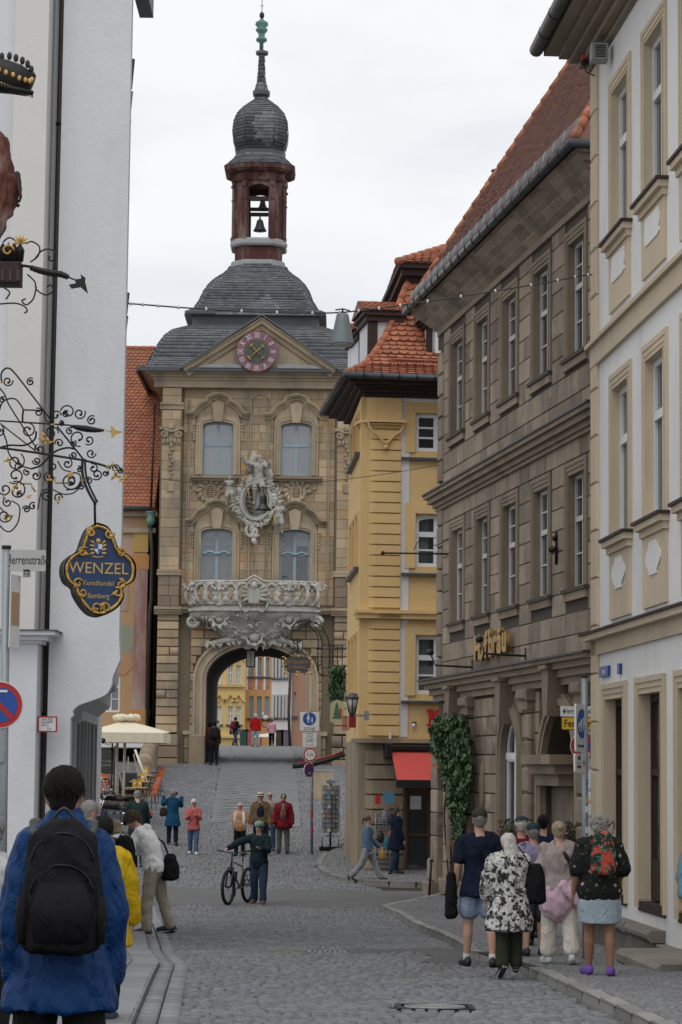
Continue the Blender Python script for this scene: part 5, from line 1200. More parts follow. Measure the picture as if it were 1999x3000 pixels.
# eaves: moulded stone blocks
ze=Lb(1681,415,-.72)[1];steps=[(.08,zt-.14,zt+.0),(.2,zt,zt+(ze-zt)*.2),(.32,zt+(ze-zt)*.2,zt+(ze-zt)*.42),(.44,zt+(ze-zt)*.42,zt+(ze-zt)*.6),(.56,zt+(ze-zt)*.6,zt+(ze-zt)*.8),(.64,zt+(ze-zt)*.8,ze-.06)]
cornice(brown,0,xr,steps[:1],'eaves_moulding',m_brnm,BD)
nb=22
for(p,a,b)in steps[1:]:
 for i in range(nb):
  x0,x1=-p+(xr+2*p)*i/nb,-p+(xr+2*p)*(i+1)/nb;mb=MB();j_=random.uniform(0,.014);pp_=steps[max(0,steps.index((p,a,b))-1)][0];vv=[(-pp_-j_,a),(-p-j_,b-.02),(-p-j_,b),(.3,b),(.3,a)];mb.add([(x0+.006,y,z)for y,z in vv]+[(x1-.006,y,z)for y,z in vv],[(0,1,2,3,4),(9,8,7,6,5)]+[(q,q+5,(q+1)%5+5,(q+1)%5)for q in range(5)]);mb.build('cornice_stone',m_brn,brown)
 mb=MB();mb.box(-p+.01,.3,.3,BD,a,b);mb.box(xr-.3,xr+p-.01,.3,BD,a,b);mb.build('side_cornice',m_brnm,brown,'stuff')
gutter(brown,[(-.8,BD,ze),(-.8,-.74,ze),(xr+.76,-.74,ze),(xr+.76,BD,ze)],.085,m_lead,.75)
# roof: hip from the far corner
k=4.2;M_=BF;tgt=None
best=None
for kk in[i*.1 for i in range(10,90)]:
 for zz in[i*.2 for i in range(5,70)]:
  p=proj(M_@Vector((-.7+kk,-.7+kk,ze+zz)));e=abs(p[0]-1699)+abs(p[1]-158)
  if best is None or e<best[0]:best=(e,kk,zz)
kk,zz=best[1],best[2];pitch=zz/kk;rt=4.7*pitch
E=.68;x0,x1,y0=-E,xr+E,-E;hw_=(BD+2*E)/2;zr_=ze+.1+hw_*pitch
A,B,C,D=(x0,y0,ze+.1),(x1,y0,ze+.1),(x1-hw_,y0+hw_,zr_),(x0+hw_,y0+hw_,zr_);A2,B2=(x0,BD+E,ze+.1),(x1,BD+E,ze+.1)
mb=MB();mb.add([A,B,C,D,A2,B2],[(0,1,2,3),(1,5,2),(5,4,3,2),(4,0,3),(0,4,5,1)]);rf=mb.build('roof',m_oldtile,brown)
ms=tile_patch(A,B,C,D,.19,.24,.03)+tile_patch(A2,A,D,D,.19,.24,.03);random.shuffle(ms)
scatter('roof_tile',rf,T_tile(True),ms,m_oldtile,300,prio=[-m_[0][3]*.0+(-(m_[2][3]))for m_ in ms])
def ridge(parent,a,b,m,r=.11,L_=.36):
 a,b=Vector(a),Vector(b);n=max(1,int((b-a).length/L_));d=(b-a)/n
 for i in range(n):mb=MB();mb.tube([a+d*i,a+d*(i+1.04)],[r*1.15,r*.92],8);mb.build('ridge_tile',m,parent)
ridge(rf,A,D,m_redtile);ridge(rf,B,C,m_redtile,.085,.3);ridge(rf,D,C,m_redtile)
sg=MB();
for i in range(int((xr+1.6)/.75)):sg.tube([(-.7+i*.75,-.66,ze+.12),(-.7+i*.75,-.6,ze+.5)],.012,5)
for z in(.15,.27,.39,.5,.6):sg.tube([(-.6,-.66+z*.15,ze+z*.8),(xr+.6,-.66+z*.15,ze+z*.8)],.008,4)
for i in range(int((xr+1.5)/.09)):sg.tube([(-.6+i*.09,-.65,ze+.12),(-.6+i*.09,-.6,ze+.48)],.005,4)
sg.build('snow_guard',m_steel,rf,'stuff')
chx,chz=None,None
mb=MB();q=BF.inverted()@W(1462,600,58);mb.box(q.x-.25,q.x+.25,q.y-.25,q.y+.25,q.z-2.4,q.z+.55);ch=mb.build('chimney',m_cwall,brown)
mb=MB();mb.box(q.x-.3,q.x+.3,q.y-.3,q.y+.3,q.z+.55,q.z+.6);mb.tube([(q.x,q.y,q.z+.6),(q.x,q.y,q.z+.85)],.015,5);mb.lathe([(.2,.84),(.2,.87),(.02,.93)],12,(q.x,q.y,q.z));mb.build('chimney_cowl',m_lead,ch)
# ground floor arches
for i,h in enumerate(gh):
 x0,x1,z0,zc=h;w=x1-x0;ar=arc_pts(x0,x1,zc-w*.5,w*.5,14);P=[(x0,z0)]+ar+[(x1,z0)]
 mb=MB();mb.sweep(P,[(0,0),(.13,0),(.13,.09),(.17,.11),(.17,.22),(.11,.25),(.11,.33),(0,.33)]);mb.build('arch_moulding',m_brnm,brown)
 mb=MB();c=(x0+x1)/2;mb.prism([(c-.16,zc-.12),(c+.16,zc-.12),(c+.26,zc+.75),(c-.26,zc+.75)],-.36,0);mb.prism([(c-.3,zc+.75),(c+.3,zc+.75),(c+.3,zc+.83),(c-.3,zc+.83)],-.42,0);mb.build('keystone',m_brnm,brown)
x0,x1,z0,zc=gh[1];mb=MB();w=x1-x0;mb.box(x0-.3,x1+.3,-.3,0,z0-.12,z0);mb.build('window_sill',m_brnd,brown)
window(brown,x0,x1,z0,zc-w*.5,.02,m_whitef,2,1,.11,.03,trans=None,curtain=1)
mb=MB();ar=arc_pts(x0,x1,zc-w*.5,w*.5,10);mb.sweep(ar,[(-.02,-.1),(-.02,0),(-.1,0),(-.1,-.1)]);mb.box((x0+x1)/2-.05,(x0+x1)/2+.05,.02,.1,zc-w*.5,zc-.08);mb.box(x0,x1,.0,.11,zc-w*.5-.07,zc-w*.5+.07);fan=mb.build('fanlight',m_whitef,brown)
mb=MB();mb.add([(a,.06,b)for a,b in ar],[tuple(range(len(ar)))]);mb.build('pane',m_glass,fan);mb=MB();mb.box(x0-.1,x1+.1,.4,.44,zc-w*.5,zc);mb.build('dark_interior',m_room,fan)
for h in(gh[0],gh[2]):
 x0,x1,z0,zc=h;mb=MB();mb.box(x0,x1,.5,.55,-.5,zc);mb.build('recess_back',m_room if h is gh[0]else m_brn,brown)
x0,x1,z0,zc=gh[2];mb=MB();z=zsp-.2;c=(x0+x1)/2;mb.box(x0-.3,x1-.7,-.42,.4,z+.1,z+.28);mb.box(x0-.2,x1-.8,-.3,.4,z-.08,z+.1);mb.box(x0-.1,x1-.9,-.2,.4,z-.3,z-.08);mb.build('portal_lintel',m_brnm,brown)
mb=MB();mb.box(x0,x1-1.0,.1,.45,-.4,z-.3,.03);mb.build('portal_pier',m_brn,brown)
mb=MB();mb.box(x1-.95,x1-.85,.2,.3,.4,z-.2);mb.box(x1-.15,x1,.2,.3,.4,z-.2);mb.box(x1-.85,x1-.15,.25,.3,.4,z-.2);mb.build('door',m_greyf,brown)
mb=MB();e=(a1[1]+.55+arc2[0]-.3)/2;mb.lathe([(.02,-.55),(.12,-.3),(.14,0),(.12,.3),(.02,.55)],12,(e-.12,-.08,1.9+.8),True,0,1,.5);mb.build('wall_shield',m_base,brown)
# ======================= cream and white house, far right
dc=hdir(494);OC=W(1742,2400,33.2);OC.z=gz(OC.x,OC.y);CF=frame(OC,-dc)
cream=thing('cream_house','white rendered house with cream window frames and tall doors at the right edge','house',CF)
Lc=lambda px,py,d=0:local(CF,px,py,d)
ztc=Lc(1790,118)[1];zb1=Lc(1850,918)[1];zb2=Lc(1850,1826)[1];CL=13.5
f1,f2=(Lc(1788,450)[0],Lc(1851,450)[0]),(Lc(1883,300)[0],Lc(1958,300)[0]);pt=f2[0]-f1[0];fw_=f1[1]-f1[0];cols_=[f1[0]+pt*i for i in range(6)]
rz=[(Lc(1818,683)[1],Lc(1818,195)[1]),(Lc(1815,1572)[1],Lc(1815,1078)[1])]
doors=[(Lc(1778,2300)[0],Lc(1832,2300)[0],Lc(1832,2040)[1]),(Lc(1878,2300)[0],Lc(1944,2300)[0],Lc(1944,2022)[1])]
doors+=[(doors[1][0]+2.35,doors[1][1]+2.35,doors[1][2]),(doors[1][0]+4.7,doors[1][1]+4.7,doors[1][2])]
cw=[(x+.2,x+fw_-.2,z0,z1-.22)for(z0,z1)in rz for x in cols_];dz0=.85
mb=MB();wall_grid(mb,0,CL,-1,ztc,0,.5,[(a,b,c,d)for a,b,c,d in cw]+[(a,b,dz0-.1,c)for a,b,c in doors]);mb.box(0,.4,.5,9,-1,ztc);mb.box(0,CL,8.6,9,-1,ztc);mb.box(CL-.4,CL,.5,9,-1,ztc);mb.build('wall',m_cwall,cream)
random.seed(5)
for(x0,x1,z0,z1)in cw:
 mb=MB();surround(mb,x0,x1,z0,z1,0,.2,((0,.03),(.07,.02),(.14,.01)));mb.box(x0,x0+.012,-.03,.4,z0,z1);mb.box(x1-.012,x1,-.03,.4,z0,z1);mb.box(x0,x1,-.03,.4,z1-.012,z1);mb.build('window_frame',m_cream,cream)
 mb=MB();mb.box(x0-.26,x1+.26,-.16,0,z0-.03,z0+.01);mb.build('sill_flashing',m_darkwood,cream)
 mb=MB();mb.box(x0-.22,x1+.22,-.13,0,z0-.11,z0-.03);mb.box(x0-.18,x1+.18,-.07,0,z0-.2,z0-.11);mb.build('window_sill',m_cream,cream)
 window(cream,x0+.012,x1-.012,z0+.01,z1-.012,.085,m_whitef,2,1,.08,.03,trans=.66,curtain=.6)
 up=z0>zb1;pb=(zb1 if up else zb2)+(.55 if up else .42);h=z0-.2-pb;w=x1-x0+.28;c=(x0+x1)/2
 mb=MB();mb.box(c-w/2,c+w/2,-.035,0,pb-.3,z0-.2);ap=mb.build('apron_panel',m_cream,cream)
 pz=pb+h*.5;a,b=w*.33,h*.36
 if up:pl=[(-a,-b*.8),(-a*.7,-b),(a*.7,-b),(a,-b*.8),(a*.88,-b*.5),(a,-b*.1),(a,b*.4),(a*.9,b*.6),(a*.9,b),(-a*.8,b),(-a,b*.7),(-a*.9,b*.3),(-a,0)]
 else:pl=[(-a*.5,-b),(a*.5,-b),(a*.5,-b*.85)]+[(a*math.cos(t),b*.75*math.sin(t))for t in[R(-50+20*i)for i in range(6)]]+[(a*.5,b*.85),(a*.5,b),(-a*.5,b),(-a*.5,b*.85)]+[(-a*math.cos(t),b*.75*math.sin(t))for t in[R(50-20*i)for i in range(6)]]+[(-a*.5,-b*.85)]
 mb=MB();mb.prism([(c+p,pz+q)for p,q in pl],-.05,-.03);mb.build('panel_field',m_cwall,ap)
for(p,a,b,nm)in((.06,zb1-.28,zb1+.0,'band'),(.12,zb1+.0,zb1+.06,'band_moulding'),(.05,zb2-.3,zb2-.1,'band'),(.16,zb2-.1,zb2-.02,'band_moulding')):
 mb=MB();mb.box(-p if p>.1 else 0,CL,-p,0,a,b);mb.build(nm,m_cream,cream)
mb=MB();mb.box(-.2,CL,-.2,0,zb2-.02,zb2+.01);mb.build('band_flashing',m_darkwood,cream)
for i in range(40):
 z=-.2+i*.66
 if z+.6>ztc:break
 mb=MB();mb.box(-.03,.42,-.05,.4,z,z+.645,.02);mb.build('quoin_stone',m_cream,cream)
for(x0,x1,zt_)in doors:
 mb=MB();surround(mb,x0,x1,dz0-.1,zt_,0,.2,((0,.05),(.07,.035),(.14,.02)));mb.box(x0,x0+.012,-.04,.5,dz0,zt_);mb.box(x1-.012,x1,-.04,.5,dz0,zt_);mb.box(x0,x1,-.04,.5,zt_-.012,zt_);mb.build('door_frame',m_cream,cream)
 mb=MB();mb.box(x0,x0+.07,.12,.2,dz0,zt_);mb.box(x1-.07,x1,.12,.2,dz0,zt_);mb.box(x0,x1,.12,.2,zt_-.1,zt_);c=(x0+x1)/2;mb.box(c-.06,c+.06,.10,.2,dz0,zt_);mb.box(x0,x1,.12,.2,dz0,dz0+.5);mb.box(x0,x1,.12,.2,zt_*.7,zt_*.7+.08);dd=mb.build('door',m_darkwood,cream)
 for(a,b)in((x0+.07,c-.06),(c+.06,x1-.07)):
  for(q,r_)in((dz0+.5,zt_*.7),(zt_*.7+.08,zt_-.1)):mb=MB();mb.box(a,b,.16,.17,q,r_);mb.build('pane',m_glass,dd)
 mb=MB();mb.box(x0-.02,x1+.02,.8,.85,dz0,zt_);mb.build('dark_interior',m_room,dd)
 mb=MB();mb.box(x0-.1,x1+.1,-.02,.35,dz0-.14,dz0-.02);mb.build('threshold',m_darkwood,cream)
m_plinth=mat('grey_plinth_stone',(.25,.225,.19),(.16,.145,.125),rough=.9,nscale=2,stain=(.1,.09,.075),stain_amt=.6)
x=-.05;k=0
while x<CL:
 w=random.uniform(.8,1.25)
 for(z,h)in((-.8,.9),(.1,.32)):mb=MB();mb.box(x+.01,x+w-.01,-.12,0,z,z+h-.01,.02);mb.build('plinth_stone',m_plinth,cream)
 x+=w
for(x0,x1)in((doors[0][1]-.1,doors[1][0]-.2),(doors[0][0]-.6,doors[0][1]-.35),(doors[1][0]-.1,doors[1][1]+.1)):
 mb=MB();mb.box(x0,x1,-.22,0,.42,.56,.05);mb.build('plinth_coping',m_plinth,cream)
mb=MB();mb.box(doors[1][1]+1.5,doors[1][1]+3.6,-.75,-.12,-.9,.28,.04);mb.build('entrance_step',m_plinth,cream)
mb=MB();mb.box(doors[1][1]+1.42,doors[1][1]+3.7,-.85,-.12,.28,.46,.05);mb.build('entrance_step',m_plinth,cream)
zg=Lc(1573,148,-.75)[1];mb=MB();zz0=ztc-.05
for(p,a,b)in((.08,0,.12),(.2,.12,.28),(.32,.28,.42),(.46,.42,.55),(.66,.55,.68)):mb.box(-p*.6,CL,-p,9,zz0+(zg-zz0)*a/.72,zz0+(zg-zz0)*b/.72)
mb.build('eaves_moulding',mat('weathered_cream_wood',(.30,.25,.18),(.20,.165,.12),rough=.85,nscale=3,vert=False,stain=(.1,.09,.08),stain_amt=.5),cream)
gutter(cream,[(-.45,-.76,zg),(CL,-.76,zg)],.10,m_pipe,.9)
mb=MB();mb.add([(-.45,-.72,zg+.05),(CL,-.72,zg+.05),(CL,4.5,zg+6),(-.6,4.5,zg+6),(-.6,9.5,zg+.05),(CL,9.5,zg+.05)],[(0,1,2,3),(3,2,5,4),(0,3,4),(1,5,2),(0,4,5,1)]);mb.build('roof',m_oldtile,cream)
# ======================= yellow corner house
OY=W(1062,2400,64);OY.z=gz(OY.x,OY.y);YF=frame(OY,(math.cos(R(8.7)),math.sin(R(8.7)),0))
yel=thing('yellow_corner_house','yellow rendered corner house with ribbed corner, red mansard roof and sandstone ground floor','house',YF)
Ly=lambda px,py,d=0:local(YF,px,py,d)
ds=hdir(628);SF_U=-ds   # side facade: from its far end towards the corner
OS_=W(1012,2400,69.9);
zty=Ly(1170,1166)[1];zby=Ly(1170,1790)[1];zgy=Ly(1170,2170)[1];YL=6.5
yo=[(Ly(1219,b)[0],Ly(1219,b)[0]+1.15,Ly(1250,c)[1],Ly(1250,b)[1])for b,c in((1212,1322),(1507,1660),(1862,2033))]
yo2=[(a+2.6,b+2.6,c,d)for a,b,c,d in yo];dr=(Ly(1190,2400)[0],Ly(1190,2400)[0]+2.6,0,Ly(1200,2305)[1])
mb=MB();wall_grid(mb,0,YL,zgy,zty,0,.4,yo+yo2);mb.build('wall',m_yel,yel)
mb=MB();wall_grid(mb,0,YL,-.6,zgy,0,.4,[dr]);mb.build('ground_floor_wall',m_base,yel)
side=YF.inverted()@frame(OS_,SF_U);sl_len=(Vector((OY.x,OY.y,0))-Vector((OS_.x,OS_.y,0))).length
def sideobj(mb):mb.M=side;return mb
Lz0=OS_.z;dzs=(YF.inverted()@Vector((OS_.x,OS_.y,0))).z
side=Matrix.Translation((0,0,0))@side;side.translation.z=0
so3=[(sl_len*(.22+.25*i),sl_len*(.22+.25*i)+.95,o[2]+(0),o[3])for o in yo for i in range(3)]
mb=sideobj(MB());wall_grid(mb,0,sl_len,zgy,zty,0,.4,so3);mb.box(0,.4,.4,5,zgy,zty);mb.build('side_wall',m_yel,yel);mb=sideobj(MB());mb.box(0,sl_len,0,.4,-.6,zgy);mb.box(0,.4,.4,5,-.6,zgy);mb.build('side_base_wall',m_base,yel)
mb=MB();mb.box(2.2,YL,8,8.3,-.6,zty);mb.box(YL-.3,YL,.4,8,-.6,zty);mb.build('rear_wall',m_yel,yel)
for o in so3:
 sw=sideobj(MB());surround(sw,o[0],o[1],o[2],o[3],0,.12,((0,.05),(.06,.03)));sw.build('window_frame',m_yel,yel)
 sw=sideobj(MB());sw.box(o[0]-.2,o[1]+.2,-.14,0,o[2]-.1,o[2]);sw.build('window_sill',m_lead,yel)
 sw=sideobj(MB());sw.box(o[0],o[1],.15,.2,o[2],o[3]);ww=sw.build('window',m_whitef,yel)
 sw=sideobj(MB());sw.box(o[0]+.08,o[1]-.08,.14,.15,o[2]+.08,o[3]-.08);sw.build('pane',m_glass,ww)
# ribbed corner: rounded bands
qx1=Ly(1172,1600)[0];n_b=int((zty-.95-zgy)/.285)
def cornerband(z0,z1,p,m,x1=None,name='corner_band'):
 x1=x1 or qx1;mb=MB();P=[(x1,-p)];r=.38
 d2=side.to_3x3()@Vector((1,0,0));nx=side.to_3x3()@Vector((0,-1,0));c0=Vector((0,0,0));far=c0-Vector((d2.x,d2.y,0))*.75
 pts=[(x1,-p),(r,-p)]
 for i in range(1,6):
  t=i/6;a=(1-t)**2;b=2*t*(1-t);c_=t*t;e=c0-Vector((d2.x,d2.y,0))*r
  q0=Vector((r,-p));q1=Vector((-p*.6,-p));q2=Vector((e.x+nx.x*p,e.y+nx.y*p));pts.append(tuple(q0*a+q1*b+q2*c_))
 pts+=[(far.x+nx.x*p,far.y+nx.y*p),(far.x-nx.x*.05,far.y-nx.y*.05),(.1,.05),(x1,.05)]
 n=len(pts);e_=.012;vs=[(x,y,z0+e_)for x,y in pts]+[(x,y,z1-e_)for x,y in pts];ins=[(x*1.0,y+(.018 if i<n-4 else 0),z0)for i,(x,y)in enumerate(pts)]+[(x,y+(.018 if i<n-4 else 0),z1)for i,(x,y)in enumerate(pts)]
 mb.add(vs,[(i,(i+1)%n,n+(i+1)%n,n+i)for i in range(n)]+[tuple(range(n-1,-1,-1)),tuple(range(n,2*n))]);return mb.build(name,m,yel)
z=zgy+.12;k=0
while z<zty-.8:
 if not(zby-.25<z<zby+.05):cornerband(z,z+.272,.09,m_yel)
 z+=.285
cornerband(zty-.62,zty-.02,.15,m_yel,name='corner_capital');cornerband(zty-.72,zty-.62,.28,m_yel,qx1+.1,'corner_capital');cornerband(zty-.78,zty-.72,.2,m_yel,qx1+.05,'corner_capital')
cx_=(Ly(1100,1250)[0]+qx1)/2-.08;mb=MB();zz_=Ly(1125,1235)[1];mb.tube(bez([(cx_-.5,-.17,zz_),(cx_-.42,-.17,zz_-.25),(cx_-.2,-.17,zz_-.42),(cx_,-.17,zz_-.62),(cx_+.2,-.17,zz_-.42),(cx_+.42,-.17,zz_-.25),(cx_+.5,-.17,zz_)],4),.035,6);mb.ball((cx_,-.17,zz_-.72),.07);mb.build('corner_tassel',m_yel,yel)
mb=MB();mb.box(-.3,YL,-.26,.0,zby-.08,zby);mb.box(-.2,YL,-.2,0,zby-.22,zby-.08);mb.build('storey_band',m_yel,yel);cornerband(zby-.1,zby+.02,.28,m_yel,name='storey_band');cornerband(zby-.22,zby-.1,.2,m_yel,name='storey_band')
cornerband(zgy-.08,zgy+.06,.28,m_base,name='base_moulding');mb=MB();mb.box(qx1,YL,-.26,0,zgy-.06,zgy+.05);mb.build('base_moulding',m_base,yel)
z=.12
while z<zgy-.3:cornerband(z,z+.37,.12,m_base,Ly(1180,2300)[0],'stone_band');z+=.395
cornerband(-.8,.12,.2,m_base,Ly(1180,2300)[0],'stone_band')
rects=courses(Ly(1180,2300)[0],YL,.1,zgy-.1,.4,(.6,1),[(dr[0]-.05,dr[1]+.05,-1,dr[3])],gap=.02);blocks('stone_block',yel,rects,-.06,.1,m_base,60)
# white strip, window casings, windows
xs1=Ly(1198,1600)[0];m_wp=mat('white_paint_strip',(.66,.65,.64),(.6,.59,.58),rough=.9,stain=(.5,.48,.46),stain_amt=.4)
for(a,b)in((zby+.02,zty),(zgy+.1,zby-.24)):mb=MB();mb.box(qx1+.01,xs1,-.03,0,a,b);mb.build('white_strip',m_wp,yel)
mb=MB();mb.box(xs1,YL,-.03,0,zty-.3,zty);mb.build('white_strip',m_wp,yel)
for i,(x0,x1,z0,z1)in enumerate(yo+yo2):
 mb=MB();surround(mb,x0,x1,z0-.05,z1,0,.3,((0,.05),(.28,.02)));mb.build('window_frame',m_yel,yel)
 mb=MB();mb.box(x0-.4,x1+.4,-.14,0,z0-.26,z0-.19);mb.build('window_sill',m_lead,yel)
 window(yel,x0,x1,z0,z1,.1,m_whitef,2,[2,1]if i%3==1 else 3 if i%3==0 else[2,1],.10,.05,rise=.1 if i%3==1 else 0,trans=None if i%3==0 else .64,curtain=.7 if i%3 else 0)
 if i%3==2:
  mb=MB();
  for q in range(10):a=x0+.1+(x1-x0-.2)*q/10;b=a+(x1-x0-.2)/10;mb.add([(a,.2,z0+.75),(b,.2,z0+.75),(b,.2,z0+.5),((a+b)/2,.2,z0+.4),(a,.2,z0+.5)],[(0,1,2,3,4)])
  mb.build('lace_curtain',m_curt,yel)
# dark eaves cornice and gutter
ey=Ly(1170,1104,-.9)[1]
def eaves(steps,name,m):
 for(p,a,b)in steps:
  mb=MB();d2=side.to_3x3()@Vector((1,0,0));nx=side.to_3x3()@Vector((0,-1,0));F_=-Vector((d2.x,d2.y,0))*6.0
  pts=[(YL,-p),(-p*.75,-p),(F_.x+nx.x*p,F_.y+nx.y*p),(F_.x+1.5,F_.y),(YL,2)];vs=[(x,y,a)for x,y in pts]+[(x,y,b)for x,y in pts];n=5
  mb.add(vs,[(i,(i+1)%n,n+(i+1)%n,n+i)for i in range(n)]+[(4,3,2,1,0),(5,6,7,8,9)]);mb.build(name,m,yel)
hh_=ey-zty
eaves([(.12,zty,zty+hh_*.25),(.3,zty+hh_*.25,zty+hh_*.45),(.5,zty+hh_*.45,zty+hh_*.62),(.75,zty+hh_*.62,zty+hh_*.82),(.9,zty+hh_*.82,ey-.02)],'eaves_board',m_darkwood)
d2=side.to_3x3()@Vector((1,0,0));nx=side.to_3x3()@Vector((0,-1,0));Fg=-Vector((d2.x,d2.y,0))*6.0
gutter(yel,[(YL,-.95,ey),(-.72,-.95,ey),(Fg.x+nx.x*.95,Fg.y+nx.y*.95,ey)],.09,m_lead,.5)
# mansard roof: concave profile, hip along the corner
hipp=[(1033,1097,-.85),(1066,1070,-.3),(1096,1038,.15),(1122,1000,.55),(1145,955,.9),(1165,905,1.2),(1186,850,1.5),(1196,830,1.6)]
def rx(px,py,d):q=Ly(px,py,d);return(q[0],d,q[1])
H_=[rx(*h)for h in hipp];H_[0]=(-.68,-.9,ey+.06);d2v=Vector((d2.x,d2.y,0));mb=MB();ms=[];rt_=None;faces_=[]
roofb=MB()
for i in range(len(H_)-1):
 a,b=Vector(H_[i]),Vector(H_[i+1]);A_=(a.x,a.y,a.z);B_=(YL,a.y,a.z);C_=(YL,b.y,b.z);D_=(b.x,b.y,b.z);roofb.add([A_,B_,C_,D_],[(0,1,2,3)]);ms+=tile_patch(A_,B_,C_,D_,.235,.2,.05)
 fa=a-d2v*5.8;fb=b-d2v*5.8;roofb.add([tuple(fa),A_,D_,tuple(fb)],[(0,1,2,3)]);ms+=tile_patch(tuple(fa),A_,D_,tuple(fb),.2,.2,.05)
yr=roofb.build('roof',m_redtile,yel,fix=False);scatter('roof_tile',yr,T_tile(True),ms,m_redtile,300,prio=[-abs(m_[0][3]-.8)-abs(m_[1][3])for m_ in ms])
for i in range(len(H_)-1):ridge(yr,H_[i],H_[i+1],m_redtile,.1,.3)
T0=Vector(H_[-1]);ux=T0.x
eaves_t=[(.05,0,.18),(.28,.18,.36),(.42,.36,.5)]
for(p,a,b)in eaves_t:
 mb=MB();F_=T0-d2v*6.5;pts=[(YL,T0.y-p),(ux-p*.8,T0.y-p),(F_.x+nx.x*p,F_.y+nx.y*p),(F_.x+3,F_.y),(YL,T0.y+3)];n=5;vs=[(x,y,T0.z+a)for x,y in pts]+[(x,y,T0.z+b)for x,y in pts];mb.add(vs,[(i,(i+1)%n,n+(i+1)%n,n+i)for i in range(n)]+[(4,3,2,1,0),(5,6,7,8,9)]);mb.build('upper_eaves_board',m_darkwood,yel)
ut=T0.z+.5;a=(ux-.38,T0.y-.48,ut);b=(YL,T0.y-.48,ut);c=(YL,T0.y+2.2,ut+1.3);d=(ux+2.2,T0.y+2.2,ut+1.3);e=tuple(Vector(a)-d2v*6.5)
mb=MB();mb.add([a,b,c,d,e,tuple(Vector(d)-d2v*6)],[(0,1,2,3),(4,0,3,5)]);ur=mb.build('upper_roof',m_oldtile,yel,fix=False);scatter('roof_tile',ur,T_tile(True),tile_patch(a,b,c,d,.22,.2,.04)+tile_patch(e,a,d,tuple(Vector(d)-d2v*6),.22,.2,.04),m_redtile,60);ridge(ur,a,d,m_redtile)
sg=MB();z_=Ly(1200,1075,-.4)[1]
sg.tube([(Ly(1145,1060,-.4)[0],-.42,z_+.18),(YL,-.42,z_+.18)],.02,5);sg.tube([(Ly(1145,1060,-.4)[0],-.42,z_),(YL,-.42,z_)],.02,5)
for i in range(60):
 x=Ly(1145,1060,-.4)[0]+i*.09
 if x<YL:sg.tube([(x,-.42,z_),(x,-.42,z_+.18)],.012,4)
sg.build('snow_guard',mat('red_brown_steel',(.18,.04,.03),rough=.6),yr,'stuff')
def dormer(px0,px1,ytop,ybot,d,side_=False,depth=1.6):
 (x0,z1),(x1,z0)=Ly(px0,ytop,d),Ly(px1,ybot,d);h=z1-z0;w=x1-x0
 mb=MB();mb.box(x0,x1,d,d+depth,z0,z1-h*.22);dm=mb.build('dormer',m_wwall,yel)
 mb=MB();mb.box(x0-.03,x0+w*.28,d-.04,d+.1,z0,z1-h*.2);mb.box(x1-w*.12,x1+.03,d-.04,d+.1,z0,z1-h*.2);mb.box(x0-.1,x1+.12,d-.12,d+depth,z1-h*.3,z1-h*.2);mb.box(x0-.18,x1+.18,d-.2,d+depth,z1-h*.2,z1-h*.12);mb.build('dormer_frame',m_darkwood,dm)
 A_,B_,C_,D_=(x0-.25,d-.25,z1-h*.12),(x1+.25,d-.25,z1-h*.12),(x1+.25,d+.5,z1+h*.12),(x0-.25,d+.5,z1+h*.12);mb=MB();mb.add([A_,B_,C_,D_,(x0-.25,d+depth,z1-h*.12),(x1+.25,d+depth,z1-h*.12)],[(0,1,2,3),(3,2,5,4),(0,3,4),(1,5,2)]);r_=mb.build('dormer_roof',m_oldtile,dm)
 ms_=tile_patch(A_,B_,C_,D_,.18,.17,.04)
 for m_ in ms_:
  me=MB();me.add(*[T_tile(True)[0],T_tile(True)[1]]);
 B2=np.array(ms_);V=np.concatenate([np.array(T_tile(True)[0],float),np.ones((len(T_tile(True)[0]),1))],1);bake('dormer_tile',dm,np.einsum('nij,vj->nvi',B2[:,:3,:],V).reshape(-1,3),T_tile(True)[1],len(V),len(B2),m_redtile)
 return dm
dormer(1082,1168,893,1058,1.0);dormer(1056,1100,955,1080,3.2);dormer(1045,1058,965,1078,5.0)
dm=dormer(1254,1300,925,1040,.25);x0,z0=Ly(1274,1036,.2);mb=MB();mb.box(x0,x0+.7,.1,.16,z0,z0+.95);w_=mb.build('dormer_window',m_whitef,dm)
for i in range(2):
 for j in range(2):mb=MB();mb.box(x0+.08+i*.3,x0+.34+i*.3,.085,.1,z0+.08+j*.42,z0+.44+j*.42);mb.build('pane',m_glass,dm)
# shop: door, dark interior, glass, awning
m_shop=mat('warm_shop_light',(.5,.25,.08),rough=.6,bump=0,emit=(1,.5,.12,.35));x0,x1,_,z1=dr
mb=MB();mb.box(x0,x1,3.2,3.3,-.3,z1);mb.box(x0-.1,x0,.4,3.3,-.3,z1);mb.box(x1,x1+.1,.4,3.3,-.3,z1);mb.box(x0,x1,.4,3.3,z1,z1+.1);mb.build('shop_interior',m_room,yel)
mb=MB();mb.box(x0,x0+.06,.05,.15,0,z1);mb.box(x0+.6,x0+.85,.05,.15,0,z1);mb.box(x0+.06,x0+.6,.05,.15,0,.12);mb.box(x0+.06,x0+.6,.05,.15,1.0,1.05);mb.box(x0,x1,.05,.15,z1-.1,z1);mb.box(x0+.85,x1,.05,.12,z1-1.0,z1-.93);sfm=mb.build('shop_door_frame',mat('reddish_wood',(.13,.055,.03),(.09,.035,.02),rough=.6,vert=True),yel)
mb=MB();mb.box(x0+.06,x0+.6,.09,.1,.12,z1-.1);mb.build('pane',m_glass,sfm);mb=MB();mb.box(x0+.12,x0+.42,.07,.08,1.7,2.05);mb.build('notice',m_white,sfm)
for(a,b)in((z1-.62,z1-.12),(z1-1.35,z1-1.1)):mb=MB();mb.box(x0+.9,x1-.1,1.6,1.64,a,b);mb.build('lit_shelf',m_shop,yel)
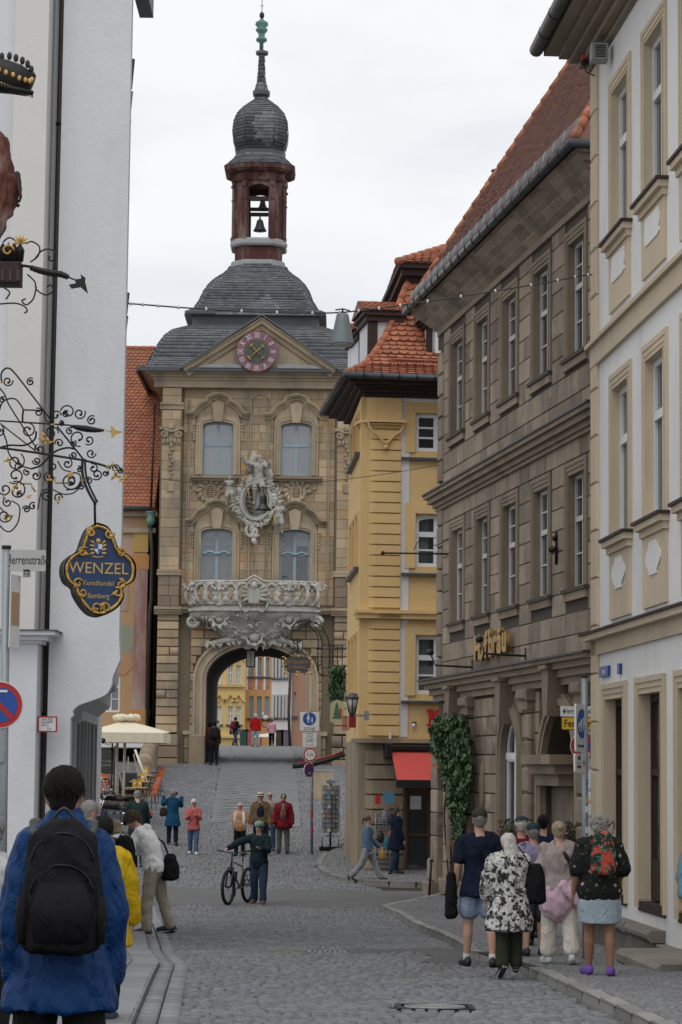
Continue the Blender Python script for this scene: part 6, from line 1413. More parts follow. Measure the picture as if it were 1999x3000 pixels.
for i in range(9):mb=MB();h=.1+.12*(i%3);mb.lathe([(.07,0),(.08,h*.6),(.03,h)],8,(x0+1.0+i*.17,1.5,z1-.93));mb.build('shop_goods',m_darkwood,yel)
awp=[Ly(1145,2206)[1],Ly(1165,2298,-1.3)];az1=Ly(1145,2200)[1];(axb,azb)=Ly(1164,2298,-1.25);axt=Ly(1143,2200)[0]
aw=thing('awning','red fabric shop awning over the door of the yellow corner house','awning',YF)
mb=MB();mb.add([(axt,-.2,az1),(YL,-.2,az1),(YL,-1.25,azb+.12),(axb,-1.25,azb+.12)]+[(axt,-.17,az1-.02),(YL,-.17,az1-.02),(YL,-1.22,azb+.1),(axb,-1.22,azb+.1)],[(0,3,2,1),(4,5,6,7),(0,4,7,3),(2,3,7,6)]);mb.build('canopy',mat('red_awning_cloth',(.60,.085,.07),(.50,.06,.055),rough=.8,nscale=1.2,bump=.1,wr=.35,stain=(.45,.09,.08),stain_amt=.5),aw)
mb=MB();mb.box(axb-.03,YL,-1.32,-1.2,azb-.08,azb+.12);mb.build('front_bar',m_black,aw);mb=MB();mb.box(axt-.15,YL,-.3,-.07,az1,az1+.16,.03);mb.box(axt-.2,axt-.02,-.45,-.07,az1-.2,az1+.2,.03);mb.build('cassette',m_iron,aw)
mb=MB();mb.tube([(axb+.05,-1.2,azb),(axb+.3,-.7,az1-.5),(axt+.1,-.2,az1-.25)],.03,6);mb.build('folding_arm',m_iron,aw)
mb=MB();mb.box(Ly(1137,2180)[0],Ly(1143,2180)[0],-.2,-.12,az1+.15,az1+.5);mb.build('box_lamp',m_white,yel)
# ======================= painted house beside the tower
PF=frame(W(300,2236,101.5));Lp=lambda px,py,d=0:local(PF,px,py,d)
pnt=thing('painted_house','orange tiled house with faded painted columns on its wall, left of the gate tower','house',PF)
m_och=mat('ochre_fresco',(.48,.30,.15),(.40,.25,.14),rough=.9,nscale=1,stain=(.46,.35,.30),stain_amt=.7,stain_scale=.5)
zte=Lp(400,1500)[1];x1=Lp(449,1800)[0];wi=(Lp(296,2030)[0],Lp(352,2030)[0],Lp(330,2086)[1],Lp(330,1960)[1]);zsh=Lp(400,2196)[1]
mb=MB();wall_grid(mb,-5,x1,zsh,zte,0,.4,[wi]);mb.box(-5,x1,2.5,2.8,-3,zsh);mb.box(x1-.3,x1,0,8,-3,zte);mb.box(-5,x1,0,3,zsh,zsh+.02);mb.build('wall',m_och,pnt)
window(pnt,*wi,.1,m_whitef,2,[2,1],.08,.03,trans=.6)
def slab(px0,px1,py0,py1,p,m,name):(a,b),(c,d)=Lp(px0,py1),Lp(px1,py0);mb=MB();mb.box(a,c,-p,0,b,d,.01);return mb.build(name,m,pnt)
m_marb=mat('painted_red_marble',(.34,.17,.145),(.25,.12,.10),rough=.85,nscale=1.2,vert=True,stain=(.45,.40,.37),stain_amt=.8,stain_scale=.9)
m_gpt=mat('painted_orange_stone',(.52,.26,.09),(.42,.22,.09),rough=.85,nscale=1.5,stain=(.45,.34,.22),stain_amt=.5)
slab(388,434,1668,2080,.05,m_marb,'painted_column');slab(382,440,2078,2100,.08,m_gpt,'painted_plinth');slab(378,437,2100,2176,.06,m_gpt,'painted_plinth');slab(384,438,1625,1668,.06,m_gpt,'painted_capital');slab(392,436,1560,1618,.04,m_goldp,'painted_panel');slab(352,378,1640,1790,.03,mat('painted_lilac',(.42,.34,.33),(.38,.27,.2),rough=.9,stain=(.5,.36,.2),stain_amt=.6),'painted_panel')
x,z=Lp(366,1880);mb=MB();mb.prism(sorted([(x+.45*math.cos(a)*(1+.3*math.sin(3*a)),z+.75*math.sin(a))for a in[2*PI*i/16 for i in range(16)]],key=lambda q:math.atan2(q[1]-z,q[0]-x)),-.02,0);mb.build('painted_drapery',mat('painted_teal',(.24,.29,.22),(.36,.33,.25),rough=.9,nscale=4,stain=(.42,.26,.15),stain_amt=.6,stain_scale=1.2),pnt)
x,z=Lp(360,1945);mb=MB();mb.prism([(x-.5,z-.35),(x+.1,z-.5),(x+.45,z-.1),(x+.35,z+.45),(x-.3,z+.5),(x-.55,z+.2)],-.025,0);mb.build('painted_drapery',mat('painted_rust',(.40,.21,.11),(.45,.28,.16),rough=.9,nscale=4),pnt)
mb=MB();mb.box(-5,x1+.1,-.25,0,zte-.2,zte);mb.box(-5,x1+.05,-.15,0,zte-.9,zte-.7);mb.build('eaves_moulding',m_sandm,pnt);gutter(pnt,[(-5,-.5,zte+.1),(x1-.1,-.5,zte+.1)],.1)
zr=Lp(350,1020,5.5)[1];A_,B_,C_,D_=(-5,-.5,zte+.15),(x1+.02,-.5,zte+.15),(x1+.3,5.5,zr),(-5,5.5,zr);mb=MB();mb.add([A_,B_,C_,D_,(-5,11,zte),(x1,11,zte)],[(0,1,2,3),(3,2,5,4),(1,5,2)]);prf=mb.build('roof',m_redtile,pnt,fix=False)
ms=tile_patch(A_,B_,C_,D_,.2,.2,.035,clip=lambda o:o[0]>-.2);scatter('roof_tile',prf,T_tile(True),ms,m_redtile,300,prio=[m_[0][3]-abs(m_[2][3]-12)*.3 for m_ in ms]);ridge(prf,D_,C_,m_redtile)
mb=MB();q0=Lp(455,1180,-.9);q1=Lp(447,1500,-.6);mb.tube([(x1-.05,-.7,q0[1]),(x1-.12,-.7,q1[1]+.2)],.05,8);mb.tube([(x1-.14,-.65,q1[1]-.6),(x1-.05,-.5,q1[1]-1.6),(x1-.05,-.5,Lp(445,1760)[1]),(x1-.1,-.52,Lp(445,1800)[1]),(x1-.12,-.52,Lp(440,2178)[1])],.085,8);mb.build('downpipe',m_pipe,pnt,'stuff')
mb=MB();mb.lathe([(.08,-.45),(.17,-.35),(.2,-.2),(.14,-.05),(.2,.1),(.24,.16)],12,(x1-.12,-.66,q1[1]-.15));mb.build('rain_hopper',m_verd,pnt)
mb=MB();mb.box(-5,Lp(437,2180)[0],-1.2,.0,Lp(400,2192,-.6)[1],Lp(400,2170,-.6)[1],.03);mb.build('shop_blind',m_white,pnt);mb=MB();mb.box(-5,x1,2.4,2.5,-3,zsh);mb.build('shop_front',m_room,pnt)
# ======================= white house, left foreground
WF=frame(W(150,2400,31)+Vector((0,0,0)));WF.translation.z=gz(-4,31);Lw=lambda px,py,d=0:local(WF,px,py,d)
wh=thing('white_house','tall white rendered house with pilasters and a dark downpipe at the left edge','house',WF)
xe=Lw(367,1000)[0];xj=Lw(207,2300)[0];pts=[Lw(a,b)for a,b in((352,1935),(330,1985),(327,2008),(310,2035),(270,2052),(232,2066),(214,2082),(216,2095),(207,2104))]
pts=[(p.x,p.y)for p in bez([(a,b,0)for a,b in pts],4)];xp=Lw(165,1000)[0];top=Lw(300,-260)[1];PTS=pts[::4]
mb=MB();mb.prism([(xp,-1),(xj,-1)]+[(q[0],q[1])for q in pts[::-1]]+[(xe,pts[0][1]+.3),(xe,top),(xp,top)],0,.2);mb.build('corner_wall',m_wwall,wh)
for k in range(4):
 o=.05+.1*k;d0=1.2+k*1.0;mb=MB();xk=Lw(214+9*k,2300)[0]+.06*(1 if k else 0)
 xk=local(WF,221+11*k,2300,d0+.06)[0];mb.prism([(xk-1.5,-1),(xk,-1),(xk,pts[-1][1]-.06),(xk+.07,pts[-1][1]),(xk+.07,pts[-1][1]+.12),(xk+.25,pts[-1][1]+.28),(local(WF,300+3*k,2040,d0)[0],PTS[2][1]+.05),(local(WF,322+2*k,1990,d0)[0],PTS[1][1]),(local(WF,330,1935,d0)[0],pts[0][1]+.5),(xk-1.5,pts[0][1]+.5)],d0+.06,d0+.9);mb.build('arcade_pier',mat('grey_stone_pier',(.50,.51,.52),(.42,.43,.44),rough=.9,bump=.3),wh)
 for j in(0,1,2):mb=MB();mb.box(xk+.01+j*.02,xk+.04+j*.02,d0+.15+j*.22,d0+.25+j*.22,-1,pts[-1][1]);mb.build('pier_moulding',m_slab,wh)
mb=MB();z0_,z1_=pts[0][1]+.3,top;vv=[(xp,.2),(xe-.02,.2),(xe-1.3,10),(xp,10)];mb.add([(x,y,z0_)for x,y in vv]+[(x,y,z1_)for x,y in vv],[(0,1,5,4),(1,2,6,5),(2,3,7,6),(3,0,4,7),(4,5,6,7),(3,2,1,0)]);mb.box(xp-3,xj-.5,1.2,9,-1,pts[0][1]+.4);mb.build('side_wall',m_wwall,wh)
mb=MB();xr_=Lw(120,1000)[0];mb.box(-6,xp,.25,.8,-1,top);mb.build('recessed_wall',m_wwall,wh)
zc_w=Lw(60,1847,-.4)[1];x20=Lw(22,1000,-.4)[0];xr_=Lw(121,1000,-.4)[0]
mb=MB();mb.box(x20,xr_,-.4,.25,zc_w,top);mb.build('pilaster',m_wwall2,wh);mb=MB();mb.box(-6,Lw(22,1000,-.25)[0],-.2,.25,zc_w,top);mb.build('pilaster',m_wwall,wh)
mb=MB();mb.box(-6,Lw(106,2100,-.4)[0],-.4,.25,-1,Lw(60,1880,-.4)[1]);mb.build('plinth_wall',m_wwall,wh)
for(p,a,b)in((.06,1885,1876),(.14,1876,1862),(.24,1862,1850)):mb=MB();mb.box(-6,Lw(112,1870,-.4)[0]+p,-.4-p,.25,Lw(60,a,-.4)[1],Lw(60,b,-.4)[1]);mb.build('ledge',m_wwall,wh)
mb=MB();mb.box(-6,Lw(112,1870,-.4)[0]+.27,-.67,.25,Lw(60,1850,-.4)[1],Lw(60,1847,-.4)[1]+.0);mb.build('ledge_flashing',m_lead,wh)
mb=MB();za,zb=Lw(130,2600,.1)[1],top;xpp=Lw(161,1000,.1)[0];mb.tube([(xpp,.12,-.5),(xpp,.12,top)],.048,14);dp=mb.build('downpipe',m_pipe,wh)
mb=MB();mb.tube([(xpp,.12,Lw(140,2095,.1)[1]),(xpp,.12,-.5)],.058,14);mb.build('pipe_shoe',m_pipe,dp)
for py in(362,790,1653,2092):mb=MB();z=Lw(160,py,.1)[1];mb.lathe([(.055,-.02),(.06,0),(.055,.02)],14,(xpp,.12,z));mb.tube([(xpp+.04,.12,z),(xpp+.09,.16,z)],.012,5);mb.build('pipe_clip',m_iron,dp)
for i,(py0,py1,sc_)in enumerate(((172,258,16),(267,343,12),(352,418,8),(425,482,6),(857,920,12),(925,985,9))):
 z1,z0=Lw(385,py0,.5+i*.1)[1],Lw(385,py1,.5+i*.1)[1];d0=1.4+i*.9;w=(sc_+2+d0*1.8)/226*1.0
 xq=local(WF,382-py0*.0165+sc_,py0,d0)[0]
 z1,z0=local(WF,390,py0,d0)[1],local(WF,390,py1,d0)[1]
 mb=MB();mb.add([(xq-.45,d0,z0),(xq-.03,d0,z0),(xq,d0,z1),(xq-.45,d0,z1),(xq-.45,d0+.05,z0),(xq-.03,d0+.05,z0),(xq,d0+.05,z1),(xq-.45,d0+.05,z1)],[(0,1,2,3),(7,6,5,4),(1,5,6,2),(3,2,6,7),(0,4,5,1)]);mb.build('shutter',m_lead,wh)
mb=MB();q=Lw(382,5,.5);mb.box(xe,xe+.19,.3,1.2,q[1],q[1]+.5);mb.build('gutter_end',m_lead,wh)
# ======================= houses beyond the arch
def far_house(name,label,px0,px1,Y,m,rows,cols,ang=0,fm=m_whitef,pan=None,h=14,tops=None,hood=False,wfrac=.42,dk=False):
 O=W(px0,2180,Y);O.z=gz(O.x,min(Y,380));Fh=frame(O,(math.cos(R(ang)),math.sin(R(ang)),0));hse=thing(name,label,'house',Fh);w=local(Fh,px1,2150)[0]
 holes=[]
 for(a,b)in rows:
  z0,z1=local(Fh,(px0+px1)/2,b)[1],local(Fh,(px0+px1)/2,a)[1]
  for(c,d)in cols:
   xa,xb=local(Fh,c,(a+b)/2)[0],local(Fh,d,(a+b)/2)[0];holes.append((xa,xb,z0,z1))
 mb=MB();wall_grid(mb,0,w,-1,h,0,.4,holes);mb.box(0,w,6,6.3,-1,h);mb.box(0,.3,.4,6,-1,h);mb.box(w-.3,w,.4,6,-1,h);mb.build('wall',m,hse)
 for(xa,xb,z0,z1)in holes:
  window(hse,xa,xb,z0,z1,.14,fm,2,[2,1],.09,.05,trans=.62)
  mb=MB();mb.box(xa-.12,xb+.12,-.12,0,z0-.14,z0);mb.build('window_sill',m_lead,hse)
  if hood:mb=MB();c=(xa+xb)/2;ww=(xb-xa)/2+.35;mb.sweep([(p[0],p[1])for p in bez([(c-ww,z1+.35,0),(c-ww*.6,z1+.45,0),(c,z1+.85,0),(c+ww*.6,z1+.45,0),(c+ww,z1+.35,0)],3)],[(0,-.08),(.16,-.05),(.16,.08),(0,.08)]);mb.build('window_hood',m,hse)
 mb=MB();mb.add([(-.2,-.4,h),(w+.2,-.4,h),(w+.2,3,h+3),(-.2,3,h+3),(-.2,6.6,h),(w+.2,6.6,h)],[(0,1,2,3),(3,2,5,4),(0,3,4),(1,5,2),(0,4,5,1)]);mb.build('roof',m_redtile,hse)
 return hse,Fh,w
YB=172
h1,F1,w1=far_house('far_yellow_house','yellow house with curled window hoods seen through the left half of the arch',590,716,YB,m_yel2,[(1948,2006),(2069,2122)],[(614,626),(637,649),(668,683),(692,706)],hood=True)
for(a,b)in((2008,2012),(2155,2162)):mb=MB();mb.box(0,w1,-.2,0,local(F1,650,b)[1],local(F1,650,a)[1]);mb.build('storey_band',m_yel2,h1)
h2,F2,w2=far_house('far_orange_house','orange house with blue-grey windows and pink panels seen through the arch',717,792,YB+1.5,mat('orange_render',(.60,.33,.14),(.52,.29,.13),rough=.9),[(1926,1982),(2040,2104)],[(730,743),(753,767),(776,789)],fm=m_bluef)
for(c,d)in((727,742),(749,765),(773,790)):xa,z0=local(F2,c,2016);xb,z1=local(F2,d,1990);mb=MB();mb.box(xa,xb,-.05,0,z0,z1);mb.build('pink_panel',mat('pink_render',(.47,.23,.17),rough=.9),h2)
for px in(718,746,770):xa,z0=local(F2,px,2180);mb=MB();mb.box(xa,xa+.15,-.06,0,local(F2,px,2022)[1],local(F2,px,1900)[1]);mb.build('white_strip',m_wwall2,h2)
h3,F3,w3=far_house('far_white_house','white house with rows of narrow shutters seen through the right half of the arch',794,852,YB-14,m_wwall2,[(1925,1985),(2040,2102)],[(800,805),(812,817),(824,829),(836,840)],ang=-12,fm=m_greyf)
for(a,b)in((1918,1990),(2034,2108)):
 for i in range(6):px=797+i*10;xa,z0=local(F3,px,b);mb=MB();mb.box(xa,xa+.14,-.12,0,z0,local(F3,px,a)[1]);mb.build('window_post',m_greyf,h3)
h4,F4,w4=far_house('far_pink_house','pinkish brown house with a dark downpipe at the right side of the arch view',853,920,YB-30,mat('pinkish_render',(.42,.24,.16),(.36,.2,.14),rough=.9),[(2028,2098)],[(861,868)],ang=-8,fm=m_greyf)
mb=MB();xa,z0=local(F4,852,2150);mb.tube([(xa,-.2,0),(xa-.1,-.2,2.0),(xa+.1,-.2,9)],.09,6);mb.build('downpipe',m_pipe,h4)
# stone parapet and low building bits beside the ramp
far=[W(437,2150,99.0),W(335,2285,76)]
pr=thing('stone_parapet','curving low stone parapet with rounded coping below the tower, behind the cafe','wall',None)
Pp=bez([W(448,2176,98.6),W(438,2190,94),W(428,2214,89),W(421,2240,85)],6)
for i in range(len(Pp)-1):
 a,b=Pp[i],Pp[i+1];za=gz(a.x,a.y);zb2_=gz(b.x,b.y);d=(b-a);d.z=0;q=Vector((d.y,-d.x,0)).normalized()*.22;zt1,zt2=max(a.z,za+.8),max(b.z,zb2_+.8)
 for j in range(3):
  f0,f1_=j/3,(j+1)/3;mb=MB();vs=[]
  for(p,z0,z1)in((a,za-.5,zt1),(b+(a-b)*.02,zb2_-.5,zt2)):
   for s_ in(-1,1):vs+=[(p.x+q.x*s_,p.y+q.y*s_,z0+(z1-z0)*f0),(p.x+q.x*s_,p.y+q.y*s_,z0+(z1-z0)*f1_-.015)]
  mb.add(vs,[(0,1,5,4),(2,6,7,3),(1,3,7,5),(0,2,3,1),(4,5,7,6)]);mb.build('wall_stone',m_base,pr)
 mb=MB();mb.tube([(a.x,a.y,zt1),(b.x+(a.x-b.x)*.03,b.y+(a.y-b.y)*.03,zt2)],.27,10);mb.build('coping_stone',m_base,pr)

m_cable=mat('cable_sheath',(.06,.06,.062),rough=.6)
def PF_(Y,px=1000,py=2250):return frame(W(px,py,Y))
class Plane:
 """vertical plane facing the street at distance Y; converts measured points to metres"""
 def __init__(s,Y,px,py,rot=0):s.M=frame(W(px,py,Y),(math.cos(R(rot)),math.sin(R(rot)),0));s.Y=Y
 def p(s,px,py,d=0):return local(s.M,px,py,d)
 def v(s,px,py,d=0):x,z=local(s.M,px,py,d);return(x,d,z)
 def k(s):return s.Y/F_PX
def disc(mb,x,z,r,y0,y1,n=28,sx=1):
 mb.prism([(x+sx*r*math.cos(2*PI*i/n),z+r*math.sin(2*PI*i/n))for i in range(n)],y0,y1)
def rrect(mb,x0,x1,z0,z1,y0,y1,r=.03):
 P=[]
 for(cx,cz,a0)in((x1-r,z0+r,-90),(x1-r,z1-r,0),(x0+r,z1-r,90),(x0+r,z0+r,180)):
  for i in range(4):a=R(a0+30*i);P.append((cx+r*math.cos(a),cz+r*math.sin(a)))
 mb.prism(P,y0,y1)
def pole(name,label,base,h,r,m=m_steel,lean=(0,0),cap=True):
 t=thing(name,label,'sign post',Matrix.Translation(base));mb=MB();mb.tube([(0,0,-.1),(lean[0],lean[1],h)],r,12);mb.build('post',m,t)
 if cap:mb=MB();mb.tube([(lean[0],lean[1],h),(lean[0],lean[1],h+.03)],r*1.15,12);mb.build('post_cap',m_black,t)
 return t
def signs(label,cat,Y,px,py,name='road_sign',rot=0):P=Plane(Y,px,py,rot);t=thing(name,label,cat,P.M);return P,t
def ring_sign(P,t,px,py,rpx,kind,y=-.05,sx=1,arrow=None):
 x,z=P.p(px,py,y);r=rpx*P.k();mb=MB();disc(mb,x,z,r,y,y+.02,sx=sx);pl=mb.build('plate',m_white,t)
 if kind=='limit':
  mb=MB();disc(mb,x,z,r*.95,y-.004,y-.0005);mb.build('red_ring',m_red,pl);mb=MB();disc(mb,x,z,r*.74,y-.008,y-.0045);mb.build('white_field',m_white,pl)
 else:
  mb=MB();disc(mb,x,z,r*.96,y-.004,y-.0005,sx=sx);mb.build('red_ring',m_red,pl);mb=MB();disc(mb,x,z,r*.75,y-.008,y-.0045,sx=sx);mb.build('blue_field',m_blue,pl)
  for q in((-1,)if kind=='nopark' else(-1,1)):
   mb=MB();d=.075*r/.3;e=r*.58;w=r*.11;mb.prism([(x-e*sx-w,z-q*-1*e*1),(x-e*sx+w,z+q*e),(x+e*sx+w,z-q*e),(x+e*sx-w,z-q*e)]if 0 else[(x+sx*(-e-w*.7),z+q*-1*(e-w*.7)),(x+sx*(-e+w*.7),z+q*-1*(e+w*.7)),(x+sx*(e+w*.7),z+q*(e-w*.7)),(x+sx*(e-w*.7),z+q*(e+w*.7))][::-q],y-.012,y-.0085);mb.build('red_bar',m_red,pl)
  if arrow:
   ax,az=x+arrow[0]*r*sx,z+arrow[1]*r;s=r*.28*arrow[2];mb=MB();w=r*.05
   mb.prism([(ax-abs(s),az-w),(ax+abs(s),az-w),(ax+abs(s),az+w),(ax-abs(s),az+w)],y-.016,y-.013)
   for q in(-1,1):mb.prism([(ax+s,az-w*q*0),(ax+s*.35,az+q*abs(s)*.7),(ax+s*.1,az+q*abs(s)*.6),(ax+s*.7,az)][::(1 if q*s>0 else-1)],y-.016,y-.013)
   mb.build('arrow',m_white,pl)
 return pl
# --- left sign post
Pl=Plane(21.6,17,2400);q=Pl.M.translation;t=pole('sign_post','grey steel sign post by the left white wall carrying a street name plate',Vector((q.x,q.y,gz(q.x,q.y))),W(17,1608,21.6).z-gz(q.x,q.y),.038,m_steel,(-.055,0))
P,t=signs('light grey street name plate reading Herrenstraße on the left post','street sign',21.6,80,1640,'street_name_sign');k=P.k()
mb=MB();x0,z0=P.p(24,1673);x1,z1=P.p(136,1612);rrect(mb,x0,x1,z0,z1,-.02,.0,.008);pl=mb.build('plate',mat('grey_plate',(.50,.50,.48),(.44,.44,.42),rough=.4,bump=0),t);x,z=P.p(81,1642);text('lettering','Herrenstraße',T(x,-.022,z),.118,m_black,pl,.001,sx=.60)
mb=MB();x0,z0=P.p(68,1691);x1,z1=P.p(90,1668);mb.box(x0,x1,-.02,.0,z0,z1,.004);n2=mb.build('number_plate',m_steel,t);x,z=P.p(79,1680);text('lettering','1.2',T(x,-.022,z),.055,m_black,n2,.001,sx=.8)
for py in(1626,1658):mb=MB();x,z=P.p(29,py);mb.ball((x,-.022,z),.006);mb.build('screw',m_iron,pl)
P,t=signs('round blue no stopping sign with white arrow at the left edge','road sign',21.6,0,2065);ring_sign(P,t,-1,2065,69,'nopark',arrow=(.05,.58,-1))
P,t=signs('small grey plate under the round sign at the left edge','road sign',21.6,5,2185);mb=MB();x0,z0=P.p(-40,2232);x1,z1=P.p(18,2141);rrect(mb,x0,x1,z0,z1,-.07,-.05,.01);mb.build('plate',m_steel,t)
P,t=signs('tall narrow information plate seen from the side on the left post','road sign',21.6,27,1800,rot=72);mb=MB();mb.box(-.1,.1,-.06,-.05,W(27,1898,21.6).z-P.M.translation.z,W(27,1685,21.6).z-P.M.translation.z);pl=mb.build('plate',m_white,t);mb=MB();mb.box(-.08,.08,-.064,-.061,-.1,.2);mb.build('printed_field',mat('ochre_print',(.45,.3,.2),rough=.6),pl)
P,t=signs('small grey plate behind the left sign post above the round sign','road sign',21.8,15,1945);mb=MB();x0,z0=P.p(5,1990);x1,z1=P.p(24,1905);rrect(mb,x0,x1,z0,z1,-.08,-.06,.01);mb.build('plate',m_steel,t)
# hydrant plate, stickers on the downpipe
P,t=signs('small white hydrant plate with red border marked H150 on the dark downpipe','hydrant sign',30.75,140,2120,'hydrant_sign');mb=MB();x0,z0=P.p(111,2145);x1,z1=P.p(169,2099);rrect(mb,x0,x1,z0,z1,-.03,.0,.012);b_=mb.build('plate',m_red,t)
mb=MB();e=.018;rrect(mb,x0+e,x1-e,z0+e,z1-e,-.034,-.0305,.006);f_=mb.build('white_field',m_white,b_)
for s_,px,py,sz in(('H150',140,2109,.062),('0,5',131,2124,.048),('3,3',145,2136,.042)):x,z=P.p(px,py);text('lettering',s_,T(x,-.036,z),sz,m_black,f_,.001)
mb=MB();x,z=P.p(124,2116);x2,_=P.p(157,2116);mb.box(x,x2,-.037,-.035,z-.003,z+.003);x3,z3=P.p(142,2124);mb.box(x3-.003,x3+.003,-.037,-.035,z3-.03,z);mb.build('rule',m_black,f_)
for i,(py,c,lab)in enumerate(((2243,(.45,.12,.16),'pink and black sticker on the left downpipe, upper one'),(2270,(.5,.5,.5),'round black and white sticker on the left downpipe'),(2292,(.3,.35,.45),'torn small sticker low on the left downpipe'))):
 P,t=signs(lab,'sticker',30.95,139,py,'sticker');mb=MB();
 x,z=0,0;w=.035
 vs=[((.062)*math.sin(a),-.062*math.cos(a),zz)for zz in(-.05,.05)for a in[R(-30+12*j)for j in range(6)]];mb.add([(v[0],v[1]+.12,v[2])for v in vs],[(j,j+1,j+7,j+6)for j in range(5)]);mb.build('sticker_face',pattern('sticker%s'%'abc'[i],c,[((.02,.02,.02),60,-.5)]),t)
# --- hanging trade sign
YW=20.0;P=Plane(YW,285,1660,16);c2=lambda a,b:(a/2.24,1000+b/2.24)
trade=thing('hanging_trade_sign','blue and gold curved trade sign reading WENZEL hanging from the wrought iron arm','shop sign',P.M)
out=[(640,1212),(700,1235),(740,1300),(768,1372),(820,1405),(862,1450),(872,1510),(856,1572),(795,1612),(798,1670),(762,1732),(700,1772),(655,1784),(600,1768),(550,1715),(512,1650),(500,1606),(455,1572),(436,1508),(446,1450),(490,1405),(535,1376),(562,1300),(592,1238)]
O_=[P.p(*c2(a,b))for a,b in out];O_=[(p.x,p.y)for p in bez([(a,b,0)for a,b in O_+O_[:1]],3)][:-1];O_=O_[::-1]
mb=MB();mb.prism(O_,0,.012);face_=mb.build('blue_face',mat('deep_blue_enamel',(.008,.035,.11),(.006,.028,.09),rough=.3,bump=0),trade)
cx_,cz_=sum(p[0]for p in O_)/len(O_),sum(p[1]for p in O_)/len(O_);big=[(cx_+(x-cx_)*1.09,cz_+(z-cz_)*1.07)for x,z in O_]
mb=MB();n=len(big);mb.add([(x,-.03,z)for x,z in big]+[(x,.22,z)for x,z in big],[(i,(i+1)%n,n+(i+1)%n,n+i)for i in range(n)]);cs=mb.build('metal_case',m_iron,trade,fix=False);mb=MB();mb.prism(big,.03,.22);mb.build('case_back',m_iron,trade)
m_enam=m_iron
mb=MB();edge=[(x*1.0,-.012,z)for x,z in O_];mb.tube(edge+edge[:1],[.012+.006*abs(math.sin(i*.9))for i in range(len(edge)+1)],7,caps=False);mb.build('gilt_border',m_gold,face_)
for(a,b,f)in((545,1385,1),(790,1390,-1),(510,1590,1),(790,1595,-1),(540,1650,1),(770,1650,-1),(600,1255,1),(715,1265,-1),(630,1750,1),(690,1750,-1)):
 x,z=P.p(*c2(a,b));mb=MB();mb.tube(spiral(x,z,.045,.012,random.random()*6,f*1.1,16,-.02),.011,6);leaf(mb,x,z,-.015,.06,random.random()*6,.5);mb.build('gilt_scroll',m_gold,face_)
for s_,a,b,sz,sx in(('WENZEL',648,1492,.135,.95),('Kunsthandel',646,1588,.062,.85),('Bamberg',646,1672,.062,.85)):x,z=P.p(*c2(a,b));text('lettering',s_,T(x,-.004,z),sz,m_goldp,face_,.002,sx=sx)
x,z=P.p(*c2(645,1345));mb=MB();mb.prism([(x-.035,z+.02),(x-.035,z-.03),(x,z-.065),(x+.035,z-.03),(x+.035,z+.02)],-.004,0);sh_=mb.build('crest',m_white,face_)
mb=MB();mb.box(x-.033,x,-.007,-.0045,z-.02,z+.018);mb.box(x,x+.032,-.007,-.0045,z-.055,z-.022);mb.build('crest_quarter',m_blue,sh_)
mb=MB()
for s in(-1,1):
 for j in range(4):leaf(mb,x+s*.03,z+.02-j*.025,-.004,.05,(0 if s>0 else PI)+s*(.7-j*.3),.35)
mb.ball((x,-.005,z+.045),.022,(1,.4,1));mb.tube([(x-.055,-.004,z-.085),(x,-.004,z-.095),(x+.055,-.004,z-.085)],.006,5);mb.build('crest_mantling',m_goldp,face_)
mb=MB();a=P.v(*c2(640,1215));b=P.v(*c2(636,1040));mb.tube([(a[0],.1,a[2]),(b[0],.1,b[2])],.011,8);mb.build('hanger_rod',m_iron,trade)
# --- wrought iron arm
P=Plane(YW,100,1300);arm=thing('wrought_iron_bracket','large scrolled wrought iron bracket with gilt leaves holding the blue trade sign','bracket',P.M)
c3=lambda a,b:(a/4.126,1050+b/4.126)
def pv(pts,d=0):return[P.v(*c3(a,b),d)for a,b in pts]
for pts,r in(([(25,300),(14,200),(50,135),(110,120),(190,190),(400,460),(640,775)],.008),([(-300,745),(0,755),(850,808)],.0075),([(-40,300),(0,360),(60,440),(110,560),(280,830),(470,1130)],.007),([(-60,730),(20,800),(420,1110)],.0065),
    ([(690,820),(850,1020),(1010,1220)],.009),([(-300,1050),(0,1080),(440,1140),(700,1182),(1010,1232),(1240,1290),(1340,1330)],.011),([(0,600),(40,520),(130,485),(200,500),(250,560),(285,622)],.007),([(285,622),(530,630)],.007),([(285,622),(275,700),(275,770)],.009),
    ([(530,630),(540,700),(580,770),(640,790)],.006),([(0,1080),(120,1050),(300,1050),(420,980),(440,880)],.009),([(380,1335),(500,1290),(600,1180),(700,1110),(820,1080),(900,1095)],.009),([(20,850),(80,1000),(110,1150),(220,1280),(380,1335)],.007),([(700,1240),(760,1340),(860,1370)],.006),
    ([(0,1800),(60,1860),(120,1900)],.006),([(-20,2000),(60,2080),(130,2090),(210,2000),(240,1880),(230,1780),(140,1720)],.0065),([(460,1830),(480,1700),(500,1620)],.006),([(880,1380),(960,1400),(980,1500),(940,1570),(800,1590)],.007),([(500,1600),(620,1580),(760,1640),(880,1630),(960,1570)],.006)):
 mb=MB();mb.tube(bez(pv(pts),4),r,6);mb.build('bar',m_iron,arm)
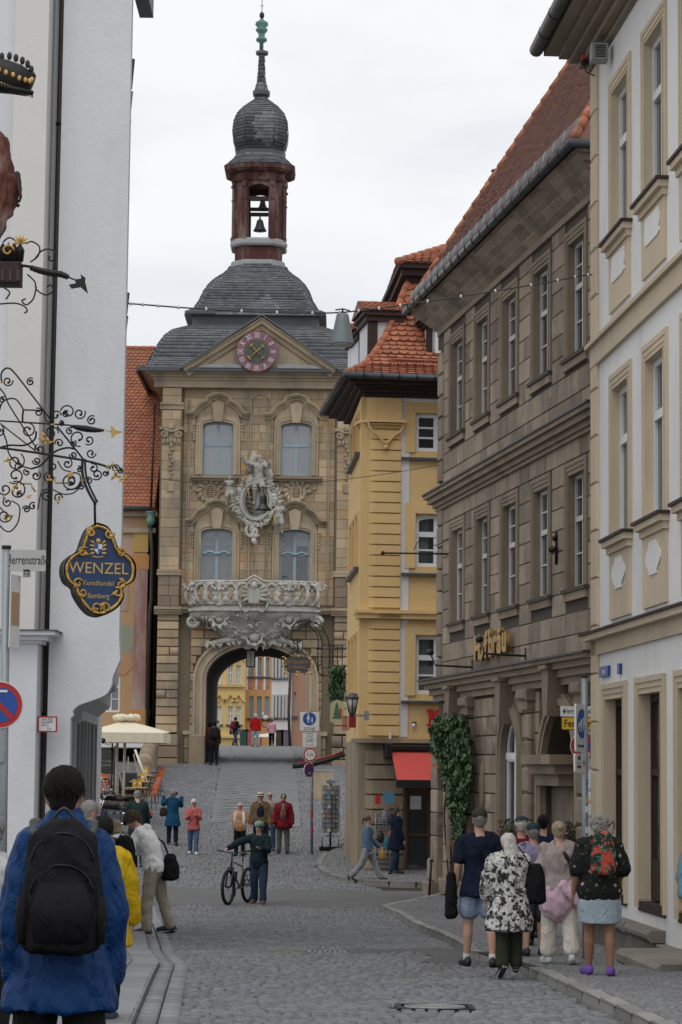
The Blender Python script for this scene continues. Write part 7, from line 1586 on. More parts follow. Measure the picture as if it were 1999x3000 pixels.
scr=[(95,275,65,.2),(372,285,52,1),(462,650,55,2),(680,690,62,0),(825,650,92,3),(800,675,45,1),(965,670,75,.5),(1112,750,62,1),(342,872,96,2),(622,900,88,0),(722,1028,55,3),(842,880,48,1),(745,790,36,2),(1075,985,62,4),(885,1030,45,1),(480,1095,66,2),(1100,1145,62,0),(885,1165,48,3),(815,1270,62,1),(640,1300,55,2),(190,1250,118,1),(440,1235,52,3),(852,1480,120,0),(600,1440,72,2),(440,1420,62,1),(190,1420,105,4),(205,1600,122,2),(60,1580,82,3),(560,1650,75,1),(700,1685,58,0),(1130,1330,60,2),(1170,1400,70,4),(1275,1385,42,1),(1400,1330,50,0),(1450,1360,38,2),(400,1790,50,1),(320,1825,48,3),(90,1740,60,2),(60,1905,90,0),(30,500,42,1),(-60,600,90,3),(-70,1300,110,2),(950,960,110,5),(985,1545,45,1),(1075,1480,50,3),(240,1640,42,1),(960,1340,40,2),(860,1480,60,4),(230,1300,60,5),(330,1380,45,2),(-20,880,80,1)]
for i,(a,b,r,ph)in enumerate(scr):
 x,z=P.p(*c3(a,b));rr_=r/4.126*P.k();f=1 if i%2 else-1;mb=MB();pts=spiral(x,z,rr_,rr_*.3,ph,f*random.uniform(.95,1.3),26,random.uniform(-.02,.02));mb.tube(pts,[.0062+.002*(j/25)for j in range(26)],6);mb.ball(pts[-1],.012);mb.build('scroll',m_iron,arm)
for(a,b,s_)in((100,1240,16),(540,960,22),(580,1020,20),(660,1040,16),(810,1430,18),(850,1400,14),(600,1460,16),(170,1570,20),(200,1540,14),(60,1660,12),(700,1710,16),(110,1910,18),(70,1950,14),(1340,1310,18),(1400,1420,22),(1480,1470,14),(1500,1440,14),(1000,1480,10),(350,1660,12),(30,290,8),(740,660,7),(640,800,10),(430,1400,10)):
 x,z=P.p(*c3(a,b));mb=MB()
 for j in range(3):leaf(mb,x,z,-.01,s_*P.k()*.8,random.random()*6.28,.55,.4)
 mb.build('gilt_leaf',m_gold,arm)
for(pts,rs)in(([(850,812),(940,835),(1040,850),(1150,865),(1260,870)],[.006,.022,.027,.022,.008]),):
 V=bez(pv(pts,-.01),5);R_=[float(np.interp(i/(len(V)-1),[0,.25,.5,.75,1],rs))*(1+.12*(i%2))for i in range(len(V))];mb=MB();mb.tube(V,R_,8,smooth=False);mb.build('twisted_grip',m_iron,arm)
mb=MB();V=pv([(1260,870),(1340,880),(1350,810),(1400,870),(1490,888),(1400,920),(1350,965),(1345,900)],0);mb.prism([(v[0],v[2])for v in V][::-1],-.012,.004);mb.build('gilt_arrowhead',m_gold,arm)
mb=MB();mb.tube(bez(pv([(1000,1215),(1000,1400),(1060,1590),(1160,1770)]),4),.013,6);mb.tube(bez(pv([(1030,1215),(1040,1400),(1090,1560),(1180,1740)]),4),.010,6);mb.build('hanging_arm',m_iron,arm)
mb=MB();V=pv([(245,1515),(380,1515),(390,1560),(430,1610)]);mb.tube(V,.007,4);V=pv([(670,1430),(672,1505),(850,1505)]);mb.tube(V,.007,4);mb.build('gilt_bar',m_gold,arm,'stuff')
# --- upper bracket with little castle, and the saint under a canopy
P=Plane(19.5,60,800);ub=thing('upper_bracket','upper wrought iron bracket with a small dark castle and pointed arrow tip','bracket',P.M)
c1=lambda a,b:(a/2.24,b/2.24);pv1=lambda pts,d=0:[P.v(*c1(a,b),d)for a,b in pts]
mb=MB();V=bez(pv1([(-100,1745),(100,1740),(200,1750)]),4);mb.tube(V,.012,8);V=pv1([(200,1755),(260,1775),(330,1790),(400,1800),(450,1820)]);mb.tube(bez(V,5),[.02+.008*math.sin(PI*i/20)+.003*(i%2)for i in range(21)],8,smooth=False);mb.build('twisted_grip',m_iron,ub)
mb=MB();mb.tube(pv1([(430,1810),(500,1840)]),.007,6);V=pv1([(490,1835),(535,1830),(530,1800),(562,1825),(560,1850),(580,1930),(530,1885),(470,1895),(452,1870),(500,1860)]);mb.prism([(v[0],v[2])for v in V][::-1],-.012,.004);mb.build('arrow_tip',m_iron,ub)
for(pts)in([(200,1720),(250,1680),(260,1620),(210,1585),(170,1600)],[(230,1700),(270,1650),(320,1635),(368,1660),(350,1710),(320,1700),(330,1680)],[(180,1800),(230,1850),(240,1900),(300,1935),(350,1910),(335,1870),(310,1885)],[(240,1880),(220,1960),(175,2000),(145,1975),(170,1960)],[(0,1995),(100,1990),(160,2010),(180,2040),(160,2055)],[(20,1590),(60,1560),(110,1580)],[(30,1890),(65,1920),(40,1965)]):
 mb=MB();mb.tube(bez(pv1(pts),5),.007,6);mb.build('scroll',m_iron,ub)
mb=MB();(x0,z0),(x1,z1)=P.p(*c1(-60,1870)),P.p(*c1(140,1720));mb.box(x0,x1,-.05,.12,z0,z1,.02);mb.build('castle_wall',m_darkwood,ub)
for j in range(3):x,z=P.p(*c1(25+j*50,1810));mb=MB();mb.box(x-.012,x+.012,-.06,-.045,z-.05,z+.04);mb.build('castle_gate',m_pipe,ub)
mb=MB()
for j in range(5):x,z=P.p(*c1(-20+j*38,1670));mb.lathe([(.03,-.06),(.035,.02),(.04,.03),(.03,.05),(.003,.1)],8,(x,0,z))
mb.build('castle_turrets',m_iron,ub,'stuff')
mb=MB()
for j in range(7):x,z=P.p(*c1(140,1600));leaf(mb,x,z,-.03,.07,PI*j/6,.35)
x,z=P.p(*c1(60,1655));mb.tube(spiral(x,z,.05,.02,0,1,14,-.07),.01,6);mb.build('gilt_rosette',m_goldp,ub)
P=Plane(19.5,0,700);st=thing('saint_statue','weathered red robed wooden statue with one hand out, cut off by the left edge','statue',P.M)
m_robe=mat('worn_red_paint',(.125,.036,.024),(.07,.024,.018),rough=.8,nscale=8,stain=(.33,.27,.22),stain_amt=.6,stain_scale=6)
pz=lambda a,b:P.p(*c1(a,b));(xa,zt_),(xb,zb_)=pz(-80,830),pz(-80,1560);g=MB();h_=zt_-zb_
loft(g,[(xa,0,zb_),(xa+.0,0,zb_+h_*.1),(xa,0,zb_+h_*.35),(xa,0,zb_+h_*.65),(xa,0,zb_+h_*.88),(xa,0,zt_)],[(.12,.1),(.17,.13),(.215,.14),(.22,.14),(.16,.12),(.05,.05)],seg=20)
loft(g,[(xa+.16,0,zb_+h_*.14),(xa+.2,0,zb_+h_*.3),(xa+.22,0,zb_+h_*.55)],[(.02,.03),(.05,.06),(.06,.08)],seg=10);obj('robe',remesh(g,.012,'robe',.035,(14,14,3),2),m_robe,st)
mb=MB();x,z=pz(-90,700);mb.ball((x,0,z),.1,(.85,.9,1.2));mb.build('head',m_darkwood,st)
g=MB();x,z=pz(135,1255);cone(g,pz(120,1150)[:1]+(0,pz(120,1150)[1])if 0 else(pz(115,1150)[0],-.03,pz(115,1150)[1]),(x,-.05,z),.03,.022,3);hand(g,Vector((x,-.05,z)),Vector((.2,0,-1)),1,1.35,50);obj('hand',remesh(g,.006,'hand'),m_darkwood,st)
mb=MB();x,z=pz(124,1358);mb.ball((x,-.06,z),.018);mb.build('held_ball',m_iron,st)
cn=thing('statue_canopy','dark scalloped metal canopy with gilt knobs above the saint statue','canopy',P.M);x,z=pz(-60,520)
mb=MB();loft(mb,[(x-.3,0,z+.02),(x,0,z+.05),(x+.22,0,z),(x+.34,0,z-.05)],[(.14,.16),(.13,.16),(.11,.13),(.07,.10)],side=(0,1,0),seg=18);mb.build('roof',m_iron,cn)
for j in range(9):a,b=[(15,375),(65,372),(108,385),(150,402),(184,425),(208,460),(218,500),(-30,370),(-70,370)][j];xx,zz=pz(a,b);mb=MB();mb.ball((xx,-.02,zz),.024,(.9,.7,1.5));mb.build('crest_leaf',m_black,cn)
for j in range(7):a,b=[(10,490),(55,507),(100,520),(140,538),(178,548),(205,552),(218,540)][j];xx,zz=pz(a,b);mb=MB();mb.ball((xx,-.15+.012*j,zz),.021,(.9,.6,1.2));mb.build('gilt_knob',m_goldp,cn)
for j in range(12):f=j/11;xx,zz=pz(5+210*f,572+62*f);mb=MB();mb.lathe([(.008,-.02),(.01,0),(.006,.015)],6,(xx,-.14+.1*f,zz));mb.build('fringe_drop',m_goldp,cn)
mb=MB();V=[P.v(*c1(a,b),-.14)for a,b in((-20,555),(100,585),(218,612))];mb.tube(V,.022,8);mb.build('rim',m_iron,cn)
# --- cables with hanging lamps
def cable(label,pts,r=.011,tiny=True):
 V=[W(*p)for p in pts];t=thing('overhead_cable',label,'cable',Matrix.Translation(V[0]));mb=MB(Matrix.Translation(-V[0]));C_=bez(V,8);mb.tube(C_,r,6);w=mb.build('wire',m_cable,t)
 if tiny:
  for i in range(2,len(C_)-2,4):p=C_[i]-V[0];mb=MB();mb.lathe([(.018,-.02),(.02,.0),(.01,.025)],6,p);mb.build('wire_clip',m_white,w)
 return t
cable('thick overhead cable crossing from the left white house to the cream house',[(374,889,31.2),(440,894,31.3),(560,903,31.5),(760,914,31.8),(960,917,32),(1080,907,32.1),(1210,889,32.3),(1400,861,32.6),(1600,828,32.9),(1706,808,33.0),(1755,803,33.1)])
cable('thin lower cable running in front of the tower to the brown house',[(330,1378,51),(470,1402,51),(620,1418,51.5),(770,1428,52),(940,1412,53),(1120,1390,54.5),(1288,1362,56)],.008,False)
def cone_lamp(label,px,py,Y,prof,m,name='hanging_lamp'):
 p=W(px,py,Y);t=thing(name,label,'street lamp',Matrix.Translation(p));k=Y/F_PX
 mb=MB();mb.lathe([(r*k,z*k)for r,z in prof[0]],24);mb.build('shade',m,t)
 mb=MB();mb.lathe([(r*k,z*k)for r,z in prof[1]],20);mb.build('glass_bowl',mat('lamp_glass',(.5,.5,.47),rough=.3),t)
 mb=MB();mb.tube([(0,0,prof[2]*k),(0,0,(prof[2]+18)*k)],.016,6);mb.tube([(-.1,0,(prof[2]+14)*k),(0,0,(prof[2]+18)*k),(.1,0,(prof[2]+12)*k)],.01,5);mb.build('suspension',m_iron,t)
m_greym=mat('grey_green_lamp',(.20,.235,.25),(.15,.18,.19),rough=.5,bump=0)
cone_lamp('grey cone shaped street lamp hanging from the thick cable',1004,922,32,([(36,-90),(35,-86),(22,-20),(18,0),(15,3),(12,3)],[(2,-96),(28,-94),(33,-88)],0),m_greym)
cone_lamp('black bell shaped street lamp hanging in front of the coat of arms',771,1444,52,([(27,-52),(26,-49),(14,-38),(12,-32),(12,-14),(9,-6),(3,-2)],[(2,-62),(10,-60),(13,-52)],0),mat('black_lamp_enamel',(.02,.022,.028),rough=.3,bump=0))
# --- sign group in the middle
g0=G(914,2502);YM=g0.y
t=pole('sign_post','red and white banded sign post with stickers beside the postcard stand',g0,W(909,2085,YM).z-g0.z,.042,m_steel,(-.05,0))
for(a,b)in((2375,2398),(2420,2440)):z1,z0=W(913,a,YM).z-g0.z,W(913,b,YM).z-g0.z;mb=MB();f0=z0/4.2;mb.tube([(-.05*z0/4.2,0,z0),(-.05*z1/4.2,0,z1)],.0425,12,smooth=False);mb.build('red_band',m_red,t)
for i in range(6):z=1.0+i*.28;mb=MB();mb.tube([(-.05*z/4.2,0,z),(-.05*z/4.2,0,z+.07)],.0422,10,smooth=False);mb.build('sticker',[m_white,m_steel,m_kerb][i%3],t)
P,t=signs('white square pedestrian ZONE sign with blue disc of mother and child','road sign',YM-.06,907,2114);mb=MB();x0,z0=P.p(877,2143);x1,z1=P.p(938,2084);rrect(mb,x0,x1,z0,z1,-.02,0,.04);pl=mb.build('plate',m_steel,t);mb=MB();rrect(mb,x0+.02,x1-.02,z0+.02,z1-.02,-.024,-.0205,.03);wf_=mb.build('white_field',m_white,pl)
x,z=P.p(907,2106);mb=MB();disc(mb,x,z,.195,-.028,-.0245);bd_=mb.build('blue_disc',m_blue,wf_)
def walker(mb,x,z,s,y):mb.prism([(x+s*.07*math.cos(a),z+s*.42+s*.07*math.sin(a))for a in[2*PI*i/10 for i in range(10)]],y-.003,y);mb.prism([(x-.06*s,z+.32*s),(x+.06*s,z+.32*s),(x+.14*s,z),(x-.14*s,z)][::-1],y-.003,y);mb.prism([(x-.07*s,z),(x-.07*s,z-.3*s),(x-.02*s,z-.3*s),(x-.02*s,z)],y-.003,y);mb.prism([(x+.02*s,z),(x+.06*s,z-.3*s),(x+.11*s,z-.3*s),(x+.08*s,z)],y-.003,y)
mb=MB();walker(mb,x-.035,z-.01,.36,-.0285);walker(mb,x+.08,z-.06,.23,-.0285);mb.build('pedestrian_symbol',m_white,bd_,'stuff');x,z=P.p(907,2136);text('lettering','ZONE',T(x,-.026,z),.125,m_black,wf_,.001)
for(a,b,ls,lab)in((2146,2166,('Lieferverkehr','werktags','18 - 10 h frei'),'small white plate about delivery times under the ZONE sign'),(2167,2188,(None,'18 - 10 h frei'),'small white plate with bicycle symbol above the weight limit')):
 P,t=signs(lab,'road sign',YM-.06,907,(a+b)/2);mb=MB();x0,z0=P.p(887,b);x1,z1=P.p(928,a);rrect(mb,x0,x1,z0,z1,-.02,0,.015);pl=mb.build('plate',m_white,t);n=len(ls)
 for i,s_ in enumerate(ls):
  zz=z1-(z1-z0)*(i+.5)/n
  if s_:text('lettering',s_,T((x0+x1)/2,-.022,zz),.058,m_black,pl,.001,sx=.8)
  else:
   mb=MB();xc=(x0+x1)/2
   for q in(-1,1):mb.tube([(xc+q*.07+.035*math.cos(u),-.022,zz+.035*math.sin(u))for u in[2*PI*j/12 for j in range(13)]],.004,4,caps=False)
   mb.tube([(xc-.07,-.022,zz),(xc-.03,-.022,zz+.045),(xc+.04,-.022,zz+.045),(xc,-.022,zz),(xc-.03,-.022,zz+.045)],.004,4);mb.tube([(xc+.07,-.022,zz),(xc+.03,-.022,zz+.06)],.004,4);mb.build('bicycle_symbol',m_black,pl)
P,t=signs('round white weight limit sign 3,5t with red ring','road sign',YM-.06,909,2211);pl=ring_sign(P,t,909,2211,21,'limit');x,z=P.p(909,2211,-.05);text('lettering','3,5t',T(x,-.06,z),.145,m_black,pl,.001)
P,t=signs('turned blue no parking sign with red slash below the weight limit','road sign',YM-.06,906,2256,rot=45);ring_sign(P,t,906,2256,20.5,'nopark',arrow=(.0,-.45,1))
# --- right signs
g1=W(1716,2400,27.9);g1.z=gz(g1.x,g1.y);t=pole('sign_post','galvanised sign post with stickers standing among the walkers on the right',g1,W(1709,1985,27.9).z-g1.z,.038,m_steel,(-.012,0))
for i,(py,c)in enumerate(((2300,mat('faded_blue',(.12,.25,.33))),(2350,mat('faded_yellow',(.4,.36,.08))),(2380,m_white),(2410,m_kerb),(2440,m_white))):z=W(1716,py,27.9).z-g1.z;mb=MB();mb.tube([(-.004,0,z),(-.004,0,z+.07)],.0384,10,smooth=False);mb.build('sticker',c,t)
P,t=signs('narrow blue bicycle street sign turned almost edge on, right post','road sign',27.8,1700,2130,rot=66);w=.3;z0,z1=W(1700,2203,27.8).z-P.M.translation.z,W(1700,2063,27.8).z-P.M.translation.z
mb=MB();rrect(mb,-.2*1.05,.2*1.05,z0,z1,-.02,0,.02);pl=mb.build('plate',m_white,t);zc=(z0+z1)/2+.05;mb=MB();disc(mb,0,zc,.17,-.024,-.0205);bd_=mb.build('blue_disc',m_blue,pl)
mb=MB()
for q in(-1,1):mb.tube([(q*.075+.05*math.cos(u),-.026,zc-.04+.05*math.sin(u))for u in[2*PI*j/12 for j in range(13)]],.006,4,caps=False)
mb.tube([(-.075,-.026,zc-.04),(-.03,-.026,zc+.03),(.05,-.026,zc+.03),(0,-.026,zc-.04),(-.04,-.026,zc+.05)],.006,4);mb.tube([(.075,-.026,zc-.04),(.04,-.026,zc+.07)],.006,4);mb.build('bicycle_symbol',m_white,bd_);text('lettering','Fahrradstraße',T(0,-.022,z0+.07),.06,m_black,pl,.001,sx=.9)
P,t=signs('small white plate reading frei with car symbol, right post','road sign',27.8,1701,2235,rot=60);z0,z1=W(1700,2263,27.8).z-P.M.translation.z,W(1700,2208,27.8).z-P.M.translation.z;mb=MB();rrect(mb,-.19,.19,z0,z1,-.02,0,.02);pl=mb.build('plate',m_white,t);text('lettering','frei',T(.09,-.022,0),.09,m_black,pl,.001);mb=MB();mb.box(-.13,-.03,-.024,-.0205,-.06,-.03);mb.box(-.11,-.05,-.024,-.0205,.03,.08);mb.box(-.15,-.01,-.024,-.0205,-.005,.0);mb.build('vehicle_symbols',m_black,pl,'stuff')
g2=W(1729,2400,36);g2.z=gz(g2.x,g2.y);t=pole('sign_post','white sticker covered post half hidden behind the cream house corner',g2,W(1729,2068,36).z-g2.z,.04,m_white)
for i,(py,c)in enumerate(((2255,m_red),(2320,m_blue),(2355,m_red),(2400,m_black))):z=W(1729,py,36).z-g2.z;mb=MB();mb.tube([(0,0,z),(0,0,z+.06)],.0403,10,smooth=False);mb.build('sticker',c,t)
P,t=signs('white street name plate Herrenstraße with arrows, above the yellow plate','street sign',35.9,1690,2084,'street_name_sign');mb=MB();x0,z0=P.p(1642,2099);x1,z1=P.p(1740,2070);rrect(mb,x0,x1,z0,z1,-.02,0,.01);pl=mb.build('plate',m_white,t);x,z=P.p(1691,2084);text('lettering','Herrenstraße',T(x,-.022,z),.12,m_black,pl,.001,sx=.58)
mb=MB();a,b=P.p(1648,2084);mb.prism([(a,b),(a+.035,b-.04),(a+.035,b+.04)],-.024,-.0205);a,b=P.p(1736,2084);mb.prism([(a,b),(a-.035,b+.04),(a-.035,b-.04)],-.024,-.0205);mb.build('arrow',m_black,pl,'stuff')
m_ysign=mat('yellow_sign_face',(.68,.40,.015),(.62,.36,.012),rough=.5,bump=0);P,t=signs('yellow diversion plate reading Fernwinkel below the street name plate','street sign',35.9,1700,2120);mb=MB();x0,z0=P.p(1644,2139);x1,z1=P.p(1768,2101);rrect(mb,x0,x1,z0,z1,-.02,0,.025);pl=mb.build('plate',m_black,t);mb=MB();rrect(mb,x0+.012,x1-.012,z0+.012,z1-.012,-.024,-.0205,.02);yp=mb.build('yellow_field',m_ysign,pl);x,z=P.p(1652,2120);text('lettering','Fernwinkel',T(x,-.026,z),.155,m_black,yp,.001,sx=.82,align='LEFT',bold=.002)
P,t=signs('round blue no stopping sign with crossed red bars behind the bicycle sign','road sign',35.9,1711,2186);ring_sign(P,t,1711,2186,40,'nostop',arrow=(.22,-.62,1))
# --- things on the cream house
P=Plane(31.9,1750,165);t=thing('siren_box','grey louvred metal siren box under the eaves of the cream house','siren box',P.M);mb=MB();x0,z0=P.p(1728,188);x1,z1=P.p(1777,140);mb.box(x0,x1,-.25,.0,z0,z1,.01);b_=mb.build('box',mat('pale_grey_metal',(.32,.32,.31),rough=.6),t)
for j in range(6):mb=MB();zz=z0+.03+j*.03;mb.box(x0+.05,x1-.04,-.262,-.25,zz,zz+.012);mb.build('louvre',m_iron,b_)
P=Plane(32.9,1711,175);t=thing('red_warning_lamp','small red warning lamp on a bent arm beside the siren box','warning lamp',P.M);mb=MB();x,z=P.p(1711,182);mb.lathe([(.045,-.01),(.045,.06),(.04,.085),(.01,.09)],14,(x,-.1,z));mb.build('red_lens',m_red,t);mb=MB();mb.lathe([(.03,-.08),(.065,-.05),(.065,-.02),(.045,-.01)],14,(x,-.1,z));mb.build('base',m_iron,t);mb=MB();a,b=P.p(1748,226);mb.tube(bez([(x,-.1,z-.08),(x+.02,-.1,z-.17),(x+.1,-.08,z-.2),(a,0,b)],4),.01,6);mb.build('bent_arm',m_iron,t)
def cplate(label,cat,px0,py0,px1,py1,txt,sz,m,sx=1):
 (x0,z1),(x1,z0)=Lc(px0,py0,-.03),Lc(px1,py1,-.03);x0,x1=min(x0,x1),max(x0,x1);z0,z1=min(z0,z1),max(z0,z1);t=thing('name_plate',label,cat,CF);mb=MB();mb.box(x0,x1,-.04,-.005,z0,z1,.004);pl=mb.build('plate',m,t);text('lettering',txt,T((x0+x1)/2,-.042,(z0+z1)/2),sz,m_white,pl,.001,sx=sx)
cplate('dark blue enamel street name plate on the cream house','street sign',1758,1955,1783,1980,'Herrenstraße',.10,m_blue,.45);cplate('dark blue enamel house number plate left of the cream doors','number plate',1810,1945,1817,1974,'1',.12,m_blue)
t=thing('weed_tuft','small green weed tuft growing at the foot of the cream house','weed');pw=G(1815,2828);t.location=pw;mb=MB();random.seed(3)
for i in range(60):a=random.random()*6.28;r=random.random()*.09;h=random.uniform(.04,.1);d=Vector((math.cos(a),math.sin(a),0));p=d*r;mb.add([p+Vector((-.004,0,0)),p+Vector((.004,0,0)),p+d*.03+Vector((0,0,h))],[(0,1,2)])
mb.build('blades',mat('grass_green',(.09,.14,.03),(.05,.09,.02),rough=.8),t,'stuff',fix=False)
# --- on the brown house
gl=thing('gilt_lettering','row of gilt gothic letters reading Hofbräu on the brown sandstone house','sign',BF)
xs_=[Lb(a,1890)[0]for a in(1421,1433,1447,1461,1473,1486,1502)]
for i,ch in enumerate('Hofbräu'):
 yy=1895-(xs_[i]-xs_[0])*0;z=Lb(1421+i*13.5,1897-i*5.0,-.2)[1];mt=text('letter',ch,T(xs_[i]+.1,-.16,z),.78 if ch not in 'H' else .72,m_gold,gl,.045,sx=1.1,bold=.028)
for(a,b,c,d,lab)in((1400,1902,1545,1922,'black wall spot lamp on a long arm beside the gilt letters'),(1256,1941,1388,1955,'black wall spot lamp on a long arm at the corner of the brown house')):
 x1,z1=Lb(c,d);t=thing('spot_lamp',lab,'lamp',BF@T(x1,0,z1));mb=MB();mb.box(-.05,.05,-.05,0,-.16,.16);mb.build('wall_plate',m_black,t)
 # arm leans out over the street
 L_=.95;mb=MB();tip=None;best=None
 for u in[i*.05 for i in range(-60,5)]:
  for v in(-.9,):
   p=proj(BF@Vector((x1+u,v,z1)));e=abs(p[0]-(a+28))
   if best is None or e<best[0]:best=(e,u,v)
 _,u,v=best;zt_=z1+(W(a,b,50).z-W(a+25,b+36,50).z);mb.tube([(0,-.03,0),(u,v,.02),(u-.25,v-.06,.28)],.022,8);mb.build('arm',m_black,t);mb=MB();mb.ball((u-.28,v-.06,.32),.085,(1,1,.9));mb.build('lamp_head',m_black,t)
x1,z1=Lb(1321,1623);t=thing('flag_bracket','long thin black flag rod sticking out from the corner of the brown house','bracket',BF@T(x1,0,z1));best=min(((abs(proj(BF@Vector((x1-.6,v,z1)))[0]-1127),v)for v in[-.1*i for i in range(60)]));mb=MB();mb.tube([(0,0,0),(-.6,best[1],.04)],.022,8);mb.ball((-.6,best[1],.04),.05);mb.build('rod',m_black,t);mb=MB();mb.tube(bez([(0,-.02,.35),(-.1,best[1]*.25,.2),(-.2,best[1]*.45,.32),(-.28,best[1]*.55,.1)],5),.01,5);mb.tube([(0,-.02,-.2),(0,-.02,.4)],.015,6);mb.build('scroll_brace',m_iron,t)
x1,z1=Lb(1638,1608);t=thing('iron_wall_ornament','small dark iron cross shaped wall ornament between upper windows of the brown house','ornament',BF@T(x1,0,z1));mb=MB();mb.tube([(0,-.05,-.3),(0,-.05,.32)],.03,6);mb.tube([(-.2,-.1,0),(.15,-.1,0)],.04,6);mb.ball((0,-.08,.2),.06);mb.ball((-.15,-.1,0),.07);mb.build('iron_cross',m_iron,t)
# ivy
ivy=thing('ivy','dense green ivy climbing the left arch and corner of the brown house','climbing plant',BF);random.seed(21)
m_ivy=mat('ivy_leaf',(.045,.10,.018),(.018,.045,.010),rough=.5,nscale=3,bump=0,spec=.5)
tv=[(0,0,0),(.5,.06,.28),(.28,.02,.55),(0,-.05,1),(-.28,.02,.55),(-.5,.06,.28)];tf=[(0,1,2,3),(0,3,4,5)];ms=[];ol=[(1262,2135),(1280,2100),(1315,2085),(1360,2095),(1376,2150),(1378,2200),(1378,2290),(1360,2400),(1345,2465),(1330,2455),(1322,2380),(1305,2280),(1290,2230),(1268,2200)]
OLx=np.array([p[0]for p in ol]);
while len(ms)<9000:
 px,py=random.uniform(1255,1382),random.uniform(2082,2468)
 px+=5*noise.noise(Vector((px*.1,py*.1,3)))*3
 if not bool(inpoly(np.array([px]),np.array([py]),ol)[0]):continue
 if noise.noise(Vector((px*.045,py*.045,0)))<-.28 and random.random()<.75:continue
 d=-.12-random.random()**1.5*.45*(.5+.8*abs(noise.noise(Vector((px*.03,py*.03,9)))));x,z=Lb(px,py,d);s=random.uniform(.07,.14);M_=(Matrix.Translation((x,d,z))@Matrix.Rotation(random.gauss(0,.7),4,'Z')@Matrix.Rotation(R(180)+random.gauss(0,.5),4,'X')@Matrix.Rotation(random.gauss(0,.8),4,'Y'))@Matrix.Scale(s,4);ms.append(np.array(M_))
scatter('leaf',ivy,(tv,tf),ms,m_ivy,300,prio=[-m_[1][3]for m_ in ms])
mb=MB()
for k in range(5):P0=[(Lb(1350-4*k,2470)[0],-.1,.0)]+[(Lb(1350-6*k+9*math.sin(j+k),2440-j*60)[0],-.12,Lb(1350,2440-j*60)[1])for j in range(6)];mb.tube(bez(P0,4),.02,5)
mb.build('stem',m_darkwood,ivy,'stuff')
# flower boxes
def flowers(label,px,py,wpx,Fr,loc_,cols_f,n=420):
 x,z=loc_(px,py,-.2);t=thing('flower_box',label,'flower box',Fr@T(x,-.22,z));w=wpx;mb=MB();mb.box(-w,w,-.12,.12,-.14,.06);mb.build('box',m_darkwood,t);tv=[(0,0,0),(.5,.1,.4),(0,0,1),(-.5,.1,.4)];A_=[];B_=[]
 for i in range(n):M_=Matrix.Translation((random.uniform(-w,w),random.uniform(-.15,.15),.05+random.random()**1.5*.28))@Matrix.Rotation(random.random()*6.3,4,'Z')@Matrix.Rotation(random.gauss(0,1),4,'X')@Matrix.Scale(random.uniform(.03,.07),4);(A_ if random.random()<.75 else B_).append(np.array(M_))
 scatter('leaf',t,(tv,[(0,1,2,3)]),A_,m_ivy,0,stuff='foliage');scatter('blossom',t,(tv,[(0,1,2,3)]),B_,cols_f,0,stuff='blossom')
flowers('flower box with orange and violet blooms on the sill of the arched window',1500,2452,.55,BF,Lb,mat('orange_bloom',(.5,.13,.04),(.2,.08,.3),rough=.7));flowers('flower box with orange blooms by the portal of the brown house',1668,2462,.4,BF,Lb,mat('orange_bloom',(.5,.13,.04)))
# --- on the yellow house
x,z=Ly(1275,2103,-.1);t=thing('shop_letter','big red slab letter K on the yellow wall above the awning','sign',YF@T(x,-.08,z));text('letter','K',T(0,0,0),.56,m_red,t,.04,bold=.02)
mb=MB()
for q in(-.13,):mb.box(q-.1,q+.09,-.035,.035,-.215,-.17);mb.box(q-.1,q+.09,-.035,.035,.17,.215)
mb.box(.06,.2,-.035,.035,.17,.215);mb.build('serif',m_red,t,'stuff')
x,z=Ly(1212,2122,-.1);t=thing('security_camera','small white dome camera on the yellow wall left of the red letter','camera',YF@T(x,-.05,z));mb=MB();mb.ball((0,-.05,-.03),.05,(1,1,1.2));mb.build('dome',m_white,t);mb=MB();mb.box(-.03,.08,-.06,.05,.03,.06);mb.build('arm',m_black,t)
t=thing('wall_lantern','white panelled street lantern on a bracket at the corner of the yellow house','street lamp',Matrix.Translation(W(1032,2085,62.6)));k=62.6/F_PX
mb=MB();mb.lathe([(11*k,0),(19*k,38*k)],6,rot=R(30));mb.build('milky_panes',mat('milky_glass',(.42,.42,.38),rough=.3),t);mb=MB();mb.lathe([(22*k,38*k),(23*k,42*k),(10*k,52*k),(3*k,56*k)],6,rot=R(30));mb.lathe([(4*k,-14*k),(12*k,-3*k),(12*k,0)],6,rot=R(30));mb.build('roof',m_lead,t)
for i in range(6):a=R(60*i+30);mb=MB();mb.tube([(11.5*k*math.cos(a),11.5*k*math.sin(a),0),(19.5*k*math.cos(a),19.5*k*math.sin(a),38*k)],.014,5);mb.build('frame_bar',m_iron,t)
mb=MB();mb.tube([(0,0,-14*k),(0,0,-10*k),(40*k,.6,-10*k)],.025,6);mb.box(36*k,50*k,.5,.9,-22*k,4*k);mb.build('bracket',m_steel,t)
t=thing('red_shop_sign','dark red projecting shop sign with tassels behind the wall lantern','shop sign',Matrix.Translation(W(1036,2110,65.2)));mb=MB();mb.box(-.12,.16,-.06,.06,-.2,.2,.01);mb.build('box',mat('dark_red_box',(.22,.015,.02)),t)
for i in range(6):mb=MB();mb.box(-.3+i*.035,-.28+i*.035,-.05,.05,-.28,.12);mb.build('letter_strip',mat('dark_red_box',(.22,.015,.02)),t)
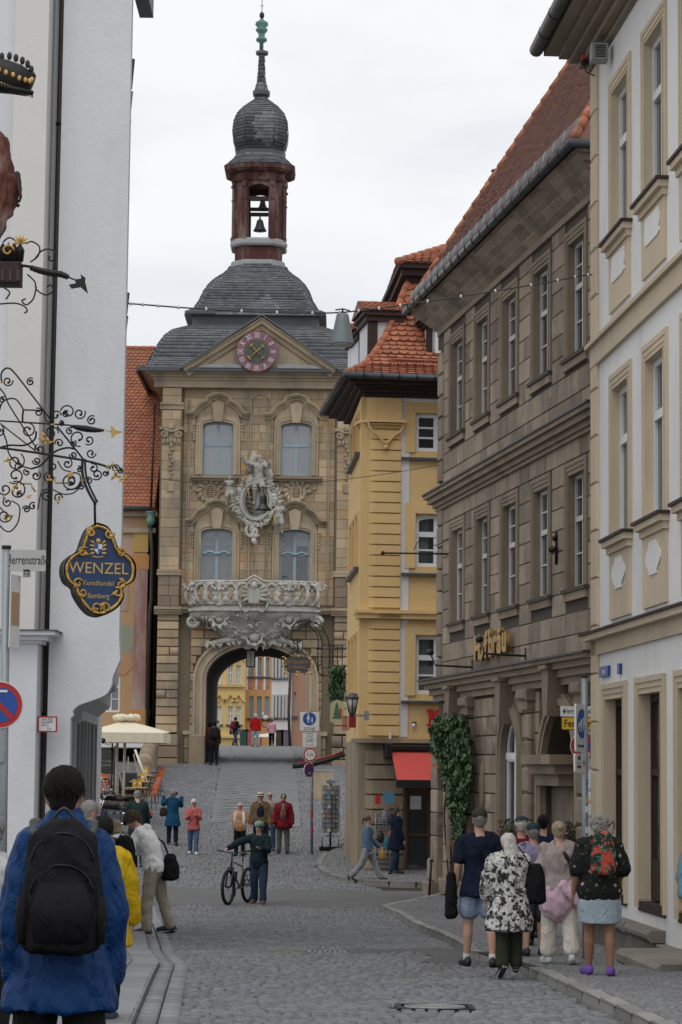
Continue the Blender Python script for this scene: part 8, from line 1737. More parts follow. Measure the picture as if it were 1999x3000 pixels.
# tree picture sign, plant, book shop sign on the right flank of the tower
t=thing('tree_picture_sign','cream hanging sign painted with a decorated fir tree and a toy soldier','shop sign',Matrix.Translation(W(989,2086,80)));k=80/F_PX;mb=MB();mb.prism([(-21*k,-30*k),(21*k,-30*k),(21*k,22*k),(12*k,32*k),(0,36*k),(-12*k,32*k),(-21*k,22*k)],-.03,.03);pl=mb.build('board',mat('cream_board',(.42,.40,.22),rough=.7),t)
for i in range(4):mb=MB();z=(-20+i*11)*k;w=(15-3*i)*k;mb.prism([(-w-2*k,z),(w-2*k,z),(-2*k,z+17*k)],-.034-.001*i,-.031);mb.build('fir_tier',mat('fir_green',(.03,.10,.05),(.05,.14,.07),rough=.7),pl)
mb=MB();mb.box(6*k,12*k,-.045,-.04,-16*k,4*k);mb.ball((9*k,-.045,8*k),3.5*k,(1,.2,1));mb.build('toy_soldier',m_red,pl);mb=MB();mb.tube([(-25*k,0,42*k),(24*k,0,42*k)],.03,6);mb.tube([(-14*k,0,32*k),(-14*k,0,42*k)],.015,5);mb.tube([(14*k,0,32*k),(14*k,0,42*k)],.015,5);mb.build('hanging_bar',m_iron,t)
hp_=thing('hanging_plant','green hanging plant above the fir tree sign beside the yellow house','plant',Matrix.Translation(W(990,2000,81)));k=81/F_PX;ms=[]
for i in range(1600):M_=Matrix.Translation((random.gauss(0,11)*k,random.gauss(0,.2),random.uniform(-50,52)*k))@Matrix.Rotation(random.random()*6.3,4,'Z')@Matrix.Rotation(random.gauss(2.6,.6),4,'X')@Matrix.Scale(random.uniform(.08,.16),4);ms.append(np.array(M_))
scatter('leaf',hp_,([(0,0,0),(.3,.06,.4),(0,0,1),(-.3,.06,.4)],[(0,1,2,3)]),ms,m_ivy,200,prio=[-m_[1][3]for m_ in ms]);mb=MB();mb.tube([(0,0,-50*k),(.1,0,0),(0,0,50*k)],.02,5);mb.build('stem',m_darkwood,hp_)
YQ=92;t=thing('bookshop_sign','grey and gold hanging sign reading ANTIQUARIAT LORANG in front of the arch','shop sign',Matrix.Translation(W(872,1947,YQ)));k=YQ/F_PX
mb=MB();pts=[]
for i in range(32):
 a=2*PI*i/32;c,s=math.cos(a),math.sin(a);pts.append((k*(36+2*math.cos(4*a))*math.copysign(abs(c)**.45,c),k*24*math.copysign(abs(s)**.45,s)))
mb.prism(pts,-.05,.05);pl=mb.build('board',mat('grey_board',(.045,.047,.05),rough=.5,bump=0),t)
for s_,z in(('ANTIQUARIAT',7),('LORANG',-8)):text('lettering',s_,T(0,-.055,z*k),.2,mat('copper_letters',(.32,.16,.09),rough=.5,bump=0),pl,.004,sx=.72 if len(s_)>7 else .85)
for(a,b)in((-36,20),(36,20),(-36,-20),(36,-20),(-40,0),(40,0),(0,27),(0,-27)):
 mb=MB()
 for j in range(4):leaf(mb,a*k,b*k,-.04,.13,random.random()*6.28,.55,.5)
 mb.build('gilt_leaf',m_gold,pl)
br=thing('bookshop_bracket','curved wrought iron bracket with scrolls holding the bookshop sign','bracket',Matrix.Translation(W(872,1947,YQ)));c5=lambda a,b:((400+a/2.24-872)*k,0,-(1000+b/2.24-1947)*k)
for pts,r in(([(1075,1965),(1040,1985),(1015,1940),(1020,1880),(1060,1840),(1130,1835),(1210,1870),(1255,1950),(1265,2020),(1265,2180)],.028),([(1050,1900),(1110,1870),(1170,1900),(1190,1960),(1190,2160),(1230,2195)],.025),([(1140,1840),(1190,1900),(1215,1980),(1220,2170),(1260,2190),(1370,2190)],.02),([(1175,2018),(1370,2018)],.02),([(1175,2070),(1370,2070)],.02),([(1220,1990),(1370,1990)],.02),([(1290,1990),(1290,2200)],.02),([(1320,1990),(1320,2200)],.02),([(1350,1990),(1350,2200)],.02),([(1220,2140),(1370,2140)],.02),([(1055,1965),(1055,2050)],.018),([(960,2070),(1055,2040),(1160,2070)],.018)):
 mb=MB();mb.tube(bez([c5(a,b)for a,b in pts],4),r,6);mb.build('bar',m_iron,br)
for i in range(26):
 a,b=[(1040+30*(i%2)-15,2010+18*(i//2))if i<6 else(1205,1900+(i-6)*30)if i<15 else(1285+28*((i-15)%3),2000+34*((i-15)//3))][0];q=c5(a,b);mb=MB();mb.tube(spiral(q[0],q[2],.09,.02,i,(1.3 if i%2 else-1.3),14,0),.013,5);mb.build('scroll',m_iron,br)
mb=MB();q=c5(870,2060);
# notice board, postcard stand, barrier
p=G(946,2345);t=thing('notice_board','brown sandstone panel standing behind the postcard stand','board',Matrix.Translation(p+Vector((0,.6,0))));k=p.y/F_PX;mb=MB();mb.box(-27*k,29*k,-.05,.1,0,84*k);mb.build('panel',m_sandm,t);mb=MB();mb.box(-29*k,31*k,-.07,.12,84*k,90*k);mb.build('cap',m_pale,t)
p=W(934,2225,77);t=thing('barrier_beam','dark folded barrier beam with a red strip near the tower foot','barrier',Matrix.Translation(p));k=77/F_PX;mb=MB();mb.tube([(-76*k,0,-20*k),(-20*k,0,-14*k),(30*k,0,0),(76*k,0,18*k)],.09,8);mb.build('beam',m_black,t);mb=MB();mb.tube([(-60*k,-.05,-13*k),(-20*k,-.05,-4*k),(40*k,-.05,12*k),(70*k,-.05,25*k)],.025,5);mb.build('red_strip',m_red,t)
p=G(968,2490);rk=thing('postcard_stand','tall revolving wire stand full of postcards beside the sign post','postcard stand',Matrix.Translation(p));k=p.y/F_PX
mb=MB();mb.tube([(0,0,0),(0,0,195*k)],.03,8);mb.build('pole',m_iron,rk);mb=MB();mb.box(-32*k,34*k,-.3,.3,.02,.1);mb.build('base',m_iron,rk)
for s in(-1,1):mb=MB();mb.tube([(s*24*k,-.2,.1),(s*24*k,-.2,.42),(0,-.2,.42)],.02,5);mb.tube([(s*24*k,.2,.1),(s*24*k,.2,.42),(0,.2,.42)],.02,5);mb.build('base_rail',m_steel,rk)
cols_c=[mat('card%s'%'abcdef'[i],c,rough=.5,bump=0)for i,c in enumerate(((.22,.21,.20),(.15,.17,.18),(.10,.12,.10),(.20,.12,.09),(.38,.38,.36),(.08,.11,.14)))];m_cardp=cols_c
random.seed(4);mbw=MB()
for lv in range(10):
 z=(58+lv*13.5)*k
 for a in range(8):
  an=R(45*a+22);cx,cy=.24*math.cos(an),.24*math.sin(an)
  for q in(-1,1):
   mb=MB(Matrix.Translation((cx-q*.06*math.sin(an),cy+q*.06*math.cos(an),z))@Matrix.Rotation(an+PI/2,4,'Z')@Matrix.Rotation(R(-14),4,'X'));mb.box(-.05,.05,-.006,.006,-.06,.07);mb.build('postcard',random.choice(cols_c),rk)
 mbw.tube([(.25*math.cos(R(45*a+22)),.25*math.sin(R(45*a+22)),z-.07)for a in range(9)],.008,4)
mbw.build('wire_tier',m_steel,rk,'stuff');mb=MB();mb.box(-.14,.14,-.14,.14,192*k,200*k);mb.ball((-.05,-.1,198*k),.08,(1.2,.3,1));mb.build('top_sign',m_steel,rk)
# wire baskets with hats and bags by the shop door
p=G(1131,2552,.1);bs=thing('basket_stand','wire basket stand with bags and a small blue sign beside the shop door','display stand',Matrix.Translation(p));k=p.y/F_PX
for i,(z,h)in enumerate(((.12,.5),(1.1,.28))):
 mb=MB()
 for j in range(7):x=-.28+j*.093;mb.tube([(x,-.22,z),(x,-.22,z+h)],.008,4);mb.tube([(x,.22,z),(x,.22,z+h)],.008,4)
 for j in range(5):zz=z+h*j/4;mb.tube([(-.28,-.22,zz),(.28,-.22,zz),(.28,.22,zz),(-.28,.22,zz),(-.28,-.22,zz)],.009,4)
 mb.build('wire_basket',m_steel,bs,'stuff')
mb=MB();mb.tube([(-.28,0,.05),(-.28,0,1.5),(0,0,1.62),(.28,0,1.5),(.28,0,.05)],.02,6);mb.build('frame',m_steel,bs)
for i,(x,z,c)in enumerate(((-.15,.9,m_black),(0,.75,mat('blue_bag',(.03,.16,.22))),(.14,.95,mat('pink_bag',(.35,.12,.12))),(-.05,1.42,mat('lilac_bag',(.2,.18,.25))),(.12,1.35,m_black),(-.1,.45,mat('ochre_bag',(.4,.22,.03))))):mb=MB();mb.lathe([(.04,-.16),(.1,-.1),(.09,.05),(.03,.16)],10,(x,-.18,z),True,0,1,.6);mb.build('bag',c,bs)
mb=MB();disc(mb,.05,1.93,.17,-.2,-.18);mb.build('round_sign',mat('pale_blue_sign',(.08,.22,.32),rough=.5),bs);mb=MB();mb.box(-.3,-.16,-.2,-.18,1.75,2.0);mb.build('red_tag',m_red,bs)
p=G(1258,2628);t=thing('bollard','thin black bollard leaning by the plinth of the brown house','bollard',Matrix.Translation(p));mb=MB();mb.tube([(0,0,0),(.04,0,.82)],.03,8);mb.build('post',m_black,t);mb=MB();mb.box(.0,.1,-.02,.02,.8,.86);mb.build('cap',m_black,t)
# beyond the arch: black shop sign, goose sign, white market tent, bins
YB_=168;t=thing('black_shop_sign','black board lettered CALYPSO partly hidden behind the walkers in the arch','shop sign',Matrix.Translation(W(690,2140,YB_)));k=YB_/F_PX;mb=MB();mb.box(-17*k,15*k,-.1,0,-12*k,13*k);pl=mb.build('board',m_black,t);text('lettering','CALY',T(-2*k,-.11,5*k),.3,m_white,pl,.005);text('lettering','PSO',T(2*k,-.11,-6*k),.3,m_white,pl,.005)
t=thing('goose_sign','white goose figure on an iron wall bracket beyond the arch','shop sign',Matrix.Translation(W(778,2100,160)));k=160/F_PX;g=MB();loft(g,[(-6*k,0,-2*k),(-2*k,0,-3*k),(4*k,0,-1*k),(9*k,0,2*k)],[(.06,.1),(.13,.16),(.13,.15),(.02,.03)],side=(0,1,0));loft(g,[(-4*k,0,0),(-7*k,0,6*k),(-8*k,0,12*k),(-11*k,0,12*k)],[(.07,.07),(.05,.05),(.06,.06),(.02,.02)],side=(0,1,0));g.build('goose',m_white,t);mb=MB();mb.tube([(-10*k,0,-8*k),(24*k,0,-8*k)],.04,5);mb.tube(spiral(18*k,-14*k,.2,.05,0,1.5,16,0),.03,5);mb.tube(spiral(0,-20*k,.25,.23,0,1,16,0),.03,5);mb.build('bracket',m_iron,t)
t=thing('market_tent','low white market tent roof beyond the arch','tent',Matrix.Translation(W(775,2160,150)));k=150/F_PX;mb=MB();mb.add([(-62*k,0,0),(62*k,0,2*k),(58*k,1,20*k),(-20*k,1,8*k),(62*k,3,4*k),(-62*k,3,2*k)],[(0,1,2,3),(3,2,4,5),(0,3,5),(1,4,2)]);mb.build('canvas',m_white,t,fix=False)
for x in(-55,-10,20,55):mb=MB();mb.tube([(x*k,.1,-1.6),(x*k,.1,0)],.04,6);mb.build('pole',m_iron,t)
for i,(px,c,lab)in enumerate(((715,(.03,.1,.1),'dark green crate under the market tent'),(733,(.5,.1,.12),'pink covered crate under the market tent, beside the green one'),(820,(.1,.07,.05),'brown crate under the right side of the market tent'),(835,(.25,.2,.3),'lilac covered crate under the right side of the market tent'))):
 p=W(px,2190,149);t=thing('market_crate',lab,'crate',Matrix.Translation((p.x,p.y,gz(p.x,145))));mb=MB();mb.box(-.25,.25,-.2,.2,0,1.0,.03);mb.build('crate_box',mat('crate%s'%'abcd'[i],c,rough=.7),t);mb=MB();mb.box(-.28,.28,-.23,.23,1.0,1.08);mb.build('crate_lid',mat('crate%s'%'abcd'[i],c),t)
# ---------------------------------------------------------------- cafe
m_orange=mat('orange_plastic',(.50,.11,.02),(.42,.09,.02),rough=.55,bump=0);m_beigew=mat('beige_slats',(.42,.33,.24),(.3,.23,.17),rough=.7);m_cush=mat('brown_cushion',(.36,.16,.09),(.25,.11,.065),rough=.9);m_cvs=mat('cream_canvas',(.74,.68,.54),(.68,.62,.48),rough=.9,nscale=.8,bump=.15,bscale=20)
pb=G(345,2365);YU=76;pU=W(352,2300,YU);k=YU/F_PX
t=thing('parasol','large cream square parasol with ruffled top over the cafe terrace','parasol',Matrix.Translation((pU.x,YU,gz(pU.x,YU))));zb_=W(352,2178,YU).z-t.location.z;zt_=W(352,2108,YU).z-t.location.z
hw=2.05*1.22/2*1;x0,x1=(252-352)*k,(484-352)*k
v=[(x0,-1.2,zb_+.32),(x1,-1.2,zb_+.32),(x1+.05,1.2,zb_+.38),(x0,1.2,zb_+.38),((x0+x1)/2,0,zt_-.02)]
mb=MB();mb.add(v,[(0,1,4),(1,2,4),(2,3,4),(3,0,4)]);mb.build('canopy',m_cvs,t)
mb=MB();n=24;lo=[(x0,-1.2),(x1,-1.2),(x1+.05,1.2),(x0,1.2)]
for e in range(4):
 a,b=Vector(lo[e]),Vector(lo[(e+1)%4]);
 for j in range(n):p0=a+(b-a)*j/n;p1=a+(b-a)*(j+1)/n;q=Vector(((b-a).y,-(b-a).x)).normalized();o0,o1=q*.012*math.sin(j*1.9),q*.012*math.sin((j+1)*1.9);zt0=zb_+.33;mb.add([(*(p0+o0),zb_+.02),(*(p1+o1),zb_+.02),(*p1,zt0),(*p0,zt0)],[(0,1,2,3)],True)
mb.build('valance',m_cvs,t,fix=False)
g=MB();cx=(x0+x1)/2
for j in range(6):a=R(60*j);g.ball((cx+.28*math.cos(a),.2*math.sin(a),zt_+.06),.17,(1,1,.6),10,6)
obj('ruffled_cap',remesh(g,.03,'cap',.05,(7,7,7)),m_cvs,t)
for px in(340,362):x=(px-352)*k;mb=MB();mb.tube([(x,0,0),(x+.02,0,zb_+.35)],.045,8);mb.build('pole',m_cvs,t)
mb=MB();mb.tube([(-.25,-.2,0),(-.25,-.2,zb_)],.03,6);mb.build('dark_pole',m_black,t)
def chair(label,P0,rot,group=None,proto=None):
 if proto is not None:
  r=proto.copy();COL.objects.link(r);r.location=P0;r.rotation_euler=(0,0,R(rot));r['label']=label
  for c in proto.children:d=c.copy();COL.objects.link(d);d.parent=r
  return r
 t=thing('cafe_chair',label,'chair',Matrix.Translation(P0)@Matrix.Rotation(R(rot),4,'Z'),group);mb=MB();mb.box(-.22,.22,-.21,.21,.44,.475,.012);mb.build('seat',m_orange,t)
 mb=MB(Matrix.Translation((0,.21,.46))@Matrix.Rotation(R(-12),4,'X'));mb.box(-.22,.22,-.015,.015,.06,.44,.01);mb.build('backrest',m_orange,t)
 for(x,y)in((-.2,-.19),(.2,-.19),(-.2,.2),(.2,.2)):mb=MB();mb.tube([(x,y,.44),(x*1.08,y*1.12,0)],.013,6);mb.build('leg',m_black,t)
 for s in(-1,1):mb=MB();mb.tube([(s*.22,-.19,.45),(s*.24,-.15,.66),(s*.24,.16,.68)],.012,6);mb.build('arm',m_black,t)
 return t
c0=None;cp=[(433,2372,-65,'orange cafe chair nearest the street at the end of the row'),(441,2352,-68,'orange cafe chair, second from the front in the right row'),(447,2334,-64,'orange cafe chair, third in the right row'),(453,2318,-70,'orange cafe chair, last in the right row by the parapet'),(300,2340,115,'orange cafe chair behind the motorcycles on the left'),(312,2322,120,'orange cafe chair far left beside the dark menu stand'),(288,2352,100,'orange cafe chair leftmost behind the motorcycle handlebar'),(300,2322,70,'orange cafe chair behind the leftmost round table'),(325,2345,60,'orange cafe chair between the two parasol poles'),(318,2362,130,'orange cafe chair just behind the bicycle')]
for(a,b,r_,lab)in cp:
 p=G(a,b);c=chair(lab,p,r_,'orange chairs on the cafe terrace',c0);c0=c0 or c
t0=None
for i,(a,b,lab)in enumerate(((400,2372,'round cafe table with two yellow menu cards, nearest the street'),(408,2352,'round cafe table with a yellow menu card, second in the row'),(418,2332,'round cafe table, third in the row'),(426,2318,'round cafe table farthest back beside the parapet'),(285,2340,'round cafe table on the left by the pink board'))):
 p=G(a,b)
 if t0 is None:
  t=thing('cafe_table',lab,'table',Matrix.Translation(p),'round tables on the cafe terrace');mb=MB();mb.lathe([(.34,.70),(.36,.72),(.35,.74),(.01,.742)],22);mb.build('tabletop',mat('pale_wood_top',(.48,.42,.30),(.4,.34,.24),rough=.5),t);mb=MB();mb.tube([(0,0,.03),(0,0,.7)],.03,8);mb.build('leg',m_black,t);mb=MB();mb.lathe([(.22,0),(.2,.03),(.03,.05)],14);mb.build('foot',m_black,t);t0=t
 else:
  t=t0.copy();COL.objects.link(t);t.location=p;t['label']=lab
  for c in t0.children:d=c.copy();COL.objects.link(d);d.parent=t
 for j in range(2 if i==0 else 1):
  mc=thing('menu_card',['yellow folded menu card standing on the nearest round table, left one','yellow folded menu card standing on the nearest round table, right one'][j]if i==0 else 'yellow menu card on the %s round table'%['','second','third','farthest','left'][i],'menu',Matrix.Translation((p.x+.1-.18*j,p.y,p.z+.742))@Matrix.Rotation(R(20*j),4,'Z'));mb=MB();mb.box(-.07,.07,-.02,.02,0,.27);mb.build('card',mat('yellow_card',(.65,.36,.02),rough=.5,bump=0),mc);mb=MB();mb.box(-.04,.04,-.024,-.0205,.1,.17);mb.build('printed_field',m_white,mc)
def bench(label,P0,rot,n=3):
 t=thing('slatted_chair',label,'chair',Matrix.Translation(P0)@Matrix.Rotation(R(rot),4,'Z'),'beige slatted chairs on the cafe terrace')
 for i in range(9):mb=MB(Matrix.Translation((0,.24,.45))@Matrix.Rotation(R(-14),4,'X'));mb.box(-.24,.24,-.012,.012,.04+i*.058,.075+i*.058);mb.build('slat',m_beigew,t)
 for s in(-1,1):mb=MB();mb.tube([(s*.25,-.24,0),(s*.25,-.22,.44),(s*.25,.22,.44),(s*.25,.38,1.0)],.014,6);mb.tube([(s*.25,.3,0),(s*.25,.22,.44)],.014,6);mb.build('frame',m_beigew,t)
 mb=MB();mb.box(-.24,.24,-.24,.24,.43,.50,.02);mb.build('cushion',m_cush,t)
for(a,b,lab)in((352,2392,'slatted folding chair with brown cushion nearest the motorcycles'),(366,2372,'slatted folding chair with brown cushion under the parasol poles'),(333,2372,'slatted folding chair left of the parasol pole'),(380,2350,'slatted folding chair with brown cushion farthest back')):bench(lab,G(a,b),100)
# menu boards and signs of the cafe
P,t=signs('dark oval board reading Eis Caffe Bassanese behind the terrace','shop sign',79,310,2225,'cafe_sign');k=P.k();mb=MB();A_=[(-23*k,-40*k),(23*k,-40*k)]+[(23*k*math.cos(u),12*k+20*k*math.sin(u))for u in[PI*i/12 for i in range(13)]];mb.prism(A_,0,.04);pl=mb.build('board',mat('dark_green_board',(.05,.05,.04),rough=.6),t)
for s_,z in(('Eis Caffe',-5),('Bassanese',-16)):text('lettering',s_,T(0,-.005,z*k),.115,mat('pale_lettering',(.35,.35,.32),bump=0),pl,.002,sx=1.0,shear=.15)
for x in(-28,26):mb=MB();mb.tube([(x*k,0,-1.2),(x*k,0,.45)],.03,6);mb.build('stand_post',m_black,t)
mb=MB();mb.tube(spiral(-3*k,50*k,.1,.03,0,1.4,14,0),.012,5);mb.tube(spiral(6*k,48*k,.1,.03,2,-1.4,14,0),.012,5);mb.build('iron_curl',m_iron,t)
P,t=signs('dusty pink octagonal board ending in MO beside the white corner','shop sign',68,262,2215,'pink_board');k=P.k();mb=MB();a,b=17*k,37*k;c=.07;mb.prism([(-2*a,-b),(a-c,-b),(a,-b+c),(a,b-c),(a-c,b),(-2*a,b)],0,.04);pl=mb.build('board',mat('dusty_pink',(.22,.165,.18),rough=.6,bump=0),t);text('lettering','MO',T(-.06,-.005,10*k),.15,m_black,pl,.002)
mb=MB();mb.tube([(-.6,0,b+.08),(.35,0,b+.08)],.05,8);mb.ball((.38,0,b+.08),.08);mb.build('hanging_rail',m_black,t)
p=G(395,2345);t=thing('leaning_board','narrow white painted board leaning on a wooden frame beside the parapet','menu board',Matrix.Translation(p));mb=MB();mb.tube([(.45,0,.55),(-.05,.3,1.75)],.04,4);mb.build('board',m_white,t);mb=MB();mb.tube([(-.25,0,0),(-.25,0,1.5)],.02,6);mb.tube([(.3,.1,0),(-.1,.35,1.6)],.02,6);mb.build('wooden_stay',m_beigew,t)
p=G(374,2345);t=thing('planter_box','dark blue grey planter box behind the slatted chairs','planter',Matrix.Translation(p));mb=MB();mb.box(-.3,.3,-.2,.2,.2,.95,.02);mb.build('box',mat('blue_black',(.02,.035,.045),rough=.6),t);mb=MB();mb.box(-.34,.34,-.24,.24,.0,.2);mb.build('base',m_black,t)
# motorcycles and a bicycle
m_chrome=mat('chrome',(.6,.6,.6),rough=.15,metal=1,bump=0);m_tyre=mat('tyre_rubber',(.015,.015,.015),rough=.8,bump=0)
def torus(mb,c,R_,r,n=26,ax='x',s=7):
 mb.tube([(c[0],c[1]+R_*math.cos(2*PI*i/n),c[2]+R_*math.sin(2*PI*i/n))for i in range(n+1)],r,s,caps=False)
def motorcycle(label,P0,rot,mt,seat=m_black):
 t=thing('motorcycle',label,'motorcycle',Matrix.Translation(P0)@Matrix.Rotation(R(rot),4,'Z'))
 for y in(.72,-.72):
  mb=MB();torus(mb,(0,y,.31),.25,.065);w=mb.build('wheel',m_tyre,t);mb=MB();torus(mb,(0,y,.31),.185,.014,s=5)
  for i in range(10):a=2*PI*i/10;mb.tube([(0,y,.31),(0,y+.185*math.cos(a),.31+.185*math.sin(a))],.006,4)
  mb.lathe([(.05,-.06),(.06,0),(.05,.06)],10,(0,0,0));mb.v[-30:]=[(z,y+x,.31+yy)for x,yy,z in mb.v[-30:]];mb.build('rim',m_chrome,w)
  mb=MB();mb.tube([(0,y+.35*math.cos(a),.31+.35*math.sin(a))for a in[R(20+14*i)for i in range(11)]],.07,8,flat=1.0);mb.build('mudguard',mt,t)
 mb=MB();loft(mb,[(0,-.05,.74),(0,.1,.80),(0,.3,.82),(0,.45,.76)],[(.08,.08),(.15,.12),(.16,.13),(.07,.08)]);mb.build('tank',mt,t)
 mb=MB();loft(mb,[(0,.0,.74),(0,-.2,.70),(0,-.45,.76),(0,-.75,.80),(0,-.85,.80)],[(.10,.04),(.15,.06),(.15,.06),(.12,.05),(.05,.03)]);mb.build('saddle',seat,t)
 mb=MB();mb.box(-.14,.14,-.15,.3,.22,.52,.03);mb.lathe([(.11,.0),(.12,.2)],10,(0,.2,.42));mb.lathe([(.11,.0),(.12,.2)],10,(0,-.02,.42));mb.build('engine',m_lead,t)
 for s in(-1,1):mb=MB();mb.tube([(s*.1,.72,.31),(s*.1,.5,.95)],.022,8);mb.build('fork',m_chrome,t);mb=MB();mb.tube([(s*.17,.25,.3),(s*.2,.0,.24),(s*.2,-.8,.3)],[.03,.035,.05],8);mb.build('exhaust',m_chrome,t)
 mb=MB();mb.tube(bez([(-.38,.3,1.08),(-.2,.42,1.1),(0,.48,1.0),(.2,.42,1.1),(.38,.3,1.08)],3),.014,6);mb.build('handlebar',m_chrome,t);mb=MB();mb.ball((0,.62,.92),.1,(1,.9,1));mb.build('headlamp',m_chrome,t)
 for s in(-1,1):mb=MB();mb.ball((s*.32,.36,1.25),.05,(1.3,.3,1));mb.tube([(s*.3,.36,1.08),(s*.32,.36,1.25)],.006,4);mb.build('mirror',m_chrome,t)
 mb=MB();mb.tube([(0,.45,.85),(0,.3,.35),(0,-.3,.3),(0,-.5,.65),(0,.4,.7)],.02,6);mb.build('frame',m_black,t)
 mb=MB();mb.box(-.05,.05,-1.08,-1.04,.5,.62);mb.build('tail_light',m_red,t)
motorcycle('black motorcycle parked nearest the street with chrome trim',G(345,2438),75,m_black);motorcycle('black motorcycle with white side panel parked behind the first',G(335,2408),78,m_black);motorcycle('red and chrome motorcycle parked farthest left by the terrace',G(288,2400),150,m_red)
def bicycle(label,P0,rot,mf,steer=8,cat='bicycle'):
 t=thing('bicycle',label,cat,Matrix.Translation(P0)@Matrix.Rotation(R(rot),4,'Z'));r=.34
 for y,nm in((.54,0),(-.54,1)):
  mb=MB();torus(mb,(0,y,r),r-.03,.034,32);w=mb.build('wheel',m_tyre,t);mb=MB();torus(mb,(0,y,r),r-.055,.009,30,s=5)
  for i in range(16):a=2*PI*i/16;mb.tube([(.02*(-1)**i,y,r),(0,y+(r-.055)*math.cos(a),r+(r-.055)*math.sin(a))],.0022,3)
  mb.tube([(-.04,y,r),(.04,y,r)],.02,8);mb.build('rim',m_iron,w)
 bb,st_,hd_,hb=(0,-.10,.30),(0,-.24,.78),(0,.33,.82),(0,.37,.66)
 mb=MB()
 for a,b,q in((bb,st_,.018),((0,-.225,.70),hd_,.017),(bb,hb,.024),(hd_,hb,.022)):
  mb.tube([a,b],q,8)
 for s in(-1,1):mb.tube([bb,(s*.05,-.54,r)],.011,6);mb.tube([(0,-.22,.70),(s*.05,-.54,r)],.010,6)
 mb.build('frame',mf,t)
 for s in(-1,1):mb=MB();mb.tube([(s*.055,.54,r),(s*.055,.41,.70)],.018,7);mb.build('fork',m_black,t)
 mb=MB();mb.tube([(-.055,.41,.70),(.055,.41,.70)],.018,6);mb.tube([(0,.41,.70),(0,.33,.98)],.016,6);mb.build('stem',m_black,t)
 mb=MB();mb.tube(bez([(-.33,.24,1.02),(-.15,.34,1.0),(0,.36,.98),(.15,.34,1.0),(.33,.24,1.02)],3),.012,6);h=mb.build('handlebar',m_black,t)
 for s in(-1,1):mb=MB();mb.tube([(s*.22,.30,1.01),(s*.34,.235,1.02)],.018,7);mb.build('grip',m_black,h)
 mb=MB();loft(mb,[(0,-.1,.93),(0,-.2,.94),(0,-.3,.945),(0,-.36,.94)],[(.015,.012),(.03,.02),(.07,.025),(.06,.02)]);mb.tube([st_,(0,-.255,.93)],.013,6);mb.build('saddle',m_black,t)
 mb=MB();mb.tube([(-.0,-.10,.30),(.06,-.10,.30)],.02,6);mb.tube([(.07,-.1,.3),(.07,-.02,.15)],.010,5);mb.tube([(-.07,-.1,.3),(-.07,-.18,.45)],.010,5);mb.box(.07,.16,-.06,.02,.135,.155);mb.box(-.16,-.07,-.22,-.14,.44,.46);mb.build('crank',m_iron,t)
 mb=MB();mb.box(-.02,.02,.1,.22,.44,.62);mb.build('battery',m_black,t);return t
bicycle('bicycle with black tyres parked between motorcycles and cafe chairs',G(352,2402),80,m_black)
# ---------------------------------------------------------------- people
h_grey=mat('grey_hair',(.30,.29,.27),(.17,.165,.155),rough=.7,nscale=40,bump=.4,bscale=200);h_white=mat('white_hair',(.58,.56,.52),(.40,.38,.34),rough=.7,nscale=40,bump=.4,bscale=200)
h_blond=mat('ash_blond_hair',(.36,.29,.20),(.22,.17,.11),rough=.65,nscale=40,bump=.4,bscale=200);h_brown=mat('brown_hair',(.085,.05,.03),(.05,.03,.02),rough=.6,nscale=40,bump=.4,bscale=200);h_dark=mat('dark_hair',(.014,.010,.008),(.006,.005,.004),rough=.6,nscale=60,bump=.6,bscale=160,spec=.15)
c_black=cloth('black_cloth',(.014,.014,.016));c_navy=cloth('navy_cloth',(.012,.018,.038));c_jean=cloth('blue_denim',(.045,.085,.15),(.09,.14,.21),fs=12);c_jeand=cloth('dark_denim',(.022,.035,.065),(.04,.06,.10),fs=12);c_grey=cloth('grey_trousers',(.16,.155,.15));c_lgrey=cloth('light_grey_jeans',(.25,.26,.28),fs=10)
c_cobalt=cloth('cobalt_rain_jacket',(.002,.036,.135),(.0015,.022,.085),rough=.5,spec=.3);c_teal=cloth('petrol_coat',(.012,.07,.15));c_pink=cloth('coral_jacket',(.48,.125,.12));c_redj=cloth('dark_red_jacket',(.17,.010,.016),rough=.5);c_red=cloth('bright_red_jacket',(.42,.012,.012))
c_beige=cloth('beige_trousers',(.37,.33,.26));c_wjack=cloth('white_jacket',(.80,.80,.79),(.70,.70,.70),wr=.25);c_orange=cloth('peach_shirt',(.62,.30,.14));c_wvest=cloth('white_vest',(.62,.62,.64));c_yellow=cloth('yellow_raincoat',(.55,.36,.01),rough=.5);c_olive=cloth('olive_trousers',(.045,.05,.033));c_tan=cloth('tan_jacket',(.17,.12,.065));c_purp=cloth('violet_blue_jacket',(.035,.03,.24));c_dgreen=cloth('dark_green_jacket',(.022,.04,.042))
c_lblue=cloth('pale_blue_shorts',(.30,.37,.52),wr=.25);c_maroon=cloth('maroon_shirt',(.12,.012,.025));c_sand=cloth('taupe_blouse',(.34,.295,.275),(.28,.24,.225),wr=.3);c_cream=cloth('cream_trousers',(.60,.56,.49),(.5,.46,.40));c_rose=cloth('rose_sweater',(.60,.42,.50),wr=.2);c_lpink=cloth('light_pink_sweater',(.62,.33,.38));c_den=cloth('faded_denim',(.22,.28,.33),(.33,.39,.43),fs=30);c_djack=cloth('denim_jacket',(.065,.12,.19),(.11,.18,.26),fs=10);c_brownd=cloth('dark_brown_jacket',(.035,.025,.02));c_beigeshirt=cloth('beige_shirt',(.36,.33,.28));c_hatg=cloth('olive_cap',(.05,.055,.035));c_hatb=cloth('blue_green_cap',(.03,.06,.065));c_straw=mat('straw',(.62,.53,.36),(.5,.42,.27),rough=.8,nscale=40,bump=.5,bscale=150)
